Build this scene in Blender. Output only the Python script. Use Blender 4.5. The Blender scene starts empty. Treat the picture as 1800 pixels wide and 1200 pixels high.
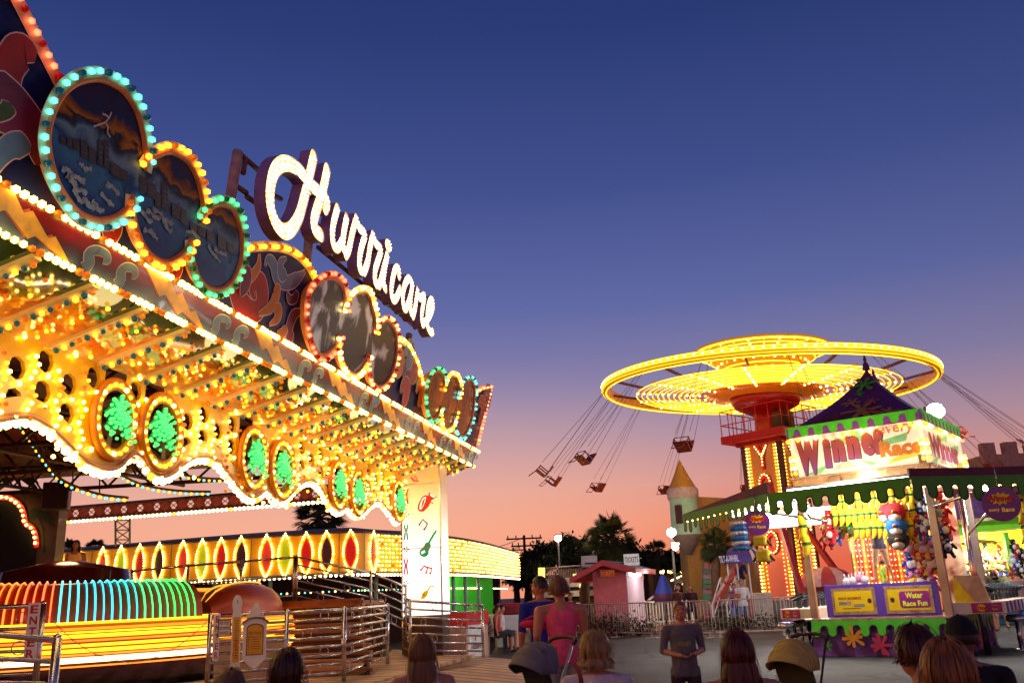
import bpy, bmesh, math, random
from math import sin, cos, pi, radians, atan2, sqrt, hypot
from mathutils import Vector, Matrix
from mathutils.geometry import tessellate_polygon
random.seed(7)
scene = bpy.context.scene
COL = scene.collection
V = Vector
Z = V((0, 0, 1))

# ------------------------------------------------------------------ camera frame (pixel figures are on the 1800 x 1200 survey of the place)
FPX = 1550.0; EYE = V((0, 0, 1.5)); TH = math.atan(448 / FPX); RO = radians(2.6)
_r0 = V((1, 0, 0)); _u0 = V((0, -sin(TH), cos(TH))); FWD = V((0, cos(TH), sin(TH)))
RGT = cos(RO) * _r0 - sin(RO) * _u0
UPC = sin(RO) * _r0 + cos(RO) * _u0
def ray(px, py): return (px - 900) / FPX * RGT + (600 - py) / FPX * UPC + FWD
def onplane(px, py, p0, n):
    d = ray(px, py); return EYE + d * ((V(p0) - EYE).dot(n) / d.dot(n))
def G(px, py, z=0.0): return onplane(px, py, (0, 0, z), Z)            # a point on level z
def D(px, py, y): return onplane(px, py, (0, y, 0), V((0, 1, 0)))     # a point at distance y
_d = ray(1263, 1032); AZ = atan2(_d.x, _d.y)
UD = V((sin(AZ), cos(AZ), 0)); ND = V((cos(AZ), -sin(AZ), 0))         # along the ride front / out of it
NV = -7.005
def FC(u, v, z): return UD * u + ND * (NV + v) + Z * z                # ride-front coordinates
def uvz(p): return (p.dot(UD), p.dot(ND) - NV, p.z)

# ------------------------------------------------------------------ materials
def lin(c): return c / 12.92 if c <= .04045 else ((c + .055) / 1.055) ** 2.4
def S(r, g, b): return (lin(r / 255), lin(g / 255), lin(b / 255), 1)
_M = {}
def mat(name, col=(.5, .5, .5, 1), rough=.6, metal=0., var=.18, sc=6., em=None, es=0., bump=0., bsc=40., coat=0., alpha=None):
    if name in _M: return _M[name]
    m = bpy.data.materials.new(name); m.use_nodes = True; nt = m.node_tree; ns, lk = nt.nodes, nt.links
    b = ns['Principled BSDF']
    b.inputs['Roughness'].default_value = rough; b.inputs['Metallic'].default_value = metal
    b.inputs['Coat Weight'].default_value = coat
    tc = ns.new('ShaderNodeTexCoord')
    if var > 0:
        nz = ns.new('ShaderNodeTexNoise'); nz.inputs['Scale'].default_value = sc; nz.inputs['Detail'].default_value = 5
        lk.new(tc.outputs['Object'], nz.inputs['Vector'])
        mr = ns.new('ShaderNodeMapRange'); mr.inputs[1].default_value = .25; mr.inputs[2].default_value = .75
        mr.inputs[3].default_value = 1 - var * 1.6; mr.inputs[4].default_value = 1 + var
        lk.new(nz.outputs[0], mr.inputs[0])
        mx = ns.new('ShaderNodeMix'); mx.data_type = 'RGBA'; mx.blend_type = 'MULTIPLY'; mx.inputs[0].default_value = 1
        mx.inputs[6].default_value = col; lk.new(mr.outputs[0], mx.inputs[7]); lk.new(mx.outputs[2], b.inputs['Base Color'])
        r2 = ns.new('ShaderNodeMapRange'); r2.inputs[3].default_value = max(.03, rough - .12); r2.inputs[4].default_value = min(1, rough + .12)
        lk.new(nz.outputs[0], r2.inputs[0]); lk.new(r2.outputs[0], b.inputs['Roughness'])
    else:
        b.inputs['Base Color'].default_value = col
    if bump > 0:
        n2 = ns.new('ShaderNodeTexNoise'); n2.inputs['Scale'].default_value = bsc; n2.inputs['Detail'].default_value = 3
        lk.new(tc.outputs['Object'], n2.inputs['Vector'])
        bp = ns.new('ShaderNodeBump'); bp.inputs['Strength'].default_value = bump; bp.inputs['Distance'].default_value = .02
        lk.new(n2.outputs[0], bp.inputs['Height']); lk.new(bp.outputs[0], b.inputs['Normal'])
    if em is not None:
        b.inputs['Emission Color'].default_value = em; b.inputs['Emission Strength'].default_value = es
    _M[name] = m
    return m
def glow(name, col, s, rim=None):
    """a lit bulb: hotter core, coloured limb"""
    if name in _M: return _M[name]
    m = mat(name, col, .25, var=0)
    nt = m.node_tree; ns, lk = nt.nodes, nt.links; b = ns['Principled BSDF']
    b.inputs['Emission Strength'].default_value = s
    if rim:
        lw = ns.new('ShaderNodeLayerWeight'); lw.inputs[0].default_value = .45
        mx = ns.new('ShaderNodeMix'); mx.data_type = 'RGBA'
        mx.inputs[6].default_value = col; mx.inputs[7].default_value = rim
        lk.new(lw.outputs['Facing'], mx.inputs[0]); lk.new(mx.outputs[2], b.inputs['Emission Color'])
    else:
        b.inputs['Emission Color'].default_value = col
    return m
def two_tone(name, ca, cb, scale=3., thr=.5, soft=.08, rough=.4, metal=0., stretch=(1, 1, 1), detail=3., cc=None, em=0., kind='NOISE', bump=0.):
    """painted artwork: noise-driven blend of two or three colours"""
    if name in _M: return _M[name]
    m = mat(name, ca, rough, metal, var=0); nt = m.node_tree; ns, lk = nt.nodes, nt.links; b = ns['Principled BSDF']
    tc = ns.new('ShaderNodeTexCoord'); mp = ns.new('ShaderNodeMapping'); mp.inputs['Scale'].default_value = stretch
    lk.new(tc.outputs['Object'], mp.inputs['Vector'])
    if kind == 'WAVE':
        nz = ns.new('ShaderNodeTexWave'); nz.inputs['Scale'].default_value = scale; nz.inputs['Distortion'].default_value = 6; nz.inputs['Detail'].default_value = detail
    else:
        nz = ns.new('ShaderNodeTexNoise'); nz.inputs['Scale'].default_value = scale; nz.inputs['Detail'].default_value = detail; nz.inputs['Distortion'].default_value = .6
    lk.new(mp.outputs[0], nz.inputs['Vector'])
    cr = ns.new('ShaderNodeValToRGB'); e = cr.color_ramp.elements
    e[0].position = thr - soft; e[0].color = ca; e[1].position = thr + soft; e[1].color = cb
    if cc is not None:
        k = e.new(min(.98, thr + soft + .14)); k.color = cc
    out = nz.outputs['Fac'] if 'Fac' in nz.outputs else nz.outputs[0]
    lk.new(out, cr.inputs[0]); lk.new(cr.outputs[0], b.inputs['Base Color'])
    if em:
        lk.new(cr.outputs[0], b.inputs['Emission Color']); b.inputs['Emission Strength'].default_value = em
    if bump:
        bp = ns.new('ShaderNodeBump'); bp.inputs['Strength'].default_value = bump; lk.new(out, bp.inputs['Height']); lk.new(bp.outputs[0], b.inputs['Normal'])
    return m

# ------------------------------------------------------------------ mesh builder
def _ico(sub):
    bm = bmesh.new(); bmesh.ops.create_icosphere(bm, subdivisions=sub, radius=1)
    vs = [v.co.copy() for v in bm.verts]; fs = [[v.index for v in f.verts] for f in bm.faces]; bm.free(); return vs, fs
ICO = {1: _ico(1), 2: _ico(2), 3: _ico(3)}
def frame_of(t):
    t = t.normalized(); a = V((0, 0, 1)) if abs(t.z) < .9 else V((1, 0, 0))
    x = t.cross(a).normalized(); return x, t.cross(x).normalized()
class MB:
    def __init__(s): s.v = []; s.f = []; s.m = []; s.sm = []
    def add(s, vs, fs, mi=0, smooth=False):
        o = len(s.v); s.v += [V(p) for p in vs]
        for f in fs: s.f.append([i + o for i in f]); s.m.append(mi); s.sm.append(smooth)
        return s
    def box(s, c, sx, sy, sz, mi=0, ex=V((1, 0, 0)), ey=V((0, 1, 0)), ez=V((0, 0, 1)), bev=0.):
        c = V(c); X, Y, W = V(ex) * sx / 2, V(ey) * sy / 2, V(ez) * sz / 2
        if bev > 0 and min(sx, sy, sz) > 2.2 * bev:
            pts = []; fs = []
            ks = [(1 - 2 * bev / sx), (1 - 2 * bev / sy), (1 - 2 * bev / sz)]
            bm = bmesh.new(); bmesh.ops.create_cube(bm, size=2)
            for q in bm.verts: q.co = V((q.co.x * sx / 2, q.co.y * sy / 2, q.co.z * sz / 2))
            bmesh.ops.bevel(bm, geom=list(bm.edges), offset=bev, segments=2, affect='EDGES', profile=.5)
            bm.verts.index_update()
            pts = [c + V(ex) * q.co.x + V(ey) * q.co.y + V(ez) * q.co.z for q in bm.verts]; fs = [[q.index for q in f.verts] for f in bm.faces]
            bm.free(); return s.add(pts, fs, mi)
        vs = [c + X * i + Y * j + W * k for k in (-1, 1) for j in (-1, 1) for i in (-1, 1)]
        return s.add(vs, [(0, 2, 3, 1), (4, 5, 7, 6), (0, 1, 5, 4), (2, 6, 7, 3), (0, 4, 6, 2), (1, 3, 7, 5)], mi)
    def bar(s, a, b, w, h, mi=0, up=Z):
        a, b = V(a), V(b); t = (b - a); L = t.length; t.normalize()
        x = t.cross(V(up)); x = x.normalized() if x.length > 1e-4 else frame_of(t)[0]
        return s.box((a + b) / 2, L, w, h, mi, t, x, x.cross(t))
    def tube(s, pts, r, mi=0, n=8, closed=False, cap=True):
        pts = [V(p) for p in pts]; k = len(pts); rs = r if isinstance(r, (list, tuple)) else [r] * k
        vs = []; px = None
        for i, p in enumerate(pts):
            a = pts[(i - 1) % k] if (closed or i > 0) else p; b = pts[(i + 1) % k] if (closed or i < k - 1) else p
            t = (b - a)
            if t.length < 1e-9: t = V((0, 0, 1))
            t.normalize()
            if px is None: px, _ = frame_of(t)
            px = (px - t * px.dot(t)); px = px.normalized() if px.length > 1e-6 else frame_of(t)[0]
            py = t.cross(px)
            vs += [p + (px * cos(2 * pi * j / n) + py * sin(2 * pi * j / n)) * rs[i] for j in range(n)]
        fs = []
        for i in range(k if closed else k - 1):
            for j in range(n):
                a, b = i * n + j, i * n + (j + 1) % n; c, d = ((i + 1) % k) * n + (j + 1) % n, ((i + 1) % k) * n + j
                fs.append((a, b, c, d))
        s.add(vs, fs, mi, True)
        if cap and not closed:
            o = len(s.v) - len(vs)
            s.f += [list(range(o + n - 1, o - 1, -1)), list(range(o + (k - 1) * n, o + k * n))]; s.m += [mi, mi]; s.sm += [False, False]
        return s
    def ball(s, c, r, mi=0, sub=1, sc=(1, 1, 1), ex=None):
        vs, fs = ICO[sub]; c = V(c)
        if ex is None: return s.add([c + V((p.x * r * sc[0], p.y * r * sc[1], p.z * r * sc[2])) for p in vs], fs, mi, True)
        return s.add([c + ex[0] * (p.x * r * sc[0]) + ex[1] * (p.y * r * sc[1]) + ex[2] * (p.z * r * sc[2]) for p in vs], fs, mi, True)
    def poly(s, pts, mi=0):
        pts = [V(p) for p in pts]
        return s.add(pts, [list(t) for t in tessellate_polygon([pts])], mi)
    def prism(s, pts, ext, mi=0, ms=None, back=True):
        pts = [V(p) for p in pts]; n = len(pts); e = V(ext); ms = mi if ms is None else ms
        tr = [list(t) for t in tessellate_polygon([pts])]
        nn = sum(((pts[t[1]] - pts[t[0]]).cross(pts[t[2]] - pts[t[0]]) for t in tr), V())
        if nn.dot(e) > 0: tr = [t[::-1] for t in tr]
        s.add(pts, tr, mi)
        if back: s.add([p + e for p in pts], [t[::-1] for t in tr], ms)
        sd = [(i, (i + 1) % n, (i + 1) % n + n, i + n) for i in range(n)]
        if nn.dot(e) < 0: sd = [q[::-1] for q in sd]
        return s.add(pts + [p + e for p in pts], sd, ms)
    def strip(s, pts, w, nrm, mi=0, lift=0.):
        """flat ribbon of varying width lying in the plane with normal nrm"""
        pts = [V(p) for p in pts]; k = len(pts); n = V(nrm).normalized(); vs = []
        ws = w if isinstance(w, (list, tuple)) else [w] * k
        for i, p in enumerate(pts):
            t = pts[min(i + 1, k - 1)] - pts[max(i - 1, 0)]; x = n.cross(t).normalized()
            vs += [p + x * ws[i] / 2 + n * lift, p - x * ws[i] / 2 + n * lift]
        return s.add(vs, [(2 * i, 2 * i + 1, 2 * i + 3, 2 * i + 2) for i in range(k - 1)], mi)
    def lathe(s, prof, c=(0, 0, 0), n=24, mi=0, smooth=True, sc=(1, 1)):
        c = V(c); vs = []
        for r, z in prof: vs += [c + V((r * cos(2 * pi * j / n) * sc[0], r * sin(2 * pi * j / n) * sc[1], z)) for j in range(n)]
        fs = [(i * n + j, i * n + (j + 1) % n, (i + 1) * n + (j + 1) % n, (i + 1) * n + j) for i in range(len(prof) - 1) for j in range(n)]
        return s.add(vs, fs, mi, smooth)
    def mesh(s, name, mats, off=V()):
        me = bpy.data.meshes.new(name); me.from_pydata([tuple(p - off) for p in s.v], [], s.f)
        for m in mats: me.materials.append(m)
        me.polygons.foreach_set('material_index', s.m); me.polygons.foreach_set('use_smooth', s.sm); me.update()
        return me
    def build(s, name, mats, parent=None, local=False, kind=None, label=None):
        if not isinstance(mats, (list, tuple)): mats = [mats]
        o = bpy.data.objects.new(name, s.mesh(name, mats, V() if local else woff(parent))); COL.objects.link(o)
        if parent is not None: o.parent = parent
        if kind: o['kind'] = kind
        if label: o['label'] = label
        return o
def woff(p):
    t = V()
    while p is not None: t += p.location; p = p.parent
    return t
def tag(o, label=None, cat=None, group=None, kind=None):
    if label: o['label'] = label
    if cat: o['category'] = cat
    if group: o['group'] = group
    if kind: o['kind'] = kind
    return o
def thing(name, label, cat, loc=(0, 0, 0), group=None, rz=0.):
    o = bpy.data.objects.new(name, None); COL.objects.link(o); o.location = loc; o.rotation_euler = (0, 0, rz); o.empty_display_size = .2
    return tag(o, label, cat, group)
def solo(mb, name, mats, label, cat, loc=None, group=None):
    """a thing that is one mesh, origin at its base"""
    if loc is None:
        n = max(1, len(mb.v)); loc = V((sum(p.x for p in mb.v) / n, sum(p.y for p in mb.v) / n, min(p.z for p in mb.v)))
    loc = V(loc)
    if not isinstance(mats, (list, tuple)): mats = [mats]
    o = bpy.data.objects.new(name, mb.mesh(name, mats, loc)); o.location = loc; COL.objects.link(o)
    return tag(o, label, cat, group)
def dup(o, loc=None, rz=None, parent=None, label=None, group=None):
    c = o.copy(); COL.objects.link(c); c.parent = parent
    if loc is not None: c.location = loc
    if rz is not None: c.rotation_euler = (0, 0, rz)
    if label: c['label'] = label
    if group: c['group'] = group
    for ch in list(o.children): dup(ch, parent=c)
    return c
_bm = {}
def bulbs(parent, items, n_ind=0, name='light_bulb', sub=1):
    """items: (point, material, radius). The n_ind that show largest become parts, the rest one part"""
    off = woff(parent)
    items = sorted(items, key=lambda t: (t[0] - EYE).length / t[2])
    for p, m, r in items[:n_ind]:
        k = (m.name, round(r, 4))
        if k not in _bm: _bm[k] = MB().ball((0, 0, 0), r, 0, 2).mesh(name, [m])
        o = bpy.data.objects.new(name, _bm[k]); o.location = p - off; COL.objects.link(o); o.parent = parent
    rest = items[n_ind:]
    if rest:
        mats = []; mb = MB()
        for p, m, r in rest:
            if m not in mats: mats.append(m)
            mb.ball(p, r * random.uniform(.86, 1.08), mats.index(m), sub)
        mb.build(name, mats, parent, kind='stuff' if n_ind else None)
def along(pts, step, closed=False, start=0.):
    """points every step along a polyline, with the tangent"""
    pts = [V(p) for p in pts]; out = []; pos = start
    segs = list(zip(pts, pts[1:] + pts[:1])) if closed else list(zip(pts, pts[1:]))
    acc = 0.
    for a, b in segs:
        L = (b - a).length
        while pos <= acc + L + 1e-9:
            if L > 0: out.append((a.lerp(b, (pos - acc) / L), (b - a) / L))
            pos += step
        acc += L
    return out
def smooth(pts, n=4, closed=False):
    """Catmull-Rom"""
    pts = [V(p) for p in pts]; k = len(pts); out = []
    for i in range(k if closed else k - 1):
        p1, p2 = pts[i], pts[(i + 1) % k]
        p0 = pts[(i - 1) % k] if (closed or i > 0) else p1; p3 = pts[(i + 2) % k] if (closed or i < k - 2) else p2
        for j in range(n):
            t = j / n
            out.append(.5 * ((2 * p1) + (p2 - p0) * t + (2 * p0 - 5 * p1 + 4 * p2 - p3) * t * t + (3 * p1 - p0 - 3 * p2 + p3) * t ** 3))
    if not closed: out.append(pts[-1])
    return out
def text_mesh(mb, txt, origin, ex, ey, height, mi=0, depth=0., width=None, center=True, bold=0., shear=0., wob=None):
    """real lettering from the built-in font, laid in the plane origin/ex/ey"""
    cu = bpy.data.curves.new('lettering', 'FONT'); cu.body = txt; cu.size = 1; cu.offset = bold; cu.shear = shear; cu.resolution_u = 2
    ob = bpy.data.objects.new('lettering', cu); COL.objects.link(ob)
    dg = bpy.context.evaluated_depsgraph_get(); me = bpy.data.meshes.new_from_object(ob.evaluated_get(dg))
    xs = [v.co.x for v in me.vertices]; ys = [v.co.y for v in me.vertices]
    x0, x1, y0, y1 = min(xs), max(xs), min(ys), max(ys); sy = height / (y1 - y0); sx = sy if width is None else width / (x1 - x0)
    nz = V(ex).cross(V(ey)).normalized()
    vs = []
    for v in me.vertices:
        x = (v.co.x - (x0 + x1) / 2 if center else v.co.x - x0) * sx; y = (v.co.y - (y0 + y1) / 2 if center else v.co.y - y0) * sy
        if wob: x, y = wob(x, y)
        vs.append(V(origin) + V(ex) * x + V(ey) * y + nz * depth)
    mb.add(vs, [list(p.vertices) for p in me.polygons], mi)
    bpy.data.objects.remove(ob); bpy.data.curves.remove(cu); bpy.data.meshes.remove(me)
def lamp(name, loc, energy, col, r=.1, parent=None):
    l = bpy.data.lights.new(name, 'POINT'); l.energy = energy; l.color = col[:3]; l.shadow_soft_size = r
    o = bpy.data.objects.new(name, l); o.location = loc; COL.objects.link(o)
    return o

# bulbs
B_WARM = glow('bulb_warm_white', S(255, 232, 130), 11, S(255, 176, 24))
B_WHITE = glow('bulb_white', S(255, 240, 200), 9, S(255, 190, 90))
B_AMBER = glow('bulb_amber', S(255, 200, 45), 4, S(255, 130, 8))
B_AMBER_OFF = mat('bulb_amber_dim', S(225, 120, 20), .15, var=0, em=S(225, 110, 10), es=.5)
B_TEAL = glow('bulb_teal', S(110, 240, 225), 2.2, S(0, 120, 135))
B_TEAL_OFF = mat('bulb_teal_unlit', S(0, 90, 110), .08, var=0, em=S(0, 90, 110), es=.25)
B_GREEN = glow('bulb_green', S(90, 240, 150), 2.2, S(0, 140, 60))
B_GREEN_OFF = mat('bulb_green_unlit', S(10, 100, 50), .08, var=0, em=S(0, 90, 30), es=.25)
B_RED = glow('bulb_red', S(255, 140, 90), 2.6, S(230, 30, 15))
B_RED_OFF = mat('bulb_red_unlit', S(190, 20, 25), .08, var=0, em=S(190, 10, 10), es=.25)
B_ORANGE = glow('bulb_orange', S(255, 190, 110), 4, S(255, 80, 20))
CHROME = mat('polished_steel', (.55, .53, .52, 1), .22, 1., var=.12, sc=3)
STEEL = mat('galvanised_steel', (.45, .43, .42, 1), .38, 1., var=.2)
WHITE = mat('white_paint', (.75, .74, .72, 1), .5, var=.06)
BLACK = mat('black_paint', (.02, .02, .022, 1), .5, var=.2)
CREAM = mat('cream_paint', S(240, 215, 170), .45, var=.08)
# ================================================================== SKY, SUN, GROUND
def build_world():
    w = bpy.data.worlds.new("World"); scene.world = w; w.use_nodes = True
    nt = w.node_tree; ns, lk = nt.nodes, nt.links; bg = ns['Background']; out = ns['World Output']
    tc = ns.new('ShaderNodeTexCoord'); sp = ns.new('ShaderNodeSeparateXYZ'); lk.new(tc.outputs['Generated'], sp.inputs[0])
    cr = ns.new('ShaderNodeValToRGB'); E = cr.color_ramp.elements
    st = [(0, (236, 96, 70)), (.036, (240, 118, 86)), (.075, (240, 144, 118)), (.115, (222, 156, 148)), (.165, (182, 148, 166)), (.225, (138, 130, 172)),
          (.31, (98, 108, 168)), (.43, (68, 84, 148)), (.58, (44, 62, 124)), (1, (22, 32, 76))]
    E[0].position, E[0].color = 0, S(*st[0][1]); E[1].position, E[1].color = 1, S(*st[-1][1])
    for p, c in st[1:-1]: E.new(p).color = S(*c)
    lk.new(sp.outputs['Z'], cr.inputs[0])
    # brighter and paler towards the afterglow in the west, darker to the sides, raised again behind as fill light
    dt = ns.new('ShaderNodeVectorMath'); dt.operation = 'DOT_PRODUCT'; g = V((-.28, .96, 0)).normalized(); dt.inputs[1].default_value = g
    lk.new(tc.outputs['Generated'], dt.inputs[0])
    mr = ns.new('ShaderNodeFloatCurve'); cu = mr.mapping.curves[0]; cu.points[0].location = (0, .95); cu.points[1].location = (1, 1.)
    for q in ((.35, .9), (.6, .62), (.8, .8)): cu.points.new(*q)
    mr.mapping.update(); hf = ns.new('ShaderNodeMath'); hf.operation = 'MULTIPLY_ADD'; hf.inputs[1].default_value = .5; hf.inputs[2].default_value = .5; lk.new(dt.outputs['Value'], hf.inputs[0]); lk.new(hf.outputs[0], mr.inputs[1])
    mx = ns.new('ShaderNodeMix'); mx.data_type = 'RGBA'; mx.blend_type = 'MULTIPLY'; mx.inputs[0].default_value = 1
    lk.new(cr.outputs[0], mx.inputs[6]); lk.new(mr.outputs[0], mx.inputs[7])
    # near the horizon the afterglow turns to pale peach
    pr = ns.new('ShaderNodeMapRange'); pr.inputs[1].default_value = .86; pr.inputs[2].default_value = 1.; lk.new(dt.outputs['Value'], pr.inputs[0])
    hz = ns.new('ShaderNodeMapRange'); hz.inputs[1].default_value = .26; hz.inputs[2].default_value = .05; lk.new(sp.outputs['Z'], hz.inputs[0])
    ml = ns.new('ShaderNodeMath'); ml.operation = 'MULTIPLY'; lk.new(pr.outputs[0], ml.inputs[0]); lk.new(hz.outputs[0], ml.inputs[1])
    m2 = ns.new('ShaderNodeMath'); m2.operation = 'MULTIPLY'; m2.inputs[1].default_value = .62; lk.new(ml.outputs[0], m2.inputs[0])
    mp = ns.new('ShaderNodeMix'); mp.data_type = 'RGBA'; lk.new(m2.outputs[0], mp.inputs[0]); lk.new(mx.outputs[2], mp.inputs[6]); mp.inputs[7].default_value = S(252, 196, 164)
    lk.new(mp.outputs[2], bg.inputs[0]); bg.inputs[1].default_value = 1.0
    sky = ns.new('ShaderNodeTexSky'); sky.sky_type = 'NISHITA'; sky.sun_disc = False; sky.sun_elevation = radians(1.); sky.sun_rotation = radians(2)
    b2 = ns.new('ShaderNodeBackground'); b2.inputs[1].default_value = .002; lk.new(sky.outputs[0], b2.inputs[0])
    ad = ns.new('ShaderNodeAddShader'); lk.new(bg.outputs[0], ad.inputs[0]); lk.new(b2.outputs[0], ad.inputs[1]); lk.new(ad.outputs[0], out.inputs['Surface'])
build_world()
su = bpy.data.lights.new('low_sun', 'SUN'); su.energy = .12; su.angle = radians(12); su.color = (1, .6, .4)
so = bpy.data.objects.new('low_sun', su); COL.objects.link(so); so.rotation_euler = (radians(-89), 0, radians(-2)); so.location = (0, 0, 40)

asphalt = mat('asphalt', (.043, .043, .046, 1), .72, var=.42, sc=.7, bump=.5, bsc=60)
def add_speckle(m, sc=90, amt=.5):
    nt = m.node_tree; ns, lk = nt.nodes, nt.links; b = ns['Principled BSDF']; l = b.inputs['Base Color'].links[0].from_socket
    tc = ns.new('ShaderNodeTexCoord'); vz = ns.new('ShaderNodeTexNoise'); vz.inputs['Scale'].default_value = sc; vz.inputs['Detail'].default_value = 6; vz.inputs['Roughness'].default_value = .8
    lk.new(tc.outputs['Object'], vz.inputs['Vector'])
    mr = ns.new('ShaderNodeMapRange'); mr.inputs[1].default_value = .3; mr.inputs[2].default_value = .72; mr.inputs[3].default_value = 1 - amt; mr.inputs[4].default_value = 1 + 2.2 * amt; lk.new(vz.outputs[0], mr.inputs[0])
    mx = ns.new('ShaderNodeMix'); mx.data_type = 'RGBA'; mx.blend_type = 'MULTIPLY'; mx.inputs[0].default_value = 1; lk.new(l, mx.inputs[6]); lk.new(mr.outputs[0], mx.inputs[7]); lk.new(mx.outputs[2], b.inputs['Base Color'])
add_speckle(asphalt, 30, .55)
def add_cracks(m):
    nt = m.node_tree; ns, lk = nt.nodes, nt.links; b = ns['Principled BSDF']; l = b.inputs['Base Color'].links[0].from_socket
    tc = ns.new('ShaderNodeTexCoord'); w = ns.new('ShaderNodeTexNoise'); w.inputs['Scale'].default_value = 1.5; w.inputs['Detail'].default_value = 6; lk.new(tc.outputs['Object'], w.inputs['Vector'])
    mv = ns.new('ShaderNodeMix'); mv.data_type = 'VECTOR'; mv.inputs[0].default_value = .25; lk.new(tc.outputs['Object'], mv.inputs[4]); lk.new(w.outputs['Color'], mv.inputs[5])
    vo = ns.new('ShaderNodeTexVoronoi'); vo.feature = 'DISTANCE_TO_EDGE'; vo.inputs['Scale'].default_value = .42; lk.new(mv.outputs[1], vo.inputs['Vector'])
    mr = ns.new('ShaderNodeMapRange'); mr.inputs[1].default_value = .004; mr.inputs[2].default_value = .016; mr.inputs[3].default_value = .3; mr.inputs[4].default_value = 1; lk.new(vo.outputs[0], mr.inputs[0])
    st = ns.new('ShaderNodeTexNoise'); st.inputs['Scale'].default_value = .9; st.inputs['Detail'].default_value = 8; st.inputs['Roughness'].default_value = .65; lk.new(tc.outputs['Object'], st.inputs['Vector'])
    s2 = ns.new('ShaderNodeMapRange'); s2.inputs[1].default_value = .35; s2.inputs[2].default_value = .6; s2.inputs[3].default_value = .5; s2.inputs[4].default_value = 1.15; lk.new(st.outputs[0], s2.inputs[0])
    ml = ns.new('ShaderNodeMath'); ml.operation = 'MULTIPLY'; lk.new(mr.outputs[0], ml.inputs[0]); lk.new(s2.outputs[0], ml.inputs[1])
    mx = ns.new('ShaderNodeMix'); mx.data_type = 'RGBA'; mx.blend_type = 'MULTIPLY'; mx.inputs[0].default_value = 1; lk.new(l, mx.inputs[6]); lk.new(ml.outputs[0], mx.inputs[7]); lk.new(mx.outputs[2], b.inputs['Base Color'])
add_cracks(asphalt)
g = MB(); g.add([(-400, -40, 0), (400, -40, 0), (400, 900, 0), (-400, 900, 0)], [(0, 1, 2, 3)])
tag(g.build('ground', asphalt), kind='structure')

# wooden deck in front of the ride with its slatted ramp
wood = mat('deck_boards', S(196, 160, 125), .6, var=.3, sc=3)
wood2 = mat('deck_boards_dark', S(150, 108, 80), .6, var=.3, sc=3)
DZ = .34
def deck():
    mb = MB()
    # deck running along the front of the ride, boards laid across it
    u = 2.
    while u < 19.6:
        mb.box(FC(u + .07, -1.0, DZ - .03), .138, 5.4, .06, random.choice((0, 0, 1)), UD, ND, Z); u += .142
    mb.box(FC(10.8, -1., (DZ - .07) / 2), 17.5, 5.2, DZ - .07, 1, UD, ND, Z)
    o = mb.build('deck', [wood, wood2]); tag(o, kind='structure')
    r = MB()                                             # ramp down to the asphalt on the right
    a0, a1 = G(690, 1140, DZ), G(905, 1158, .02); b0, b1 = G(600, 1260, DZ), G(1010, 1300, .02)
    n = 54
    for i in range(n):
        t0, t1 = i / n, (i + .93) / n
        r.add([a0.lerp(b0, t0), a1.lerp(b1, t0), a1.lerp(b1, t1), a0.lerp(b0, t1)], [(0, 1, 2, 3)], i % 3 == 0)
    r.add([p + Z * -.015 for p in (a0, a1, b1, b0)], [(0, 1, 2, 3)], 1)
    q0, q1 = G(690, 1140, DZ), G(905, 1158, .02)
    r.add([q0 - Z * .02, q1 - Z * .02, V((q1.x, q1.y, 0)), V((q0.x, q0.y, 0))], [(0, 1, 2, 3)], 1)
    o = r.build('deck_ramp', [wood, wood2]); tag(o, kind='structure')
deck()

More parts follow.
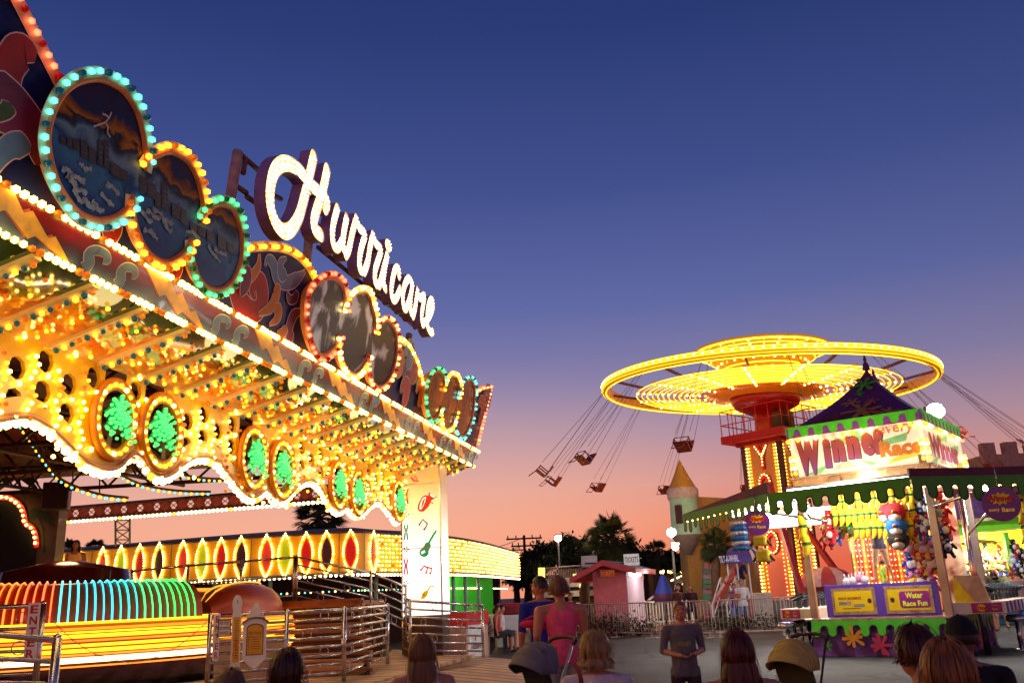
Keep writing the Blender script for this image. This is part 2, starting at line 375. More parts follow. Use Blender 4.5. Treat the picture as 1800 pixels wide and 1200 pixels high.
# ================================================================== RIDE FRONT
front_loc = FC(12, 0, 0)
front = thing('ride_facade', 'long painted ride front with yellow lit arches and a wavy muralled crest', 'ride facade', front_loc)
U0, U1 = 1.5, 21.7
VL, ZL, VU, ZU = 1.22, 4.73, 1.36, 5.10                   # fascia: lower and upper edge
EF = (ND * (VU - VL) + Z * (ZU - ZL)).normalized(); NF = (ND * (ZU - ZL) - Z * (VU - VL)).normalized()
def FA(u, t, l=0.): return FC(u, VL + (VU - VL) * t, ZL + (ZU - ZL) * t) + NF * l
def ramp_mat(name, axis, a, b, stops, noise=.15, nsc=3., rough=.25, metal=0., coat=.4, stretch=(1, 1, 1), em=0., spec=.5):
    """paint graded along an axis of the place, its edges broken up by noise"""
    m = mat(name, (.5, .5, .5, 1), rough, metal, var=0, coat=coat); nt = m.node_tree; ns, lk = nt.nodes, nt.links; bs = ns['Principled BSDF']; bs.inputs['Specular IOR Level'].default_value = spec
    tc = ns.new('ShaderNodeTexCoord'); dt = ns.new('ShaderNodeVectorMath'); dt.operation = 'DOT_PRODUCT'; dt.inputs[1].default_value = axis
    lk.new(tc.outputs['Object'], dt.inputs[0])
    mr = ns.new('ShaderNodeMapRange'); mr.inputs[1].default_value = a; mr.inputs[2].default_value = b; mr.clamp = False; lk.new(dt.outputs['Value'], mr.inputs[0])
    mp = ns.new('ShaderNodeMapping'); mp.inputs['Scale'].default_value = stretch; lk.new(tc.outputs['Object'], mp.inputs[0])
    nz = ns.new('ShaderNodeTexNoise'); nz.inputs['Scale'].default_value = nsc; nz.inputs['Detail'].default_value = 6; nz.inputs['Distortion'].default_value = 1.2; lk.new(mp.outputs[0], nz.inputs['Vector'])
    n2 = ns.new('ShaderNodeMapRange'); n2.inputs[3].default_value = -noise * 2; n2.inputs[4].default_value = noise * 2; lk.new(nz.outputs[0], n2.inputs[0])
    ad = ns.new('ShaderNodeMath'); lk.new(mr.outputs[0], ad.inputs[0]); lk.new(n2.outputs[0], ad.inputs[1])
    cr = ns.new('ShaderNodeValToRGB'); E = cr.color_ramp.elements
    E[0].position, E[0].color = stops[0][0], S(*stops[0][1]); E[1].position, E[1].color = stops[-1][0], S(*stops[-1][1])
    for p, c in stops[1:-1]: E.new(p).color = S(*c)
    lk.new(ad.outputs[0], cr.inputs[0]); lk.new(cr.outputs[0], bs.inputs['Base Color'])
    if em: lk.new(cr.outputs[0], bs.inputs['Emission Color']); bs.inputs['Emission Strength'].default_value = em
    return m
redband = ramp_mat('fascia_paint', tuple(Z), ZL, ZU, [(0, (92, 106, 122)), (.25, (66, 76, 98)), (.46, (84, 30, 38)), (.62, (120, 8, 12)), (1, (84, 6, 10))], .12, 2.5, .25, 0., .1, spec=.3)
bolt_y = mat('bolt_yellow', S(235, 175, 30), .35, var=.2, sc=8)
bolt_o = mat('bolt_orange_edge', S(200, 80, 20), .35, var=.1)
curl_w = mat('curl_pale', S(96, 122, 146), .3, var=.2); curl_e = mat('curl_outline', S(225, 205, 190), .4, var=0)
def fascia():
    mb = MB()
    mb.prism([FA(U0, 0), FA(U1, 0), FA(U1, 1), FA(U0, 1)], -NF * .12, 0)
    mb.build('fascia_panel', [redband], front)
    b = MB()
    shp = [(-.1, .97), (.36, .97), (.54, .66), (.62, .80), (.90, .40), (.97, .52), (1.30, .03), (.76, .30), (.69, .16), (.36, .52), (.28, .38)]
    for k in range(-2, 7):
        u = 6.8 + 2.35 * k - 1.22
        b.poly([FA(u + x - .04, t, .004) for x, t in shp], 1); b.poly([FA(u + x, t * .97 + .01, .008) for x, t in shp], 0)
        for c, sgn in ((1.45, 1), (1.95, .8)):                 # breaking-wave curls between the bolts
            w = [(0, .08), (.04, .3), (-.02, .5), (.05, .7), (.2, .74), (.27, .6), (.2, .52)]
            pts = smooth([FA(u + c + x * sgn, t * .9 + .05, .004) for x, t in w], 4)
            wd = [.14 - .1 * i / (len(pts) - 1) for i in range(len(pts))]
            b.strip(pts, [q + .02 for q in wd], NF, 3); b.strip(pts, wd, NF, 2, .004)
    b.build('bolt_artwork', [bolt_y, bolt_o, curl_w, curl_e], front)
    t = MB()
    for tt, r in ((0, .022), (1, .022)): t.tube([FA(U0, tt, .0), FA(U1, tt, .0)], r, 0)
    t.prism([FC(U1 + .003, VL - .1, ZL - .02), FC(U1 + .003, VL, ZL - .02), FC(U1 + .003, VU, ZU + .02), FC(U1 + .003, VU - .1, ZU + .02)], UD * .03, 0)
    t.build('edge_moulding', [mat('moulding', S(190, 130, 60), .4, .3)], front)
fascia()
front_bulbs = []
def row(f, u0, u1, st, pat, r):
    i = 0; u = u0
    while u < u1:
        front_bulbs.append((f(u), pat[i % len(pat)], r)); u += st; i += 1
PATW = [B_WARM] * 5 + [B_AMBER_OFF]
row(lambda u: FA(u, 1., .045), U0, U1 + .02, .105, PATW, .043)
row(lambda u: FA(u, 0., .04), U0, U1 + .02, .105, PATW[:4] + [B_AMBER_OFF, B_AMBER_OFF], .043)

# ---- crest
NC = (ND * 1.65 - Z * .38).normalized(); EC = (ND * .38 + Z * 1.65).normalized(); C0 = FC(0, VU, ZU)
def PC(px, py, l=0.): return onplane(px, py, C0, NC) + NC * l
crest_blue = ramp_mat('crest_paint', tuple(Z), 5., 7., [(0, (46, 34, 84)), (.25, (16, 34, 96)), (.55, (6, 42, 104)), (.8, (6, 18, 62)), (1, (18, 8, 40))], .35, 1.1, .3, 0., 0., spec=.12)
def crest():
    mb = MB()
    out = [(838, 786), (635, 681), (414, 560), (200, 437), (0, 325), (-90, 276), (-150, -420), (-55, -165), (25, -8), (105, 150), (180, 230), (300, 350), (404, 444),
           (430, 436), (455, 433), (480, 433), (505, 438), (525, 450), (541, 468), (554, 492), (590, 545), (640, 590), (688, 592), (700, 594), (712, 602), (722, 618), (732, 640), (739, 668),
           (768, 690), (800, 702), (826, 705), (829, 694), (845, 682), (862, 679), (850, 730)]
    mb.prism([PC(*p) for p in out], -NC * .07, 0, 1)
    mb.build('crest_panel', [crest_blue, mat('panel_edge', S(150, 110, 80), .6)], front)
    # raised edging along the two arches and the flared end, with bulbs on it
    for pts, m1, m2 in (([(404, 444), (430, 436), (455, 433), (480, 433), (505, 438), (525, 450), (541, 468), (554, 492)], B_AMBER, B_AMBER_OFF),
                        ([(688, 592), (700, 594), (712, 602), (722, 618), (732, 640), (739, 668), (742, 690)], B_AMBER, B_WARM),
                        ([(829, 694), (845, 682), (862, 679), (850, 730), (837, 785)], B_RED, B_ORANGE),
                        ([(-55, -165), (25, -8), (105, 150)], B_RED, B_RED_OFF)):
        e = MB(); q = smooth([PC(*p) for p in pts], 5) if len(pts) > 5 else [PC(*p) for p in pts]
        e.strip(q, .14, NC, 1, .01); e.tube([p - NC * .03 for p in q], .035, 0)
        for i, (p, t) in enumerate(along(q, .105)): front_bulbs.append((p + NC * .045, (m1, m1, m2)[i % 3], .042))
        e.build('crest_edging', [mat('edging_orange', S(215, 125, 60), .45, .1), CREAM], front)
crest()
# ---- swirls painted on the crest
SW = [mat('swirl_red', S(190, 16, 12), .5, var=.35, sc=2), mat('swirl_orange', S(225, 125, 14), .5, var=.3, sc=2), mat('swirl_grey', S(96, 140, 180), .5, var=.35, sc=2),
      mat('swirl_plum', S(130, 28, 80), .5, var=.35, sc=2), mat('swirl_line', S(235, 200, 190), .4, var=0), mat('swirl_green', S(45, 95, 40), .3)]
def swirls():
    mb = MB(); n = 0
    def sw(pts, w0, w1, mi, shape=1.):
        nonlocal n
        w0, w1 = w0 * .72, w1 * .72; q = smooth([PC(*p) for p in pts], 6); k = len(q) - 1
        w = [(w0 + (w1 - w0) * (i / k)) * min(1, .25 + 3 * i / k, .15 + 4 * (k - i) / k) for i in range(k + 1)]
        n += 1; l = .004 + .0016 * n
        mb.strip(q, [x + .028 for x in w], NC, 4, l); mb.strip(q, w, NC, mi, l + .0009)
    z = lambda L: [(400 + x / 5.454, 420 + y / 5.454) for x, y in L]
    sw(z([(-30, 420), (40, 440), (110, 590), (200, 690), (290, 680), (330, 560), (310, 420), (260, 420), (235, 500), (250, 570)]), .5, .3, 0)
    sw(z([(300, 140), (290, 260), (230, 350), (150, 370), (110, 330)]), .12, .3, 1)
    sw(z([(120, 180), (130, 240), (90, 290), (0, 330)]), .2, .3, 0)
    sw(z([(350, 260), (380, 190), (430, 240), (470, 370), (560, 420), (660, 380), (740, 310)]), .15, .34, 2)
    sw(z([(560, 180), (500, 230), (510, 330), (560, 370)]), .12, .3, 2)
    sw(z([(290, 720), (400, 660), (450, 570), (460, 490), (440, 460)]), .2, .3, 1)
    sw(z([(390, 820), (470, 760), (480, 690), (440, 640)]), .12, .3, 1)
    sw(z([(690, 690), (620, 740), (580, 860), (590, 960), (620, 890)]), .3, .2, 3)
    sw(z([(560, 510), (590, 580), (640, 560), (630, 500)]), .12, .25, 3)
    sw(z([(460, 900), (520, 900), (550, 830)]), .15, .25, 1)
    sw([(60, 430 - 330), (35, 88), (12, 120), (12, 165), (40, 190), (66, 205)], .5, .3, 0)
    sw([(-60, 150), (-10, 175), (25, 200), (60, 245), (62, 290)], .8, .4, 3)
    sw([(-40, 330), (-10, 280), (20, 255), (50, 262)], .2, .35, 2)
    sw([(-20, 205), (5, 195), (14, 182)], .15, .25, 5)
    sw([(196, 380), (205, 400), (195, 418), (184, 405), (190, 388)], .1, .2, 0)
    sw([(303, 455), (312, 470), (303, 485), (296, 470)], .1, .22, 0)
    sw([(390, 470), (430, 480), (420, 520)], .25, .3, 3)
    for x0, y0, m in ((660, 655, 0), (676, 648, 2), (690, 640, 1), (704, 660, 3), (716, 650, 0), (708, 625, 2), (728, 690, 1), (700, 690, 0), (762, 720, 1), (812, 740, 1), (835, 720, 0), (648, 690, 2), (846, 700, 3)):
        sw([(x0, y0), (x0 + 6, y0 - 16), (x0 + 12, y0 - 10), (x0 + 9, y0 + 8), (x0 + 3, y0 + 22)], .35, .5, m)
    mb.build('swirl_artwork', SW, front)
swirls()
# ---- muralled oval clusters standing proud of the crest
storm = ramp_mat('storm_mural', tuple(Z), 5.35, 6.5, [(0, (10, 64, 130)), (.2, (50, 110, 156)), (.28, (10, 60, 116)), (.38, (104, 140, 166)), (.46, (34, 60, 92)), (.51, (24, 24, 30)), (.545, (176, 104, 8)), (.60, (130, 70, 10)), (.66, (8, 36, 84)), (.8, (40, 26, 70)), (1, (12, 14, 40))], .13, 2.2, .3, 0., 0., spec=.15)
silver = two_tone('glare_patch_mural', (.008, .009, .016, 1), (.6, .64, .7, 1), 2.2, .565, .05, .3, .2, (1., 1., .7), 6)  # pale patches imitate lamp glare, painted into the dark glossy mural
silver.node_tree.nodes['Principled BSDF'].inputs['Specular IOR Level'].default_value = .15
silver2 = two_tone('fire_mural', S(60, 40, 60), S(200, 110, 30), 1.8, .5, .2, .2, .3, (1, 1, .5), 4, S(200, 205, 215))
rim_o = mat('rim_orange', S(225, 130, 70), .45, .1)
def cluster(name, segs, mural, drop=.13):
    """segs: (pixel points, bulb, unlit bulb)"""
    pts = [p for s_, _, _ in segs for p in s_]
    out = []
    for s_, _, _ in segs: out += smooth([PC(*p, drop) for p in s_], 4)
    mb = MB(); mb.prism(out, -NC * (drop - .005), 0, 1)
    o = mb.build(name, [mural, rim_o], front)
    r = MB()
    cen = sum(out, V()) / len(out)
    for s_, a, b in segs:
        q = smooth([PC(*p, drop) for p in s_], 4)
        r.tube(q, .035, 0); q2 = []
        for i, p in enumerate(q):
            t = q[min(i + 1, len(q) - 1)] - q[max(i - 1, 0)]; x = t.cross(NC).normalized()
            if (p + x * .05 - cen).length > (p - cen).length and False: x = -x
            q2.append(p + x * -.075)
        r.strip(q2, .085, NC, 1, .012)
        for i, (p, t) in enumerate(along(q2, .115)): front_bulbs.append((p + NC * .045, b if i % 3 == 2 else a, .04))
    r.build('mural_rim', [rim_o, CREAM], o)
    return o
A1 = [(214, 341), (205, 362), (190, 375), (165, 384), (140, 382), (115, 369), (95, 345), (79, 318), (68, 285), (62, 250), (65, 218), (75, 188), (90, 164), (107, 149), (125, 141), (150, 138), (175, 145), (200, 163), (218, 190), (229, 222), (235, 255), (236, 282), (233, 296)]
A2a = [(233, 296), (245, 280), (262, 270), (280, 266), (297, 272), (312, 284), (325, 305), (334, 335), (338, 362), (333, 387)]
A3 = [(333, 387), (345, 371), (358, 361), (372, 358), (388, 364), (398, 378), (405, 400), (408, 425), (406, 455), (398, 478), (388, 495), (370, 506), (350, 504), (335, 491), (325, 470), (319, 445), (317, 418)]
A2b = [(317, 418), (310, 433), (300, 445), (280, 457), (262, 455), (242, 442), (228, 420), (218, 392), (213, 365), (214, 341)]
cl = cluster('storm_mural_panel', [(A1[::-1][::-1], B_TEAL, B_TEAL_OFF), (A2a, B_AMBER, B_AMBER_OFF), (A3, B_GREEN, B_GREEN_OFF), (A2b, B_AMBER, B_AMBER_OFF)], storm)
def skyline():
    mb = MB()
    for x, y, w, h in ((88, 246, 9, 14), (100, 250, 10, 16), (112, 254, 11, 18), (126, 262, 12, 30), (140, 272, 12, 26), (155, 268, 9, 46), (166, 270, 9, 50), (182, 298, 16, 22), (197, 306, 14, 18), (232, 322, 12, 26), (246, 333, 14, 26), (258, 350, 10, 26), (270, 345, 11, 44), (290, 370, 14, 22), (303, 378, 10, 26), (322, 398, 12, 14), (336, 405, 12, 16), (352, 414, 12, 18), (372, 425, 14, 22), (388, 434, 12, 16)):
        a, b, c, d = PC(x - w / 2, y - w * .3 - h / 2, .14), PC(x + w / 2, y + w * .25 - h / 2, .14), PC(x + w / 2, y + w * .25 + h / 2, .14), PC(x - w / 2, y - w * .3 + h / 2, .14)
        mb.add([a, b, c, d], [(0, 1, 2, 3)], 0)
        for k in (.25, .45, .65): mb.add([a.lerp(d, k).lerp(b.lerp(c, k), .15) + NC * .004, a.lerp(d, k).lerp(b.lerp(c, k), .85) + NC * .004, a.lerp(d, k + .06).lerp(b.lerp(c, k + .06), .85) + NC * .004, a.lerp(d, k + .06).lerp(b.lerp(c, k + .06), .15) + NC * .004], [(0, 1, 2, 3)], 1)
    for L in ([(174, 196), (170, 206), (163, 214), (168, 222), (167, 232), (172, 240)], [(163, 214), (152, 218), (142, 221)], [(170, 206), (164, 201), (158, 199)]):
        mb.strip([PC(*p) for p in L], .018, NC, 2, .145)
    mb.build('skyline_artwork', [mat('skyline_dark', S(14, 16, 24), .3, var=.1), mat('skyline_windows', S(60, 70, 84), .3, var=0), mat('lightning_pale', S(190, 185, 200), .4, var=0)], cl)
    w = MB()                                                     # foam lines of the painted sea
    for k in range(46):
        x = random.uniform(80, 385); yb = 250 + (x - 80) * .62; y = yb + random.uniform(8, 70)
        L = [(x, y)]
        for j in range(4): L.append((L[-1][0] + random.uniform(3, 8), L[-1][1] + random.uniform(-1, 9)))
        def inside(p):
            for poly in (A1, A2a + A2b, A3):
                c = False; n = len(poly)
                for i in range(n):
                    (x1, y1), (x2, y2) = poly[i], poly[(i + 1) % n]
                    if (y1 > p[1]) != (y2 > p[1]) and p[0] < (x2 - x1) * (p[1] - y1) / (y2 - y1) + x1: c = not c
                if c: return True
            return False
        if all(inside((a + dx, b + dy)) for a, b in L for dx in (-9, 9) for dy in (-7, 7)):
            q = smooth([PC(*p) for p in L], 3); w.strip(q, [.02 + .05 * random.random() for _ in q], NC, 0, .135 + .0004 * k)
    w.build('foam_artwork', [mat('foam_pale', S(135, 150, 165), .4, var=.4, sc=20)], cl)
skyline()
B1 = [(635, 621), (622, 645), (610, 655), (598, 648), (588, 630), (584, 605), (583, 587)]
cluster('glossy_mural_panel', [
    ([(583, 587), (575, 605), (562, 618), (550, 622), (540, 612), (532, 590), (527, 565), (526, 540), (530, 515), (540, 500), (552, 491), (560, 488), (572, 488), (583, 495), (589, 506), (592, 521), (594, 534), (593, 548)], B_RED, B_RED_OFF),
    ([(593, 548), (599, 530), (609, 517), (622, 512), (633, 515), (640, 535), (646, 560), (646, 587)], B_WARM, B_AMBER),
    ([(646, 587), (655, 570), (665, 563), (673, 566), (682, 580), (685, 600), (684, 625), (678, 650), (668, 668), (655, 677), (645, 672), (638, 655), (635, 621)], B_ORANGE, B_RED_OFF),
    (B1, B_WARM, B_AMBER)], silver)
cluster('fire_mural_panel', [
    ([(765, 713), (757, 731), (748, 734), (741, 720), (738, 695), (740, 673), (748, 657), (760, 651), (769, 662), (771, 685)], B_GREEN, B_GREEN_OFF),
    ([(771, 685), (776, 667), (785, 659), (794, 666), (798, 685), (794, 700)], B_AMBER, B_WARM),
    ([(794, 700), (803, 674), (814, 666), (822, 672), (825, 690), (822, 725), (816, 747), (807, 762), (800, 764), (793, 753), (790, 740), (792, 721)], B_TEAL, B_TEAL_OFF),
    ([(792, 721), (785, 744), (774, 751), (768, 742), (765, 713)], B_AMBER, B_WARM)], silver2)

# ---- soffit: glossy painted panels between cream beams studded with bulbs
ZV = 4.40
SE = (ND * VL + Z * (ZL - ZV)).normalized(); SN = (SE.cross(UD)).normalized()
if SN.z > 0: SN = -SN
def SO(u, t, l=0.): return FC(u, VL * t, ZV + (ZL - ZV) * t) + SN * l
off_v = NV - front_loc.dot(ND)
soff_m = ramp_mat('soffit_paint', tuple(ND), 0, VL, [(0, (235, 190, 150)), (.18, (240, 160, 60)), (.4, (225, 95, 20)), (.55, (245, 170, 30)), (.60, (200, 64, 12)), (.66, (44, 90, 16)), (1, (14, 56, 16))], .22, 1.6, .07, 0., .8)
def soffit():
    mb = MB(); mb.add([SO(U0, .0), SO(U1, .0), SO(U1, 1), SO(U0, 1)], [(0, 1, 2, 3)]); mb.add([SO(U0, 0) + Z * .06, SO(U1, 0) + Z * .06, SO(U1, 1) + Z * .06, SO(U0, 1) + Z * .06], [(3, 2, 1, 0)])
    so_ = mb.build('soffit_panel', [soff_m], front)
    u = 8.12 - .82 * 8
    k = 0
    while u < U1 - .02:
        b = MB(); b.box((SO(u, .02, .02) + SO(u, .97, .02)) / 2, VL * .98, .11, .05, 0, SE, UD, SN)
        b.build('soffit_beam', [CREAM], front)
        for i in range(12):
            t = .06 + .9 * i / 11.5
            front_bulbs.append((SO(u + .015, t, .075), B_TEAL_OFF if i % 2 == 0 else (B_AMBER if i % 4 == 1 else B_AMBER_OFF), .036))
        for i in range(7):                                        # added bulbs imitating the valance bulbs mirrored in the glossy panel
            t = .1 + .8 * i / 7; front_bulbs.append((SO(u + .41 + .12 * sin(i * 2.1 + k), t, .03), B_AMBER if (i + k) % 3 else B_AMBER_OFF, .028))
        u += .82; k += 1
soffit()

# ---- valance with its honeycomb of holes, palm medallions and scalloped lower edge
def PV(px, py, l=0.): return onplane(px, py, FC(0, 0, 0), ND) + ND * l
yel = mat('valance_yellow', S(255, 205, 8), .3, var=.1, sc=3, coat=.3)
scal = [(-170, 700), (-110, 742), (-70, 752), (-40, 745), (0, 738), (30, 733), (55, 735), (85, 752), (110, 775), (135, 800), (155, 815), (180, 824), (205, 821), (220, 806), (233, 797), (246, 804), (262, 825), (280, 837), (300, 832), (320, 815), (340, 804), (360, 802), (380, 812), (400, 835), (418, 858), (437, 873), (452, 870), (463, 861), (472, 865), (480, 875), (492, 880), (505, 872), (520, 855), (535, 845), (548, 845), (560, 855), (575, 880), (590, 897), (602, 894), (609, 891), (618, 901), (631, 904), (645, 892), (657, 882), (668, 882), (680, 896), (695, 916), (706, 905)]
scu = smooth([PV(*p) for p in scal], 4); scuz = [uvz(p) for p in scu]
def zscal(u):
    if u <= scuz[0][0]: return scuz[0][2]
    for a, b in zip(scuz, scuz[1:]):
        if a[0] <= u <= b[0]: return a[2] + (b[2] - a[2]) * (u - a[0]) / max(1e-6, b[0] - a[0])
    return scuz[-1][2]
OV = []
for px, py, w, h in ((194, 737, 80, 138), (277, 760, 76, 134), (440, 806, 50, 110), (491, 825, 44, 104), (590, 852, 30, 84), (625, 866, 28, 78), (697, 880, 24, 72)):
    c = uvz(PV(px, py)); l, r = uvz(PV(px - w / 2, py))[0], uvz(PV(px + w / 2, py))[0]
    OV.append(((l + r) / 2, c[2], (r - l) / 2 * .93, (uvz(PV(px, py - h / 2))[2] - uvz(PV(px, py + h / 2))[2]) / 2))
d_ = OV[1][0] - OV[0][0]; OV = [(OV[0][0] - 3.9, OV[0][1], OV[0][2], OV[0][3])] + OV
def in_oval(u, z, k=1.):
    return any(((u - a) / (w * k)) ** 2 + ((z - b) / (h * k)) ** 2 < 1 for a, b, w, h in OV)
def valance():
    mb = MB(); P = .345; W = .40; u = U0; ci = 0; UE = 19.9
    vb = []
    nrow = 5
    while u < UE:
        for r in range(nrow):
            zc = ZV - P * (r + .5) - (P / 2 if ci % 2 else 0)
            zb = min(zscal(u), zscal(u + W), zscal(u + W / 2))
            if zc + P / 2 < zb + .02 and r > 0: continue
            uc = u + W / 2
            if in_oval(uc, zc, .92): continue
            z0, z1 = zc - P / 2, zc + P / 2
            if r == 0 and ci % 2: z1 = ZV
            hole = not in_oval(uc, zc, 1.12) and z0 > zb + .03
            sq = [(u, z0), (u + W / 2, z0), (u + W, z0), (u + W, zc), (u + W, z1), (u + W / 2, z1), (u, z1), (u, zc)]
            if not hole:
                mb.poly([FC(a, 0, max(b, zscal(a) + .03)) for a, b in sq])
            else:
                hl = [(uc + .125 * cos(t) , zc + .13 * sin(t)) for t in [(-.75 * pi) + i * pi / 4 for i in range(8)]]
                vs = [FC(a, 0, b) for a, b in sq] + [FC(a, 0, b) for a, b in hl] + [FC(a, -.05, b) for a, b in hl]
                mb.add(vs, [(i, (i + 1) % 8, 8 + (i + 1) % 8, 8 + i) for i in range(8)] + [(8 + i, 8 + (i + 1) % 8, 16 + (i + 1) % 8, 16 + i) for i in range(8)])
            for a, b in ((u, z0), (u + W / 2, z0), (u, zc), (u + W * .5, z1 - .01), (u + W * .12, z0 + P * .27), (u + W * .88, z0 + P * .27)):
                if b > zb - .1 and not in_oval(a, b, 1.06):
                    k = random.random()
                    front_bulbs.append((FC(a, .05, b), B_WARM if k < .68 else (B_AMBER if k < .84 else (B_AMBER_OFF if k < .97 else B_RED_OFF)), .028))
        u += W; ci += 1
    mb.build('valance_panel', [yel], front)
    # scalloped border, white cornice under it and the row of globe lamps
    s = MB(); q = [p for p in scu if U0 - .5 < uvz(p)[0] < 20.]
    q = [FC(U0, 0, uvz(q[0])[2])] + q
    s.strip([p + Z * .1 for p in q], .24, ND, 0, .012)
    s.strip([p + Z * .03 for p in q], .05, ND, 1, .02)
    for dv, r in ((.03, .03), (-.04, .03)): s.tube([p + ND * dv for p in q], r, 1)
    lo = [p - ND * .05 for p in q]; hi = [p + ND * .05 for p in q]; k = len(q)
    s.add(lo + hi, [(i, i + 1, k + i + 1, k + i) for i in range(k - 1)], 1)
    s.build('scalloped_border', [yel, mat('border_cream', S(225, 165, 110), .45)], front)
    for i, (p, t) in enumerate(along(q, .135)):
        front_bulbs.append((p - Z * .065, B_WHITE if i % 11 else B_AMBER, .055))
valance()
for k in range(6): lamp('fascia_lamp', FC(3.5 + 3. * k, 2.1, 4.7), 7, (1, .78, .42), .3)
for k in range(7): lamp('soffit_lamp', FC(3.2 + 2.6 * k, .75, 3.95), 11, (1, .74, .28), .25)
oval_rim = mat('oval_rim', S(240, 150, 30), .35, var=.1); frond_g = mat('medallion_green', S(10, 150, 60), .35, var=.3, sc=12, em=S(0, 150, 50), es=.35)
B_GW = glow('bulb_green_white', S(84, 240, 130), 1.35, S(0, 150, 58))
def medallion(a, b, w, h, n):
    o = MB(); m = MB()
    for k, r, v in ((1.0, .045, .05), (.80, .022, .06)):
        o.tube([FC(a + w * k * cos(t), v, b + h * k * sin(t)) for t in [2 * pi * i / 40 for i in range(40)]], r, 0, closed=True)
    ring = [FC(a + w * k * cos(t), .045, b + h * k * sin(t)) for k in (.80, 1.0) for t in [2 * pi * i / 40 for i in range(40)]]
    o.add(ring, [(i, (i + 1) % 40, 40 + (i + 1) % 40, 40 + i) for i in range(40)], 1)
    root = o.build('palm_medallion', [oval_rim, yel], front)
    for i, (p, t) in enumerate(along([FC(a + w * .9 * cos(t), .075, b + h * .9 * sin(t)) for t in [2 * pi * i / 60 for i in range(60)]], .115, True)):
        front_bulbs.append((p, B_AMBER if i % 4 else B_WARM, .036))
    flip = 1 if n % 2 else -1
    cx, cz = a + .08 * w * flip, b + .2 * h
    for i, (ang, L, dr) in enumerate(((15, .62, .5), (50, .6, .25), (85, .55, .1), (125, .58, .25), (165, .64, .5), (200, .6, .62), (-25, .6, .62), (-60, .62, .3), (235, .62, .3))):
        pts = []
        for k in range(6):
            t = k / 5; pts.append(FC(cx + w * L * t * cos(radians(ang)) * 1.05, .05 + .006 * i, cz + h * (L * t * sin(radians(ang)) * .85 - dr * t * t * .55)))
        m.strip(smooth(pts, 3), [.05 + .22 * w * sin(min(1, .25 + t / 15) * pi * .95) for t in range(16)], ND, 0, .0)
        for k in range(1, 6):
            p = pts[k]; front_bulbs.append((p + ND * .035, B_GW, .031)); 
            sgn = 1 if k % 2 else -1
            if w > .3: front_bulbs.append((p + ND * .035 + UD * .07 * sgn - Z * .06, B_GW, .028))
    m.strip(smooth([FC(cx - .02 * w, .045, cz), FC(cx - .18 * w * flip, .045, b - .3 * h), FC(cx - .3 * w * flip, .045, b - .78 * h)], 4), .09, ND, 1)
    m.build('palm_motif', [frond_g, mat('medallion_trunk', S(150, 85, 35), .5)], root)
for n, q in enumerate(OV): medallion(*q, n)
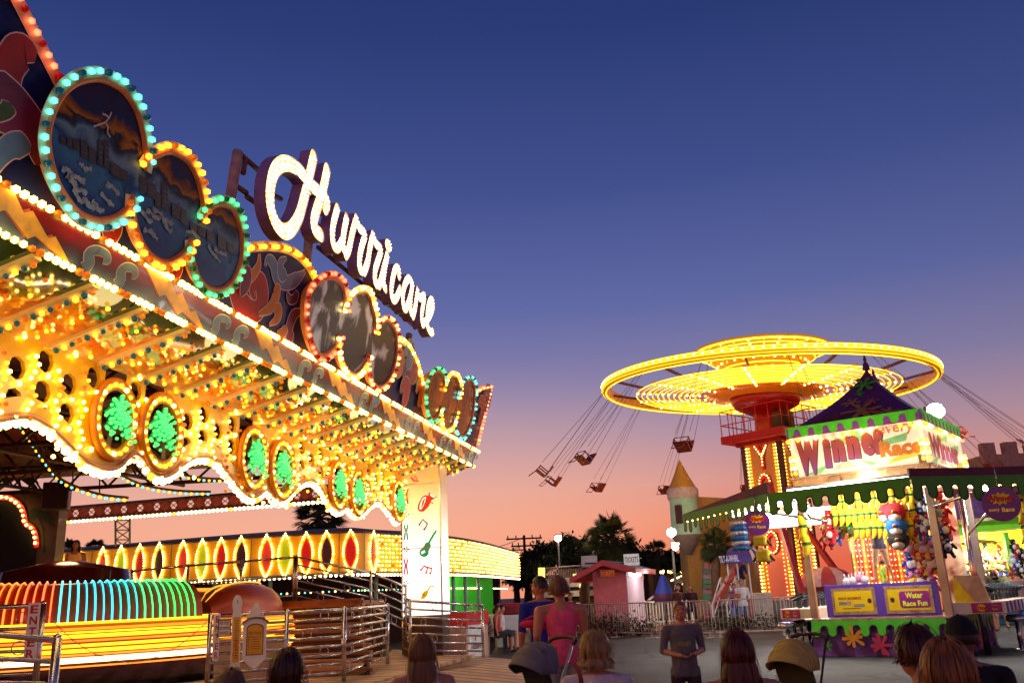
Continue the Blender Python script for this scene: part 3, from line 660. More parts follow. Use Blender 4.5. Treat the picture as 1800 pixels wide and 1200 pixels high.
# ---- lit end pillar with painted instruments
PU = 19.95
def PP(px, py, l=0.): return onplane(px, py, FC(PU, 0, 0), UD) - UD * l
def zz(L, s=3.333, ox=700, oy=800): return [(ox + x / s, oy + y / s) for x, y in L]
def pillar():
    v0, v1 = uvz(PP(707, 1000))[1], uvz(PP(776, 1000))[1]
    z1, z0 = uvz(PP(740, 835))[2], uvz(PP(740, 1081))[2]
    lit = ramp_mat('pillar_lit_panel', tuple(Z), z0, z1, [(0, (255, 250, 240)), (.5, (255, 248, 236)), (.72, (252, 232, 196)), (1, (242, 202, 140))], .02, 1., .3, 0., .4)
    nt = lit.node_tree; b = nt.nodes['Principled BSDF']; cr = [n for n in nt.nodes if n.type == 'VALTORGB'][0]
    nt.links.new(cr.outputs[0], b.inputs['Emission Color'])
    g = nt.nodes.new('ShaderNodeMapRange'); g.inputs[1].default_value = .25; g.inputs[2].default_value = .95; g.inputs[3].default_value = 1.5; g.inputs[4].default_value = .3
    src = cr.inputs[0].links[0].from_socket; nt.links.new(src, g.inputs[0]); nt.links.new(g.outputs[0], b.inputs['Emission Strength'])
    def C(v, z, l=0.): return FC(PU - l, v, z)
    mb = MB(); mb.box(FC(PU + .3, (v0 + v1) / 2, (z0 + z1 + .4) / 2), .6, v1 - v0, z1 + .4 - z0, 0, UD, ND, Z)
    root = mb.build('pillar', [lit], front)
    b = MB(); b.box(FC(PU + .33, (v0 + v1) / 2, z0 / 2), .58, v1 - v0 - .04, z0, 0, UD, ND, Z); b.build('pillar_base', [mat('pillar_base_dark', S(90, 62, 48), .5, var=.25)], root)
    f = MB()
    for v in (v0, v1): f.box(FC(PU - .012, v, (z0 + z1 + .4) / 2), .03, .03, z1 + .4 - z0, 0, UD, ND, Z)
    for py in (850, 963): f.box(FC(PU - .008, (v0 + v1) / 2, uvz(PP(740, py))[2]), .02, v1 - v0 - .03, .012, 0, UD, ND, Z)
    f.build('pillar_frame', [CHROME], root)
    c = [S(200, 20, 20), S(30, 30, 120), S(0, 150, 100), S(235, 190, 20), S(20, 140, 170), S(215, 70, 120)]
    ms = [mat('motif_%s' % n, k, .5, var=.05, em=k, es=.5) for n, k in zip(('red', 'navy', 'green', 'yellow', 'teal', 'pink'), c)] + [mat('motif_white', (.9, .9, .85, 1), .5, var=0, em=(.9, .9, .85, 1), es=.8)]
    a = MB(); n = [0]
    def poly(L, mi): n[0] += 1; a.poly([PP(x, y, .004 + .0005 * n[0]) for x, y in zz(L)], mi)
    def line(L, w, mi): n[0] += 1; a.strip([PP(x, y, .004 + .0005 * n[0]) for x, y in zz(L)], w, -UD, mi)
    def disc(x, y, r, mi, ry=None): poly([(x + r * cos(t * pi / 8), y + (ry or r) * sin(t * pi / 8)) for t in range(16)], mi)
    # brass horn
    poly([(180, 216), (228, 243), (214, 250), (196, 262), (178, 300), (150, 328), (126, 329), (113, 312), (118, 285), (136, 248), (150, 236), (168, 233), (176, 238)], 0)
    poly([(150, 246), (164, 243), (158, 270), (146, 300), (133, 318), (124, 312), (128, 288), (140, 256)], 6)
    poly([(150, 252), (158, 252), (150, 282), (140, 304), (134, 306), (140, 276)], 0); line([(182, 274), (207, 280)], .02, 0); poly([(186, 222), (222, 242), (205, 246), (188, 236)], 6)
    for pts, mi in (([(125, 404), (144, 374), (172, 400), (155, 431)], 1), ([(136, 670), (150, 648), (198, 662), (190, 690)], 0)):
        line(pts, .035, mi)
    line([(173, 655), (165, 686)], .03, 0)
    for x, y, mi in ((124, 405, 1), (153, 432, 1), (134, 671, 0), (164, 687, 0), (188, 691, 0)): disc(x, y, 6, mi)
    # guitar
    disc(173, 528, 19, 2, 20); disc(152, 568, 28, 2, 26); poly([(155, 525), (190, 535), (175, 570), (135, 550)], 2); line([(176, 520), (214, 452)], .05, 2); poly([(210, 455), (218, 436), (228, 440), (218, 462)], 2)
    disc(166, 537, 8, 0); line([(136, 572), (158, 560)], .06, 6)
    # lute
    poly([(132, 842), (138, 815), (152, 795), (170, 788), (178, 798), (172, 820), (155, 838)], 3); line([(172, 793), (192, 762), (210, 768)], .035, 3); disc(152, 815, 5, 0)
    line([(75, 128), (92, 148), (120, 150)], .03, 0); line([(95, 140), (102, 118), (112, 140)], .02, 0)
    for t in range(1): line([(196, 140), (200, 110), (214, 96), (222, 110), (206, 122), (196, 112)], .02, 3)
    for y, m1, m2 in ((240, 0, 3), (450, 4, 3), (652, 5, 4), (880, 4, 5)):           # folk ornaments down the inner edge
        line([(36, y - 45), (44, y - 8), (36, y + 45)], .035, m1); line([(58, y - 45), (50, y - 8), (58, y + 45)], .035, m1); disc(47, y, 6, m2); disc(47, y - 50, 4, m1); disc(47, y + 50, 4, m1)
    for y in (345, 550, 748):
        for k in range(5): disc(48 + 12 * cos(k * 1.257), y + 12 * sin(k * 1.257), 5, (1, 0, 3)[k % 3])
        disc(48, y, 4, 4)
    a.build('instrument_artwork', ms, root)
pillar()
front_bulbs = [(p, B_AMBER_OFF if (m is B_WARM and random.random() < .03) else m, r) for p, m, r in front_bulbs]
bulbs(front, front_bulbs, 100)

# ================================================================== ILLUMINATED NAME SIGN
def PS(px, py, l=0.): return onplane(px, py, FC(0, VL, 0), ND) + ND * l
letter_face = two_tone('letter_face', S(255, 205, 70), S(255, 244, 200), 14, .5, .05, .5, detail=2, em=1.6)
letter_side = mat('letter_side', S(176, 146, 190), .55, 0., var=.12)
B_LET = glow('bulb_letter', S(255, 240, 205), 3.2, S(255, 210, 110))
def sign():
    root = thing('name_sign', 'script sign reading Hurricane in bulb-lit letters on posts above the ride front', 'sign', FC(13, VL, 6.5))
    strokes = {
        'letter_h': ([[(541, 330), (538, 316), (525, 300), (506, 288), (491, 290), (479, 305), (473, 335), (474, 365), (483, 392), (497, 407), (511, 402), (524, 380), (532, 352), (539, 325), (545, 297), (550, 276)],
                      [(524, 299), (542, 322), (556, 335), (569, 346), (573, 357), (570, 366)], [(573, 299), (568, 324), (562, 347), (555, 368), (550, 388), (552, 404), (562, 413)]], .30),
        'letter_u': ([[(591, 366), (585, 388), (582, 410), (584, 430), (592, 436), (600, 420), (607, 382)], [(607, 384), (602, 410), (601, 432), (606, 449)]], .26),
        'letter_r': ([[(606, 449), (611, 438), (617, 410), (624, 384)], [(624, 386), (629, 400), (639, 412), (635, 428), (630, 450), (630, 472), (638, 478)]], .27),
        'letter_r_': ([[(638, 478), (644, 460), (648, 435), (653, 413)], [(653, 414), (658, 428), (667, 439), (663, 455), (657, 475), (657, 496), (664, 502)]], .27),
        'letter_i': ([[(664, 502), (669, 485), (673, 466), (678, 448)], [(678, 449), (673, 475), (671, 497), (675, 508)]], .27),
        'letter_c': ([[(699, 486), (698, 473), (692, 474), (687, 492), (685, 513), (688, 526), (694, 524), (701, 508)]], .27),
        'letter_a': ([[(722, 500), (716, 490), (709, 500), (705, 520), (707, 540), (712, 541), (718, 522), (722, 500)], [(722, 500), (719, 524), (719, 546), (723, 556)]], .27),
        'letter_n': ([[(723, 556), (727, 540), (731, 510)], [(731, 512), (735, 524), (743, 520), (741, 535), (738, 556), (740, 570), (744, 566)]], .27),
        'letter_e': ([[(744, 566), (752, 556), (758, 540), (757, 528), (752, 531), (748, 550), (748, 572), (754, 584), (758, 583)]], .27)}
    nb = []; lift = 0
    for nm, (ss, w) in strokes.items():
        mb = MB()
        w *= .86 if nm == 'letter_h' else .74
        for s_ in ss:
            q = smooth([PS(*p) for p in s_], 5); lift += .0015
            k = len(q); n_ = ND; L, R = [], []
            for i, p in enumerate(q):
                t = q[min(i + 1, k - 1)] - q[max(i - 1, 0)]; x = n_.cross(t).normalized() * w / 2; L.append(p + x); R.append(p - x)
            t0 = (q[0] - q[1]).normalized(); t1 = (q[-1] - q[-2]).normalized()
            cap0 = [q[0] + (L[0] - q[0]) * cos(a) + t0 * (w / 2) * sin(a) for a in [pi * j / 7 for j in range(1, 7)]]
            cap1 = [q[-1] + (R[-1] - q[-1]) * cos(a) + t1 * (w / 2) * sin(a) for a in [pi * j / 7 for j in range(1, 7)]]
            f = ND * lift; d = ND * -.17
            fr = [(i, i + k, i + k + 1, i + 1) for i in range(k - 1)]
            mb.add([p + f for p in L + R], fr, 0)
            mb.poly([p + f for p in [R[0]] + cap0[::-1] + [L[0]]], 0); mb.poly([p + f for p in [L[-1]] + cap1[::-1] + [R[-1]]], 0)
            rim = L + cap1[::-1] + R[::-1] + cap0[::-1]; m = len(rim)
            mb.add([p + ND * (lift + .02) for p in rim] + [p + d for p in rim], [(i, (i + 1) % m, m + (i + 1) % m, m + i) for i in range(m)], 1)
            mb.add([p + d for p in L + R], [q_[::-1] for q_ in fr], 1)
            for o_ in (-.55, .05, .6):
                for p, t in along([p + (a - p) * o_ for p, a in zip(q, L)], .082): nb.append((p + ND * (lift + .02), B_LET, .021))
        if nm == 'letter_i':
            c = PS(682, 432); pts = [c + UD * .16 * cos(a) + Z * .14 * sin(a) for a in [2 * pi * j / 16 for j in range(16)]]
            mb.prism(pts, -ND * .17, 0, 1)
            for j in range(9): nb.append((c + UD * .12 * cos(j * .7) + Z * .1 * sin(j * .7) + ND * .02, B_LET, .024))
        mb.build(nm.rstrip('_'), [letter_face, letter_side], root)
    bulbs(root, nb, 60)
    post_m = mat('sign_post', S(205, 175, 150), .6, .0, var=.3)
    for L in ([(456, 261), (450, 300), (444, 345), (437, 372), (428, 405), (418, 445)], [(577, 400), (574, 440), (570, 500)], [(672, 500), (669, 540), (666, 575)], [(745, 585), (742, 612), (738, 650)]):
        mb = MB(); mb.tube([PS(x, y, -.34) for x, y in L], .075, 0, 10); mb.build('post', [post_m], root)
    mb = MB()
    for a, b in (((456, 262), (492, 296)), ((448, 318), (470, 334)), ((468, 272), (464, 300)), ((470, 340), (505, 365)), ((500, 330), (528, 345)), ((524, 385), (540, 395)), ((565, 370), (600, 400)), ((600, 412), (760, 545)), ((590, 430), (752, 570))):
        mb.tube([PS(*a, -.33), PS(*b, -.33)], .04, 0, 6)
    mb.build('truss', [mat('truss_brown', S(150, 105, 80), .6, .0)], root)
sign()

# ================================================================== RIDE HALL BEHIND THE FRONT
hall = thing('ride_hall', 'dark steel roof over the spinning ride, with a round-holed lit beam and painted back wall', 'ride building', FC(12, -6, 0))
hb = []
roof_red = mat('hall_roof', S(120, 38, 20), .6, var=.4, sc=1.5); steel_d = mat('truss_steel', S(80, 48, 36), .55, .3, var=.3)
def hallparts():
    mb = MB()
    A, B, C_, D_ = FC(1.5, -.15, 5.0), FC(21., -.15, 5.0), FC(23, -15, 5.6), FC(1.5, -15, 5.6)
    mb.add([A, B, C_, D_], [(3, 2, 1, 0)]); mb.add([p + Z * .15 for p in (A, B, C_, D_)], [(0, 1, 2, 3)])
    mb.build('roof', [roof_red], hall)
    t = MB()
    for u in (5, 8, 11, 14, 17, 20):
        a, b = FC(u, -.6, 4.55), FC(u, -13, 4.75); t.tube([a, b], .05); c, d = FC(u, -.6, 4.95), FC(u, -13, 5.45); t.tube([c, d], .05)
        for k in range(10):
            t.tube([a.lerp(b, k / 10), c.lerp(d, (k + .5) / 10)], .03, 0, 6); t.tube([c.lerp(d, (k + .5) / 10), a.lerp(b, (k + 1) / 10)], .03, 0, 6)
    for v in (-3, -6.5, -10):
        t.tube([FC(3, v, 4.7), FC(21, v, 4.7)], .045)
        for k in range(18): t.tube([FC(3 + k, v, 4.7), FC(3.5 + k, v, 5.15)], .025, 0, 5); t.tube([FC(3.5 + k, v, 5.15), FC(4 + k, v, 4.7)], .025, 0, 5)
    for px, py in ((128, 860), (175, 870), (318, 855)): t.tube([D(px, py, 24), D(px, py - 80, 24)], .02, 0, 5)
    t.build('roof_truss', [steel_d], hall)
    # rear beam with round openings
    a, b = D(92, 905, 30), D(740, 845, 26.4); b.z = a.z; ex = (b - a).normalized(); ez = Z; nn = ex.cross(ez)
    if nn.y > 0: nn = -nn
    L = (b - a).length; H = .42; mb = MB(); n = int(L / .62)
    for i in range(n):
        x0, x1 = L * i / n, L * (i + 1) / n; xc = (x0 + x1) / 2
        sq = [(x0, -H / 2), (xc, -H / 2), (x1, -H / 2), (x1, 0), (x1, H / 2), (xc, H / 2), (x0, H / 2), (x0, 0)]
        hl = [(xc + .115 * cos(q), .115 * sin(q)) for q in [-.75 * pi + k * pi / 8 for k in range(16)]]
        P = lambda q, l=0: a + ex * q[0] + ez * q[1] + nn * l
        mb.add([P(q) for q in sq] + [P(q) for q in hl], [f for k in range(8) for f in ((k, (k + 1) % 8, 8 + (2 * k + 2) % 16, 8 + 2 * k + 1), (k, 8 + 2 * k + 1, 8 + 2 * k))], 0)
        mb.strip([P((x0, -H / 2), .01), P((x1, H / 2), .01)], .025, nn, 1); mb.strip([P((x0, H / 2), .014), P((x1, -H / 2), .014)], .025, nn, 1)
    for s_ in (-1, 1): mb.tube([a + ez * s_ * H / 2, b + ez * s_ * H / 2], .045, 1)
    mb.build('rear_beam', [mat('beam_orange', S(190, 80, 30), .5, var=.25, em=S(190, 70, 20), es=.12), steel_d], hall)
    for i, (p, q) in enumerate(along([a - ex * 1.4 - ez * .28 + nn * .05, b - ez * .28 + nn * .05], .16)): hb.append((p, B_WHITE if i % 13 else B_AMBER, .055))
    # lattice tower
    t = MB(); x0, x1 = 203, 228; Y = 31
    for x in (x0, x1):
        for dy in (0, .5): t.tube([D(x, 1060, Y + dy), D(x, 898, Y + dy)], .035, 0, 6)
    for k in range(9):
        ya, yb = 1050 - k * 17, 1033 - k * 17
        t.tube([D(x0, ya, Y), D(x1, yb, Y)], .02, 0, 5); t.tube([D(x1, ya, Y), D(x0, yb, Y)], .02, 0, 5); t.tube([D(x0, ya, Y), D(x1, ya, Y)], .02, 0, 5)
    t.build('lattice_tower', [mat('lattice_olive', S(170, 160, 90), .5, .3)], hall)
    # painted back wall with the dark arched doorway
    Y = 26.; w = MB()
    mural = ramp_mat('wall_mural', tuple(Z), 1.2, 5., [(0, (150, 90, 30)), (.3, (140, 95, 45)), (.55, (90, 90, 60)), (.75, (100, 70, 50)), (1, (60, 20, 20))], .3, 1.2, .5, 0., .1)
    P0, P1 = D(-330, 1030, Y), D(91, 1030, Y)
    w.prism([V((P0.x, Y, 0)), V((P1.x, Y, 0)), V((P1.x, Y, 5.1)), V((P0.x, Y, 5.1))], V((0, .5, 0)), 0)
    wall = w.build('back_wall', [mural], hall)
    arch = [(-260, 1120), (-260, 878), (-100, 871), (0, 873), (22, 878), (36, 890), (42, 905), (45, 920), (55, 926), (62, 940), (64, 962), (60, 1040), (58, 1120)]
    d = MB(); d.poly([D(x, y, Y - .03) for x, y in arch]); d.build('doorway', [mat('doorway_dark', S(24, 20, 30), .9, var=.2)], wall)
    r = MB(); q = smooth([D(x, y, Y - .05) for x, y in arch[2:11]], 4); r.strip(q, .16, V((0, -1, 0)), 0, .0); r.build('doorway_rim', [mat('rim_red', S(190, 25, 15), .4, em=S(220, 20, 10), es=.35)], wall)
    for p, t_ in along(q, .16): hb.append((p - V((0, .06, 0)), B_WARM, .05))
    pm = MB()
    for cx, cy, R in ((32, 838, 34), (68, 905, 26), (76, 1012, 18)):
        for k in range(9):
            ang = radians(-10 + 200 * k / 8); pts = [D(cx + R * t * cos(ang) * (1.1), cy - R * (t * sin(ang) - .6 * t * t), Y - .006 - .001 * k) for t in (0, .3, .6, .85, 1)]
            pm.strip(pts, [.05, .16, .18, .1, .02], V((0, -1, 0)), 0)
        pm.strip([D(cx, cy, Y - .005), D(cx + 8, cy + R, Y - .005), D(cx + 10, cy + R * 2.5, Y - .005)], .07, V((0, -1, 0)), 1)
    pm.build('palm_artwork', [mat('mural_palm', S(38, 52, 26), .6, var=.4), mat('mural_trunk', S(48, 30, 22), .6)], wall)
    # strings of coloured bulbs
    for L, Y in (([(25, 735), (52, 775), (80, 815), (105, 845), (140, 862), (180, 874), (225, 879)], 17.), ([(185, 822), (215, 840), (255, 857), (310, 866), (370, 868)], 19.), ([(305, 834), (350, 843), (405, 845), (450, 838)], 20.), ([(395, 840), (480, 858), (540, 842)], 21.)):
        q = smooth([D(x, y, Y) for x, y in L], 4); s_ = MB(); s_.tube([p + Z * .05 for p in q], .03, 0, 6); s_.build('bulb_string', [mat('string_gold', S(150, 100, 40), .5)], hall)
        for i, (p, t_) in enumerate(along(q, .12)): hb.append((p, (B_TEAL, B_AMBER)[i % 2], .034))
    # red loudspeaker hung from the roof
    bulbs(hall, hb, 60)
hallparts()
def speaker_box():
    root = thing('loudspeaker', 'dark red loudspeaker box hung under the ride roof beside the painted wall', 'loudspeaker', D(100, 895, 23))
    ex, ez = (V((.95, .3, 0))).normalized(), Z; ey = ez.cross(ex)
    c = D(100, 872, 23); m = MB(); m.box(c, .62, .5, .68, 0, ex, ey, ez, .03); m.build('cabinet', [mat('speaker_red', S(70, 10, 12), .45, var=.2)], root)
    g = MB(); g.box(c - ey * .262, .54, .02, .6, 0, ex, ey, ez); g.build('grille', [mat('speaker_grille', S(50, 8, 10), .7, bump=.6, bsc=120)], root)
    h = MB(); h.tube([c + Z * .34, c + Z * 1.2], .025, 0); h.build('bracket', [steel_d], root)
speaker_box()

# ================================================================== REAR CANOPY
can = thing('lit_canopy', 'long yellow bulb-lit canopy with red purple and green pointed ovals behind the ride', 'canopy', D(500, 1005, 30))
def canopy():
    ZB, ZT = 2.45, 3.72
    path = [(-40, 33.2), (91, 32.), (250, 30.4), (400, 29.2), (520, 28.7), (605, 28.5), (632, 28.7), (655, 29.4), (690, 30.4), (780, 33.), (850, 38.), (912, 48.)]
    base = []
    for px, y in path:
        p = D(px, 1010, y); base.append(V((p.x, p.y, 0)))
    fine = smooth(base, 6)
    m = MB(); k = len(fine)
    m.add([p + Z * ZB for p in fine] + [p + Z * ZT for p in fine], [(i, i + 1, k + i + 1, k + i) for i in range(k - 1)], 0)
    back = V((-1.5, 7, 0))
    m.build('canopy_fascia', [mat('canopy_yellow', S(245, 165, 22), .35, var=.1, sc=1.5, em=S(250, 165, 25), es=.12)], can)
    r = MB(); r.add([p + Z * (ZT + .02) for p in fine] + [p + back + Z * (ZT + .7) for p in fine], [(i, i + 1, k + i + 1, k + i) for i in range(k - 1)], 0)
    r.add([p + Z * (ZB + .3) for p in fine] + [p + back + Z * (ZB + .3) for p in fine], [(i + 1, i, k + i, k + i + 1) for i in range(k - 1)], 1)
    r.tube([p + Z * ZT for p in fine], .06, 0, 6); r.tube([p + Z * ZB for p in fine], .05, 1, 6)
    r.build('canopy_roof', [mat('canopy_roof_purple', S(70, 48, 70), .6), mat('canopy_ceiling', S(120, 110, 90), .6)], can)
    cb = []
    def at(px, z, l=0.):
        best = None
        for a, b in zip(fine, fine[1:]):
            n = V((b.y - a.y, a.x - b.x, 0)).normalized(); n = -n if n.dot(EYE - a) < 0 else n
            q = onplane(px, 1000, a, n); t = (q - a).dot(b - a) / (b - a).length_squared
            if -.001 <= t <= 1.001: return a.lerp(b, t) + Z * z + n * l, (b - a).normalized(), n
        return None
    cols = {'r': mat('oval_red', S(205, 20, 30), .4, var=.08, em=S(200, 10, 20), es=.25), 'p': mat('oval_purple', S(62, 18, 55), .4, var=.1), 'g': mat('oval_lime', S(190, 205, 30), .4, var=.1, em=S(180, 200, 20), es=.3), 's': mat('oval_salmon', S(225, 60, 50), .4, var=.08, em=S(220, 50, 40), es=.25)}
    zc = (ZB + ZT) / 2
    for px, c in ((104, 'r'), (139, 'p'), (180, 's'), (212, 'g'), (245, 'r'), (279, 'p'), (321, 's'), (355, 'g'), (388, 'r'), (423, 'p'), (468, 's'), (501, 'g'), (538, 'r'), (574, 'p'), (616, 'r'), (655, 'r')):
        p, t, n = at(px, zc); W, H = .17, .5
        o = []
        for i in range(20):
            s_ = -1 + 2 * (i % 10) / 10; s_ = s_ if i < 10 else -s_; o.append(p + t * W * (1 - s_ * s_) * (1 if i < 10 else -1) + Z * H * s_ + n * .012)
        q = MB(); q.poly(o, 0); q.build('pointed_oval', [cols[c]], can)
        for i, (b, _) in enumerate(along([p + (x - p) * 1.35 + n * .03 for x in o], .085, True)): cb.append((b, B_WARM if i % 7 else B_AMBER, .034))
    for px in (160, 300, 440, 596, 640):
        p, t, n = at(px, zc); q = MB(); q.box(p + n * .006, .02, .012, ZT - ZB - .1, 0, t, n, Z); q.build('panel_seam', [mat('seam_brown', S(150, 95, 30), .6)], can)
    # dense rows of bulbs on the right arm
    seg = [p for p in fine if p.x > D(664, 1000, 29.8).x - .02]
    for i, (p, t) in enumerate(along(seg, .2)):
        n = V((t.y, -t.x, 0)); n = -n if n.dot(EYE - p) < 0 else n
        for j in range(9): cb.append((p + Z * (ZB + .09 + j * .137) + n * (.05 + .03 * sin(j * .4)), B_RED_OFF if (i * 5 + j * 3) % 23 == 0 else (B_WARM if (i + j) % 3 else B_AMBER), .036))
    for p, t in along(fine, .17):
        n = V((t.y, -t.x, 0)); n = -n if n.dot(EYE - p) < 0 else n; cb.append((p + Z * (ZB - .07) + n * .03, B_WHITE, .045))
    inner = [p + back * .45 for p in fine]
    for i, (p, t) in enumerate(along(inner, .22)): cb.append((p + Z * 1.95, B_TEAL if i % 2 else B_WARM, .035))
    bulbs(can, cb, 60)
    pm = mat('canopy_post', S(130, 165, 170), .5); 
    for px, yo in ((245, 1.), (343, 1.), (450, 1.), (718, 1.5), (800, .6), (822, .6), (842, .6), (864, .6)):
        p, t, n = at(px, 0); q = MB(); q.tube([p - n * yo, p - n * yo + Z * ZB], .07, 0, 8); q.build('canopy_post', [pm], can)
    b = MB(); p, q = D(200, 1030, 37), D(735, 1030, 37); b.prism([V((p.x, 37, 0)), V((q.x, 37, 0)), V((q.x, 37, 2.7)), V((p.x, 37, 2.7))], V((0, .2, 0)), 0); b.build('rear_wall', [mat('rear_wall_dark', S(60, 28, 30), .7, var=.4)], can)
    gq = MB(); p, q = D(775, 1030, 41), D(866, 1030, 44); gq.prism([V((p.x, 41, 0)), V((q.x, 44, 0)), V((q.x, 44, 2.6)), V((p.x, 41, 2.6))], V((-.05, .2, 0)), 0); gq.build('green_wall', [mat('green_wall', S(40, 170, 40), .5, var=.15, em=S(30, 150, 20), es=.15)], can)
    dk = MB(); p, q = D(775, 1080, 36), D(870, 1080, 42); dk.prism([V((p.x, 36, 0)), V((q.x, 42, 0)), V((q.x, 42, .75)), V((p.x, 36, .75))], V((-.2, 3, 0)), 0); dk.build('low_counter', [mat('counter_white', S(215, 205, 195), .6, var=.15)], can)
    lamp('canopy_lamp', D(480, 1000, 31) , 40, (1, .8, .5)); lamp('canopy_lamp', D(820, 1015, 41), 60, (1, .85, .6))
canopy()

# ================================================================== THE SPINNING RIDE
def spinner():
    c0 = D(110, 1080, 18.6); O = V((c0.x, c0.y, 0)); R = 4.55
    root = thing('spinning_ride', 'round red-brown spinning ride with yellow light rings and rainbow light ribs behind the railings', 'ride', O)
    def ring(r, z, tr, mi, mb, a0=0., a1=2 * pi, n=72):
        full = abs(a1 - a0 - 2 * pi) < .01
        mb.tube([O + V((r * cos(a0 + (a1 - a0) * i / (n if full else n - 1)), r * sin(a0 + (a1 - a0) * i / (n if full else n - 1)), z)) for i in range(n)], tr, mi, 8, closed=full)
    b = MB(); b.lathe([(1.2, .36), (R - .35, .36), (R - .15, .5), (R - .05, .72), (R, .9), (R, 1.2), (R - .1, 1.38), (R - .8, 1.42), (1.4, 1.55), (1.2, 2.4), (.3, 2.6)], O, 72, 0)
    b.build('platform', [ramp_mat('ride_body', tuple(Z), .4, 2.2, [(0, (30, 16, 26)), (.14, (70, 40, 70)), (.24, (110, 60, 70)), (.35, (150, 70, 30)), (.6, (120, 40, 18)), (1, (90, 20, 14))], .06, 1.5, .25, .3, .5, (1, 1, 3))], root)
    ny = glow('neon_yellow', S(255, 205, 40), 2.6, S(255, 140, 10)); nw = glow('neon_white', S(255, 245, 205), 4, S(255, 190, 60)); no = glow('neon_orange', S(255, 120, 30), 2.2); 
    for r, z, tr, m in ((R + .02, .84, .042, nw), (R + .02, .98, .03, ny), (R + .02, 1.06, .025, ny), (R + .02, 1.2, .03, ny), (R - .03, 1.31, .022, no), (R - .1, 1.4, .022, ny), (R + .02, .92, .014, no), (R + .02, 1.13, .016, no), (R - .01, 1.26, .014, ny), (R - .5, 1.43, .016, ny), (R - .04, .74, .012, no)):
        mb = MB(); ring(r, z, tr, 0, mb); mb.build('neon_ring', [m], root)
    # car train: rounded fairing carrying hoops of coloured light
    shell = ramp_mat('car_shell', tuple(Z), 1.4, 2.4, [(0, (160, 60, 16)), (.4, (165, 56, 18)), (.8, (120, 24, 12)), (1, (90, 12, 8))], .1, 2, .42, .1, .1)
    cr = 3.75
    def section(a, z0=1.42, w=.55, h=.62, ph=pi):
        d = V((cos(a), sin(a), 0)); c = O + d * cr + Z * z0
        return [c + d * w * cos(t) + Z * h * sin(t) for t in [ph * i / 10 for i in range(11)]]
    a0, a1 = radians(-150), radians(-32)
    n = 40; mb = MB(); vs = []
    for i in range(n + 1): vs += section(a0 + (a1 - a0) * i / n)
    mb.add(vs, [(i * 11 + j, i * 11 + j + 1, (i + 1) * 11 + j + 1, (i + 1) * 11 + j) for i in range(n) for j in range(10)], 0, True)
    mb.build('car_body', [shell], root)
    pal = [S(255, 215, 60), S(255, 190, 40), S(255, 160, 40), S(255, 120, 40), S(255, 110, 60), S(80, 215, 235), S(60, 200, 225), S(50, 215, 190), S(70, 230, 120), S(60, 235, 90)]
    nr = 66
    for i in range(nr):
        t = i / (nr - 1); a = a0 + (a1 - a0) * (.02 + .96 * t)
        pts = section(a, 1.42, .585, .655)[0:8]
        k = 0 if t < .45 else min(9, int((t - .45) / .055)); m = glow('hoop_%d' % k, pal[k], 2.6)
        hoop = MB(); hoop.tube(pts, .012 if i % 2 else .016, 0, 6); hoop.build('light_hoop', [m], root)
    for j, (ac, col) in enumerate(((2, 0), (50, 1), (75, 0), (120, 1), (160, 0), (200, 1))):      # other gondolas round the ring, seat backs raised
        aa = radians(ac); vs = []; n = 16
        for i in range(n + 1):
            a = aa + radians(27) * (2 * i / n - 1); k = sqrt(max(.02, 1 - (2 * i / n - 1) ** 4 * .85)); vs += section(a, 1.42, .6 * k, .58 * k)
        mb = MB(); mb.add(vs, [(i * 11 + q, i * 11 + q + 1, (i + 1) * 11 + q + 1, (i + 1) * 11 + q) for i in range(n) for q in range(10)], 0, True)
        g = mb.build('gondola', [shell], root)
        tr = MB()
        for q, w in ((.62, 1.05), (.45, 1.06)):
            pts = []
            for i in range(n + 1):
                a = aa + radians(26.5) * (2 * i / n - 1); k = sqrt(max(.02, 1 - (2 * i / n - 1) ** 4 * .85)); d = V((cos(a), sin(a), 0)); t = pi * q
                pts.append(O + d * (cr + .62 * k * cos(t)) + Z * (1.42 + .61 * k * sin(t)))
            tr.tube(pts, .018, 0, 6)
        tr.build('gondola_trim', [glow('neon_gold', S(240, 165, 40), 1.3)], g)
    for k in range(6):
        a = radians(20 + 60 * k); d = V((cos(a), sin(a), 0)); m = MB(); m.bar(O + d * 1. + Z * 1.75, O + d * 3.5 + Z * 1.6, .16, .2, 0); m.build('sweep_arm', [mat('arm_red', S(140, 25, 18), .35, .2)], root)
    lamp('ride_glow', O + V((0, 0, 3.2)), 60, (1, .55, .25), .3)
spinner()

# ================================================================== RAILINGS, SIGNS, STAIRS
RAILW = mat('rail_steel', (.6, .56, .55, 1), .25, 1., var=.1)
def railing(label, pts, nb=6, r=.022, pr=.036, rings=True, group='chrome railings round the ride', posts=True):
    """pts: (point at foot, height)"""
    root = thing('railing', label, 'railing', pts[0][0], group)
    if posts:
        for p, h in pts:
            m = MB(); m.tube([p, p + Z * h], pr, 0, 10); m.ball(p + Z * h, pr * 1.05, 0); m.build('post', [RAILW], root)
    m = MB()
    for (p, h), (q, g) in zip(pts, pts[1:]):
        for k in range(nb):
            f = .98 - .86 * k / (nb - 1) if nb > 1 else .98
            m.tube([p + Z * h * f, q + Z * g * f], r if k else r * 1.35, 0, 8)
        if rings:
            L = (q - p).length; ex = (q - p) / L; n = max(1, int(L / .8))
            for i in range(n):
                for k in range(0, nb - 1, 2):
                    t = (i + .35 + .3 * (k % 4 == 0)) / n; z = p.lerp(q, t) + Z * (h * (1 - t) + g * t) * (.98 - .86 * (k + .5) / (nb - 1))
                    m.tube([z + ex * .07 * cos(a) + Z * .07 * sin(a) for a in [2 * pi * j / 12 for j in range(12)]], .007, 0, 5, closed=True)
    m.build('bars', [RAILW], root)
    return root
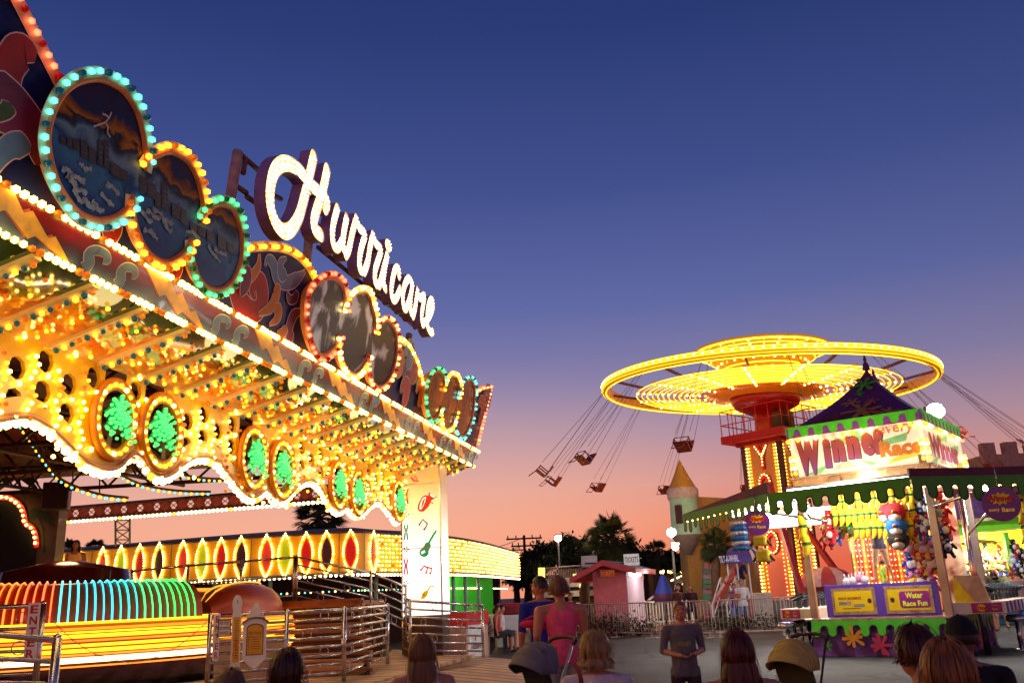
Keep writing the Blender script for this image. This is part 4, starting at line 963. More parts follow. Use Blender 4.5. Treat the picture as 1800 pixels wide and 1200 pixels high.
def foot(px, y, z=DZ):
    p = D(px, 1100, y); return V((p.x, p.y, z))
railing('chrome ride railing in front of the stairs, beside the plaque and measuring post', [(foot(369, 13.9), 1.1), (foot(504, 14.3), 1.1), (foot(605, 14.8), 1.1), (foot(681, 18.4), 1.12)], 8)
railing('short chrome railing around the foot of the lit white pillar', [(foot(709, 21.2), 1.3), (foot(721, 20.2), 1.2), (foot(848, 21.4, .2), 1.16)], 7)
railing('nearest chrome railing at the lower left corner below the ENTER sign', [(foot(-90, 9.6, .0), 1.46), (foot(103, 10., .0), 1.29)], 6, .026, .05)
railing('chrome railing running left behind the ENTER sign', [(foot(-140, 12.6), 1.38), (foot(72, 12.5), 1.35)], 5, .024, .045)
railing('upper railing along the ride platform behind the spinning ride', [(foot(225, 21.5, 1.55), .95), (foot(325, 20.8, 1.58), .95), (foot(420, 20.4, 1.6), .95), (foot(515, 20., 1.62), .95)], 3, .02, .03, False)
railing('railing sloping down the stairs from the ride platform to the pillar', [(foot(519, 20., 1.62), .95), (foot(652, 20.6, 1.15), 1.03), (foot(714, 20.9, .75), 1.1)], 6, .02, .03)
def stairs():
    root = thing('stairs', 'brown slatted stairs rising to the ride platform behind the chrome railing', 'stairs', foot(545, 17))
    wd = mat('stair_boards', S(165, 95, 55), .55, var=.25)
    n = 11
    for i in range(n):
        t = i / (n - 1); y = 15.9 + 3.9 * t; z = .42 + 1.18 * t; l, r = D(430 + 40 * t, 1090, y), D(655 - 20 * t, 1090, y)
        m = MB(); m.box(((l.x + r.x) / 2, y + .15, z), r.x - l.x, .3, .045, 0); m.build('tread', [wd], root)
    m = MB()
    for x in (436, 648):
        a, b = D(x, 1100, 15.9), D(470 if x < 500 else 632, 1090, 19.9); m.bar((a.x, 15.9, .3), (b.x, 19.9, 1.5), .05, .25, 0)
    m.build('stringer', [mat('stringer_brown', S(90, 50, 34), .6)], root)
    p = MB(); l, r = D(-100, 1060, 20.2), D(640, 1060, 20.2); p.box(((l.x + r.x) / 2, 21.6, 1.53), r.x - l.x, 3., .1, 0); p.box(((l.x + r.x) / 2, 22.9, .75), r.x - l.x, .1, 1.4, 1)
    p.build('landing', [wd, mat('landing_skirt', S(70, 36, 30), .7, var=.3)], root)
stairs()
lett_red = mat('letter_red', S(190, 20, 25), .5, var=.1); sign_w = mat('sign_white', S(235, 225, 225), .5, var=.05); ink = mat('sign_ink', S(35, 35, 45), .6, var=0)
def face_frame(c, yaw=0.):
    d = (V((EYE.x, EYE.y, c.z)) - c); d.z = 0; d.normalize(); d = Matrix.Rotation(yaw, 3, 'Z') @ d
    ex = Z.cross(d); return ex, Z, d
def enter_sign(px0, px1, y0, y1, Y, label, yaw=0.):
    c = D((px0 + px1) / 2, (y0 + y1) / 2, Y); ex, ez, n = face_frame(c, yaw); H = (y1 - y0) / FPX * Y * .985; W = H * .2
    root = thing('enter_sign', label, 'sign', c - Z * H / 2)
    m = MB(); m.box(c, W, .02, H, 0, ex, n, ez, .004); m.build('board', [sign_w], root)
    t = MB()
    for i, ch in enumerate('ENTER'): text_mesh(t, ch, c + ez * H * (.385 - .192 * i) + n * .0135, ex, ez, H * .145, 0, 0, W * .62, bold=.03)
    t.build('lettering', [lett_red], root)
enter_sign(47, 66, 1062, 1156, 12.3, 'white upright ENTER sign with red letters at the left gate post')
enter_sign(375, 385, 1081, 1157, 13.8, 'pinkish ENTER sign seen edge-on beside the small NO FOOD sign', .9)
def panel_sign(name, label, cat, c, W, H, lines, hgt, mback, mtext, yaw=0., frame=None, widths=None):
    ex, ez, n = face_frame(c, yaw); root = thing(name, label, cat, c - ez * H / 2)
    m = MB(); m.box(c, W, .02, H, 0, ex, n, ez, .004); m.build('board', [mback], root)
    if frame:
        f = MB()
        for s_ in (-1, 1): f.box(c + ez * s_ * H / 2 + n * .004, W + .02, .03, .015, 0, ex, n, ez); f.box(c + ex * s_ * W / 2 + n * .004, .015, .03, H - .016, 0, ex, n, ez)
        f.build('frame', [frame], root)
    t = MB(); k = len(lines)
    for i, L in enumerate(lines):
        w = widths[i] if widths else None
        text_mesh(t, L, c + ez * H * (.5 - (i + .5) / k) * .88 + n * .0135, ex, ez, hgt, 0, 0, w, bold=.012)
    t.build('lettering', [mtext], root)
    return root
c = D(394.5, 1103, 13.75)
panel_sign('notice_sign', 'small white sign reading NO FOOD OR DRINKS ON RIDE on the railing', 'sign', c, .175, .235, ['NO FOOD', 'OR DRINKS', 'ON RIDE !'], .045, sign_w, ink, 0, BLACK, [.13, .15, .14])
def measuring_post():
    c = D(412, 1190, 13.4); c.z = DZ; ex, ez, n = face_frame(c, .1); root = thing('height_post', 'white height measuring post with rounded head and yellow scale beside the railing', 'measuring post', c)
    H = D(412, 1045, 13.4).z - DZ; m = MB(); w = .065
    pr = [(-w, 0), (w, 0), (w, H - .3), (w * .82, H - .24)] + [(w * 1.05 * cos(a), H - .13 + .13 * sin(a)) for a in [-.5 + i * (pi + 1) / 12 for i in range(13)]] + [(-w * .82, H - .24), (-w, H - .3)]
    m.prism([c + ex * x + ez * z + n * .02 for x, z in pr], -n * .04); m.build('post', [WHITE], root)
    p = MB(); p.box(c + ez * (H - .62) + n * .024, .09, .006, .62, 0, ex, n, ez); p.build('scale_panel', [mat('scale_yellow', S(220, 165, 50), .5, var=.1)], root)
    t = MB(); text_mesh(t, '1', c + ez * (H - .1) + n * .025, ex, ez, .06)
    for i in range(16): t.box(c + ez * (H - .36 - .034 * i) + n * .029, .06 if i % 4 == 0 else .035, .003, .006, 0, ex, n, ez)
    for i in range(7): t.tube([c + ez * (H - .62 - .04 * i) + ex * (.02 * sin(i * 2.2) + .02 * cos(a)) + ez * .02 * sin(a) + n * .029 for a in [2 * pi * j / 10 for j in range(10)]], .004, 1, 5, closed=True)
    t.build('scale_marks', [ink, lett_red], root)
measuring_post()
def plaque():
    c = D(447, 1122, 13.3); ex, ez, n = face_frame(c, .12); root = thing('ride_plaque', 'white carved plaque with an arched yellow Hurricane rules panel on the railing', 'plaque', c - ez * .45)
    s = 13.3 / FPX * 1.02
    W, H = 36 * s, 66 * s
    def P(x, y, l=0.): return c + ex * (x - 447) * s + ez * (1122 - y) * s + n * l
    o = [(429, 1154), (429, 1100), (427, 1097), (430, 1093), (434, 1091), (436, 1082), (440, 1087), (442, 1074), (446, 1066), (450, 1066), (454, 1074), (457, 1087), (460, 1082), (463, 1091), (467, 1094), (469, 1098), (466, 1101), (466, 1154), (460, 1158), (454, 1164), (448, 1168), (441, 1164), (435, 1158)]
    m = MB(); m.prism([P(x, y, .03) for x, y in o], -n * .06); m.build('board', [WHITE], root)
    f = MB(); arch = [(434, 1147), (434, 1105)] + [(447.5 + 13.5 * cos(a), 1105 - 7 * sin(a)) for a in [pi - i * pi / 10 for i in range(11)]] + [(461, 1105), (461, 1147)]
    f.prism([P(x, y, .036) for x, y in arch], -n * .005); f.build('rim', [mat('plaque_brown', S(70, 40, 30), .5)], root)
    p = MB(); p.prism([P(447.5 + (x - 447.5) * .9, 1125 + (y - 1125) * .94, .041) for x, y in arch], -n * .004); p.build('rules_panel', [mat('rules_yellow', S(215, 160, 40), .4, var=.15)], root)
    t = MB(); text_mesh(t, 'Hurricane', P(447.5, 1112, .043), ex, ez, 5 * s, 0, 0, 20 * s)
    for i in range(6): t.box(P(437.5, 1119 + 3.6 * i, .043), 1.5 * s, .002, 1.5 * s, 0, ex, n, ez); t.box(P(449, 1119 + 3.6 * i, .043), (17 - (i * 5) % 6) * s, .002, .8 * s, 1, ex, n, ez)
    t.build('lettering', [ink, mat('small_print', S(120, 80, 30), .6, var=0)], root)
    q = MB(); q.tube([P(427, 1096, .05), P(436, 1090, .05), P(447, 1088.5, .05), P(459, 1090, .05), P(469, 1097, .05)], .012, 0, 6); q.build('moulding', [mat('moulding_dark', S(80, 60, 52), .5)], root)
plaque()
def chain():
    a, b = D(78, 1073, 12.4), D(366, 1089, 13.8); m = MB(); n = 90
    for i in range(n):
        t = (i + .5) / n; p = a.lerp(b, t) - Z * .62 * 4 * t * (1 - t); t2 = (i + 1.2) / n; d = (a.lerp(b, t2) - Z * .62 * 4 * t2 * (1 - t2) - p).normalized()
        x = frame_of(d)[i % 2]; m.tube([p + d * .02 * cos(q) + x * .011 * sin(q) for q in [2 * pi * j / 8 for j in range(8)]], .0035, 0, 4, closed=True)
    solo(m, 'chain', STEEL, 'thin sagging chain hung across the ride entrance gap', 'chain')
chain()
def pale_board():
    p = [foot(376, 13.95), foot(404, 14.1)]
    m = MB(); a, b = D(374, 1200, 14.6), D(500, 1200, 15.); m.prism([V((a.x, a.y, DZ)), V((b.x, b.y, DZ)), V((b.x, b.y, DZ + .72)), V((a.x, a.y, DZ + .72))], V((0, .04, 0))); 
    solo(m, 'skirting_board', [mat('board_pale', S(215, 185, 150), .55, var=.1)], 'pale boarded panel behind the plaque railing at the entrance', 'panel')
pale_board()
# ================================================================== PEOPLE
_skin = {}
def cloth(c, v=.15): return mat('cloth_%d_%d_%d' % c, S(*c), .85, var=v, sc=14, bump=.25, bsc=30)
def skinm(c): return mat('skin_%d_%d_%d' % c, S(*c), .5, var=.06, sc=10)
def hairm(c, c2=None):
    c2 = c2 or tuple(int(x * .5) for x in c)
    return two_tone('hair_%d_%d_%d' % c, S(*c2), S(*c), 22, .5, .2, .42, stretch=(1, 1, .12), detail=4)
def capsule(mb, a, b, ra, rb):
    a, b = V(a), V(b); n = 5
    mb.tube([a.lerp(b, i / n) for i in range(n + 1)], [ra + (rb - ra) * i / n for i in range(n + 1)], 0, 12); mb.ball(a, ra, 0, 2); mb.ball(b, rb, 0, 2)
def person(label, loc, h, yaw=0., sit=0., top=(120, 120, 120), bottom=(60, 60, 80), skin=(205, 150, 115), hair=(70, 45, 30), style='short', sleeve=.55, hem=.5, build=1., voxel=.012, arms=None, tank=False, shoe=(60, 50, 45), lean=0., head_turn=0., group=None, fingers=False, hair2=None, spread=.05, cap=None, stride=0., waist=0.):
    """one continuous body, remeshed from tapered limbs; facing -Y before yaw. arms: {side: (elbow, hand)} in units of height"""
    mb = MB(); b = build
    hz = .51 if not sit else sit / h
    T = lambda x, y, z: V((x, y - lean * max(0, z - hz), z))
    dz = hz - .51
    tor = [(.47, .07, .055), (.49, .082, .062), (.53, .09, .067), (.57, .085, .062), (.61, .078, .058), (.65, .079, .059), (.69, .086, .063), (.73, .094, .067), (.77, .098, .064), (.80, .09, .054), (.822, .06, .042)]
    tor = [(z, max(rx, waist), max(ry, waist * .7)) if .52 < z < .72 else (z, rx, ry) for z, rx, ry in tor]
    for i in range(len(tor) - 1):
        for t in (0, .33, .67):
            (z, rx, ry), (z2, rx2, ry2) = tor[i], tor[i + 1]; z, rx, ry = z + (z2 - z) * t, rx + (rx2 - rx) * t, ry + (ry2 - ry) * t; mb.ball(T(0, 0, z + dz), 1, 0, 2, (rx * b, ry * b, .032))
    segs = [('torso', T(0, 0, .49 + dz), T(0, 0, .81 + dz), .085 * b)]
    nk, hc = T(0, .004, .82 + dz), T(0, -.012, .93 + dz)
    capsule(mb, nk, T(0, -.006, .885 + dz), .033, .03)
    rot = Matrix.Rotation(head_turn, 3, 'Z')
    def Hd(x, y, z): return hc + rot @ V((x, y, z))
    for c, r, s_ in (((0, 0, 0), 1, (.047, .057, .067)), ((0, -.014, -.036), 1, (.036, .04, .034)), ((0, -.055, -.008), 1, (.009, .013, .013)), ((0, .012, .01), 1, (.049, .052, .056)), ((0, -.042, .016), 1, (.036, .016, .01)), ((0, -.046, -.036), 1, (.016, .012, .008))):
        mb.ball(Hd(*c), r, 0, 2, s_)
    for s_ in (-1, 1): mb.ball(Hd(.049 * s_, .004, -.006), 1, 0, 2, (.007, .012, .018)); mb.ball(Hd(.024 * s_, -.036, -.02), 1, 0, 2, (.016, .014, .016))
    segs += [('head', nk + V((0, 0, .035)), hc, .05)]
    sw = .112 * b
    for i, s_ in enumerate((-1, 1)):
        sh = T(sw * s_, .006, .795 + dz)
        el, ha = (arms or {}).get(s_, (None, None))
        el = sh + V((.025 * s_, .012, -.165)) if el is None else V(el); ha = el + V((.004 * s_, -.03, -.145)) if ha is None else V(ha)
        capsule(mb, nk + V((0, .008, .012)), sh - V((.012 * s_, 0, -.004)), .026, .03 * b); mb.ball(sh, .034 * b, 0, 2); capsule(mb, sh, el, .034 * b, .026); capsule(mb, el, ha, .025, .016)
        d = (ha - el).normalized(); sx, sy = frame_of(d)
        pal = ha + d * .026
        mb.ball(pal, 1, 0, 2, (.030, .022, .011), (d, sx, sy))
        if fingers:
            for k, L in enumerate((.036, .042, .040, .031)):
                b0 = pal + d * .02 + sx * (.015 - .01 * k); b1 = b0 + d * L * .55 - sy * .006; b2 = b1 + d * L * .4 - sy * .014
                capsule(mb, b0, b1, .0052, .0048); capsule(mb, b1, b2, .0047, .004)
            t0 = pal + sx * .02 - d * .006; t1 = t0 + sx * .014 + d * .012 - sy * .008; capsule(mb, t0, t1, .0065, .0055); capsule(mb, t1, t1 + d * .016 - sy * .006, .0054, .0045)
        else: mb.ball(pal + d * .03, 1, 0, 2, (.022, .018, .009), (d, sx, sy))
        segs += [('uarm', sh, el, .03), ('farm', el, ha, .022), ('hand', ha, pal + d * .05, .02)]
        hp = T(.05 * s_ * b, 0, hz)
        if sit: kn = hp + V((.02 * s_, -.25, .0)); an = kn + V((0, .01, -(hz - .05)))
        else: kn = V((.05 * s_ * b + spread * s_ * .4, -.012 - stride * s_, hz - .24)); an = V((.05 * s_ * b + spread * s_ * .8, .01 - stride * s_ * 1.6, .045))
        capsule(mb, hp, kn, .055 * b, .038); capsule(mb, kn, an, .037, .023); mb.ball(kn.lerp(an, .25) + V((0, .012, 0)), .033, 0, 2)
        ft = an + V((.012 * s_, -.085, -.022)); capsule(mb, an + V((0, .01, -.018)), ft, .024, .02)
        segs += [('thigh', hp, kn, .05), ('shin', kn, an, .03), ('foot', an + V((0, 0, -.02)), ft, .022)]
    for i in range(len(mb.v)): mb.v[i] = mb.v[i] * h
    tmp = mb.build('person', [], None, True)
    md = tmp.modifiers.new('r', 'REMESH'); md.mode = 'VOXEL'; md.voxel_size = voxel
    ms = tmp.modifiers.new('s', 'SMOOTH'); ms.factor = .5; ms.iterations = 7 if voxel < .02 else 2
    dg = bpy.context.evaluated_depsgraph_get(); me = bpy.data.meshes.new_from_object(tmp.evaluated_get(dg)); bpy.data.objects.remove(tmp)
    mats = [skinm(skin), cloth(top), cloth(bottom), cloth(shoe)]
    me.materials.clear()
    for m in mats: me.materials.append(m)
    me.polygons.foreach_set('use_smooth', [True] * len(me.polygons))
    wl = (.50 if not sit else .5) + dz; idx = []
    for p in me.polygons:
        c = p.center / h; best = None
        for nm, a, q, r in segs:
            ab = q - a; t = max(0, min(1, (c - a).dot(ab) / ab.length_squared)); d = (c - a - ab * t).length / r
            if best is None or d < best[0]: best = (d, nm, t)
        nm, t = best[1], best[2]
        if nm == 'head': k = 0
        elif nm == 'torso':
            k = 1 if c.z > wl - .03 else 2
            ctr = abs(c.x); zt = c.z - dz
            if tank:
                if zt > .80 and not (.045 < ctr < .075) or (zt > .775 and ctr > .085): k = 0
            elif zt > .832: k = 0
        elif nm == 'uarm': k = 1 if (t < sleeve * 1.9 and not tank) else 0
        elif nm == 'farm': k = 1 if sleeve > .9 else 0
        elif nm == 'hand': k = 0
        elif nm == 'thigh': k = (1 if (c.z > wl - .02 and not sit) else 2) if t < hem * 2 else 0
        elif nm == 'shin': k = 2 if hem > .5 and t < (hem - .5) * 2 else 0
        else: k = 3
        idx.append(k)
    me.polygons.foreach_set('material_index', idx)
    o = bpy.data.objects.new('person', me); COL.objects.link(o); o.location = loc; o.rotation_euler = (0, 0, yaw); tag(o, label, 'person', group)
    # eyes and mouth
    if voxel < .02:
        e = MB()
        for s_ in (-1, 1): e.ball(Hd(.02 * s_, -.0495, .002) * h, 1, 0, 2, (.0062 * h, .0055 * h, .0036 * h)); e.ball(Hd(.02 * s_, -.0535, .002) * h, .0032 * h, 1, 1); e.ball(Hd(.02 * s_, -.053, .017) * h, 1, 2, 2, (.013 * h, .003 * h, .0028 * h))
        e.ball(Hd(0, -.0562, -.034) * h, 1, 3, 2, (.014 * h, .003 * h, .0032 * h))
        e.build('face', [mat('eye_white', (.42, .38, .36, 1), .3, var=0), mat('iris_dark', (.03, .02, .015, 1), .2, var=0), mat('brow', S(70, 45, 28), .8, var=0), mat('lips', S(165, 80, 70), .5, var=0)], o, True)
    # hair
    hm = hairm(hair, hair2); hb = MB(); rnd = random.Random(int(loc[0] * 100) + int(loc[1] * 10)); near = voxel < .02
    A, B_, C_ = .052, .062, .071
    def scalp(az, ph, k=1.): return Hd(A * k * sin(ph) * sin(az), (B_ * k * sin(ph) * cos(az)) + .004, C_ * k * cos(ph) + .002)     # az 0 = back of the head
    down = {'short': 1.85, 'crop': 1.75, 'long': 2., 'bob': 2., 'bun': 1.75, 'cap': 1.5, 'tail': 1.8}[style]
    N1, N2 = 20, 10; vs = []; rows = []
    for j in range(N2 + 1):
        r_ = []
        for i in range(N1 + 1):
            az = -pi + 2 * pi * i / N1; f = abs(az) / pi; lim = down if f < .55 else (down + (.92 - down) * min(1, (f - .55) / .2))
            vs.append(scalp(az, lim * j / N2, 1.03 + .04 * (style in ('short', 'long', 'bob', 'tail')) + rnd.uniform(-.01, .02)) * h)
    hb.add(vs, [(j * (N1 + 1) + i, j * (N1 + 1) + i + 1, (j + 1) * (N1 + 1) + i + 1, (j + 1) * (N1 + 1) + i) for j in range(N2) for i in range(N1)], 0, True)
    if near and style in ('long', 'bob') :                                 # the falling mass of hair under the loose strands
        Lh = {'long': .165, 'bob': .052}[style]; cv = []; na, nl = 22, 8
        for j in range(nl + 1):
            t = j / nl
            for i in range(na + 1):
                az = -1.95 + 3.9 * i / na; e0 = scalp(az, down, 1.06 + .03 * sin(i * 2.3)); w = 1 + (.30 if style == 'bob' else .22) * sin(t * 2.2) + .03 * sin(i * 1.7 + 3 * t)
                cv.append((hc + V(((e0.x - hc.x) * w, (e0.y - hc.y) * (1 + .12 * t), e0.z - hc.z - Lh * t * (1 - .16 * abs(az) / 1.95 + .05 * sin(i * 2.9))))) * h)
        hb.add(cv, [(j * (na + 1) + i, j * (na + 1) + i + 1, (j + 1) * (na + 1) + i + 1, (j + 1) * (na + 1) + i) for j in range(nl) for i in range(na)], 0, True)
    hang = {'long': .17, 'bob': .05, 'tail': .02, 'short': .012, 'bun': 0., 'crop': 0., 'cap': .01}[style]
    if near and style not in ('crop', 'cap') and not cap:
        for q in range(760 if style == 'long' else 640):
            az = rnd.uniform(-pi, pi); f = abs(az) / pi; lim = down if f < .55 else (down + (.92 - down) * min(1, (f - .55) / .2))
            p0 = rnd.uniform(.05, .7) ** 1. * lim; off = rnd.uniform(1.05, 1.17) + (.22 * rnd.random() ** 5); tw = rnd.uniform(-.35, .35); pts = []
            for k in range(6):
                t = k / 5; ph = p0 + (lim - p0) * t; pts.append(scalp(az + tw * t, ph, off + .02 * sin(3 * t + q)) * h)
            if hang > 0 and f < .72:
                L = hang * rnd.uniform(.7, 1.08); e0 = pts[-1]
                for k in range(1, 6):
                    t = k / 5; pts.append(e0 + V(((e0.x - hc.x * h) * (.42 if style == 'bob' else .34) * sin(t * 2.2) + rnd.uniform(-.004, .004), (.018 * sin(t * 2.4) * (1 if f < .5 else -.3)) * h / 1.6, -L * t * h)))
            w0 = rnd.uniform(.003, .009) * h / 1.6
            nrm = (pts[len(pts) // 2] - hc * h).normalized()
            hb.strip(pts, [w0 * (1 - .75 * abs(2 * i / (len(pts) - 1) - .8)) + .001 for i in range(len(pts))], nrm, 0)
    elif style in ('long', 'bob'):
        for q in range(14):
            az = -1.7 + 3.4 * q / 13; e0 = scalp(az, down, 1.05) * h; hb.tube([e0 + V((0, 0, .02)), e0 + V((0, .01, -hang * h * .6)), e0 + V((0, .0, -hang * h))], [.03 * h / 1.6, .028 * h / 1.6, .01], 0, 6)
    if style == 'bun': hb.ball(Hd(0, .06, .02) * h, .03 * h, 0, 2)
    if style == 'tail':
        p = [Hd(0, .058, .03), Hd(0, .085, .02), Hd(0, .09, -.03), Hd(.004, .078, -.09)]; hb.tube(smooth([x * h for x in p], 4), [.02 * h] * 4 + [.024 * h] * 6 + [.016 * h, .01 * h, .004 * h], 0, 8)
    hb.build('hair', [hm], o, True)
    if cap:
        c = MB(); vs = []
        for j in range(7):
            for i in range(17): vs.append(scalp(-pi + 2 * pi * i / 16, 1.42 * j / 6, 1.16) * h)
        c.add(vs, [(j * 17 + i, j * 17 + i + 1, (j + 1) * 17 + i + 1, (j + 1) * 17 + i) for j in range(6) for i in range(16)], 0, True)
        fr = [Hd(.05 * sin(a) * (1.05), -.055 - .05 * cos(a), .014 - .008 * cos(a)) * h for a in [-1.4 + 2.8 * i / 10 for i in range(11)]]
        bk = [Hd(.055 * sin(a), -.05 * cos(a), .022) * h for a in [-1.4 + 2.8 * i / 10 for i in range(11)]]
        c.add(fr + bk, [(i, i + 1, 12 + i, 11 + i) for i in range(10)], 0, True); c.ball(Hd(0, .0, .083) * h, .006 * h, 0, 1)
        c.build('cap', [cloth(cap)], o, True)
    return o
def shirt_print(o, h, mi, pts, name='print'):
    m = MB()
    for k, (c, r, n) in enumerate(pts): m.ball(V(c) * h, 1, k, 2, tuple(q * h for q in r))
    m.build(name, mi, o, True)
def at(px, y, z=0.): 
    p = D(px, 1050, y); return V((p.x, p.y, z))
def look(p, q): return atan2(q[0] - p[0], -(q[1] - p[1]))          # yaw that turns -Y towards q
def yaw_to(px, y, px2, y2): return look(at(px, y), at(px2, y2))
# --- foreground and middle ground figures
P_ = person
P_('woman standing in a pink tank top with short brown hair seen from behind', at(984, 10.1), 1.67, pi + .12, top=(255, 92, 130), bottom=(175, 165, 155), skin=(196, 128, 92), hair=(176, 122, 82), hair2=(92, 56, 34), style='short', tank=True, hem=.45, build=1.22, voxel=.0095, head_turn=.35,
   arms={-1: ((-.152, .0, .66), (-.135, -.05, .535)), 1: ((.168, .03, .65), (.15, -.07, .55))})
P_('man in a royal blue shirt standing half hidden by the woman in pink', at(950, 10.9), 1.72, pi + .25, top=(36, 44, 150), bottom=(40, 44, 90), skin=(190, 120, 85), hair=(60, 36, 26), style='crop', sleeve=.5, hem=1., build=1.1, voxel=.011, head_turn=.9)
boy = P_('boy in a grey printed t-shirt and brown trousers walking towards the viewer', at(1193, 9.6), 1.38, .1, top=(112, 104, 104), bottom=(62, 44, 40), skin=(206, 140, 104), hair=(150, 96, 56), style='crop', sleeve=.62, hem=1., build=1.08, voxel=.006, fingers=True, head_turn=-.25,
   arms={-1: ((-.15, .02, .65), (-.05, -.12, .62)), 1: ((.15, .02, .65), (.055, -.12, .63))}, stride=.03, waist=.092)
seatp = [
 ('girl with straight dark blonde hair in a strappy white top seated near the ramp', 741, 6.5, 1.40, pi + .1, dict(top=(225, 215, 215), skin=(190, 128, 96), hair=(168, 118, 66), hair2=(84, 52, 28), style='long', tank=True)),
 ('seated person with brown bobbed hair in front of the measuring post and plaque', 505, 5.7, 1.30, pi - .35, dict(top=(90, 60, 60), hair=(92, 48, 26), hair2=(36, 18, 12), style='bob', skin=(190, 130, 100))),
 ('seated child with light brown hair whose head just rises into the picture', 410, 5.2, 1.22, pi, dict(top=(150, 120, 90), hair=(150, 112, 74), hair2=(86, 58, 36), style='short')),
 ('woman seated in a white printed t-shirt with streaked blonde hair tied back', 1040, 6.5, 1.43, pi - .2, dict(top=(222, 208, 212), hair=(214, 172, 104), hair2=(110, 70, 38), style='bob', sleeve=.7, skin=(200, 140, 104))),
 ('woman seated with long auburn hair and a bare shoulder beside the olive pushchair', 1287, 5.9, 1.42, pi - .1, dict(top=(60, 44, 38), hair=(128, 52, 28), hair2=(46, 16, 10), style='long', tank=True, skin=(196, 132, 92))),
 ('man seated with wavy brown hair turned to the left in front of the purple drape', 1601, 4.6, 1.44, pi + .5, dict(top=(86, 60, 66), hair=(120, 62, 34), hair2=(50, 22, 14), style='short', skin=(196, 130, 96))),
 ('child seated with golden blonde hair at the bottom right', 1648, 3.5, 1.24, pi, dict(top=(150, 90, 80), hair=(190, 122, 58), hair2=(110, 62, 28), style='bob', skin=(200, 140, 104))),
 ('man seated in a black cap and black shirt at the lower right', 1680, 5.7, 1.50, pi - .1, dict(top=(14, 13, 15), hair=(16, 13, 12), hair2=(6, 5, 5), style='short', cap=(14, 13, 15), skin=(150, 100, 76)))]
for lb, px, y, zt, yw, kw in seatp:
    h = 1.62 if 'child' not in lb and 'girl' not in lb else 1.45
    sit = zt - (1.0 - .51) * h
    zt2 = {741: 1120, 505: 1146, 410: 1181, 1040: 1111, 1287: 1113, 1601: 1105, 1648: 1133, 1680: 1087}[px]
    ztop = D(px, zt2, y).z; sit = ztop - .49 * h
    o_ = P_(lb, at(px, y), h, yw, sit=max(.3, sit), voxel=.010, build=1.08, **kw)
    if px == 1040:
        dz_ = max(.3, sit) / h - .51; shirt_print(o_, h, [mat('print_gold', S(230, 190, 60), .8), mat('print_blue', S(90, 90, 160), .8), mat('print_coral', S(230, 140, 110), .8)], [((.02, .062, .765 + dz_), (.022, .01, .012), 0), ((.03, .066, .735 + dz_), (.05, .01, .006), 1), ((.03, .066, .722 + dz_), (.05, .01, .005), 2)])
P_('woman rider with dark plaits in a cream sleeveless top standing on the ride platform', at(126, 20.6, 1.58), 1.6, .1, top=(225, 165, 95), bottom=(60, 40, 40), skin=(150, 90, 60), hair=(40, 22, 18), style='long', tank=True, voxel=.02)
bench_y = 27.
for lb, px, y, kw in (('person in a red sleeveless top seated on the dark bench', 872, 26.6, dict(top=(190, 30, 50), bottom=(60, 56, 60), hair=(40, 26, 22), tank=True, hem=.6)),
                      ('child in a white shirt seated on the bench leaning back', 880, 27.3, dict(top=(215, 205, 200), bottom=(70, 70, 80), hair=(50, 34, 28))),
                      ('person in a patterned pale top seated at the far end of the bench', 871, 28.2, dict(top=(200, 170, 165), bottom=(60, 60, 70), hair=(45, 28, 22), style='bob'))):
    P_(lb, at(px, y), 1.6, pi * .5, sit=.5, voxel=.022, skin=(190, 120, 90), **kw)
for lb, px, y, h, yw, kw in (
    ('person in a brown top leaning on the barrier by the closed umbrella', 1192, 33.5, 1.68, .2, dict(top=(110, 60, 50), bottom=(50, 40, 50), hair=(70, 40, 28), style='bob')),
    ('girl in a dark printed t-shirt with clasped hands behind the barrier', 1214, 33., 1.66, -.1, dict(top=(62, 24, 36), bottom=(38, 30, 40), hair=(120, 74, 46), style='long')),
    ('person in a purple shirt behind the EXIT barrier', 1291, 33.4, 1.62, .3, dict(top=(92, 66, 170), bottom=(120, 150, 200), hair=(90, 54, 36))),
    ('person in a white printed t-shirt and denim shorts behind the EXIT barrier', 1305, 33.2, 1.76, -.2, dict(top=(225, 220, 222), bottom=(110, 130, 170), hair=(180, 140, 90), hem=.5)),
    ('ride operator in a navy shirt on the purple-canopied platform', 1306, 36.4, 1.7, pi, dict(top=(30, 34, 84), bottom=(200, 190, 170), hair=(40, 26, 20))),
    ('small figure in a dark top beyond the white fence', 1002, 32., 1.5, .0, dict(top=(50, 34, 44), bottom=(40, 36, 44), hair=(50, 30, 26)))):
    P_(lb, at(px, y, .95 if y > 36 else (0. if y < 33.6 else 0)), h, yw, voxel=.022, skin=(196, 128, 98), **kw)
for lb, px, y, h, kw in (
    ('person in a green vest standing at the lime game tent', 1699, 27.5, 1.62, dict(top=(30, 150, 110), tank=True, hair=(70, 44, 34))),
    ('man in an olive shirt and pale cap watching the lime game tent', 1733, 26.2, 1.76, dict(top=(120, 120, 84), hair=(120, 100, 80), cap=(170, 160, 140))),
    ('person in a dark green top among the crowd at the lime tent', 1754, 27., 1.6, dict(top=(20, 110, 84), hair=(60, 36, 28), style='bob')),
    ('person in a grey top just left of the chrome pole at the lime tent', 1672, 28., 1.6, dict(top=(110, 112, 100), hair=(90, 60, 44))),
    ('large person in a grey-pink t-shirt at the right picture edge', 1794, 22., 1.62, dict(top=(150, 120, 120), hair=(80, 40, 34), build=1.35))):
    P_(lb, at(px, y), h, pi, voxel=.022, skin=(200, 140, 108), bottom=(70, 66, 80), **kw)
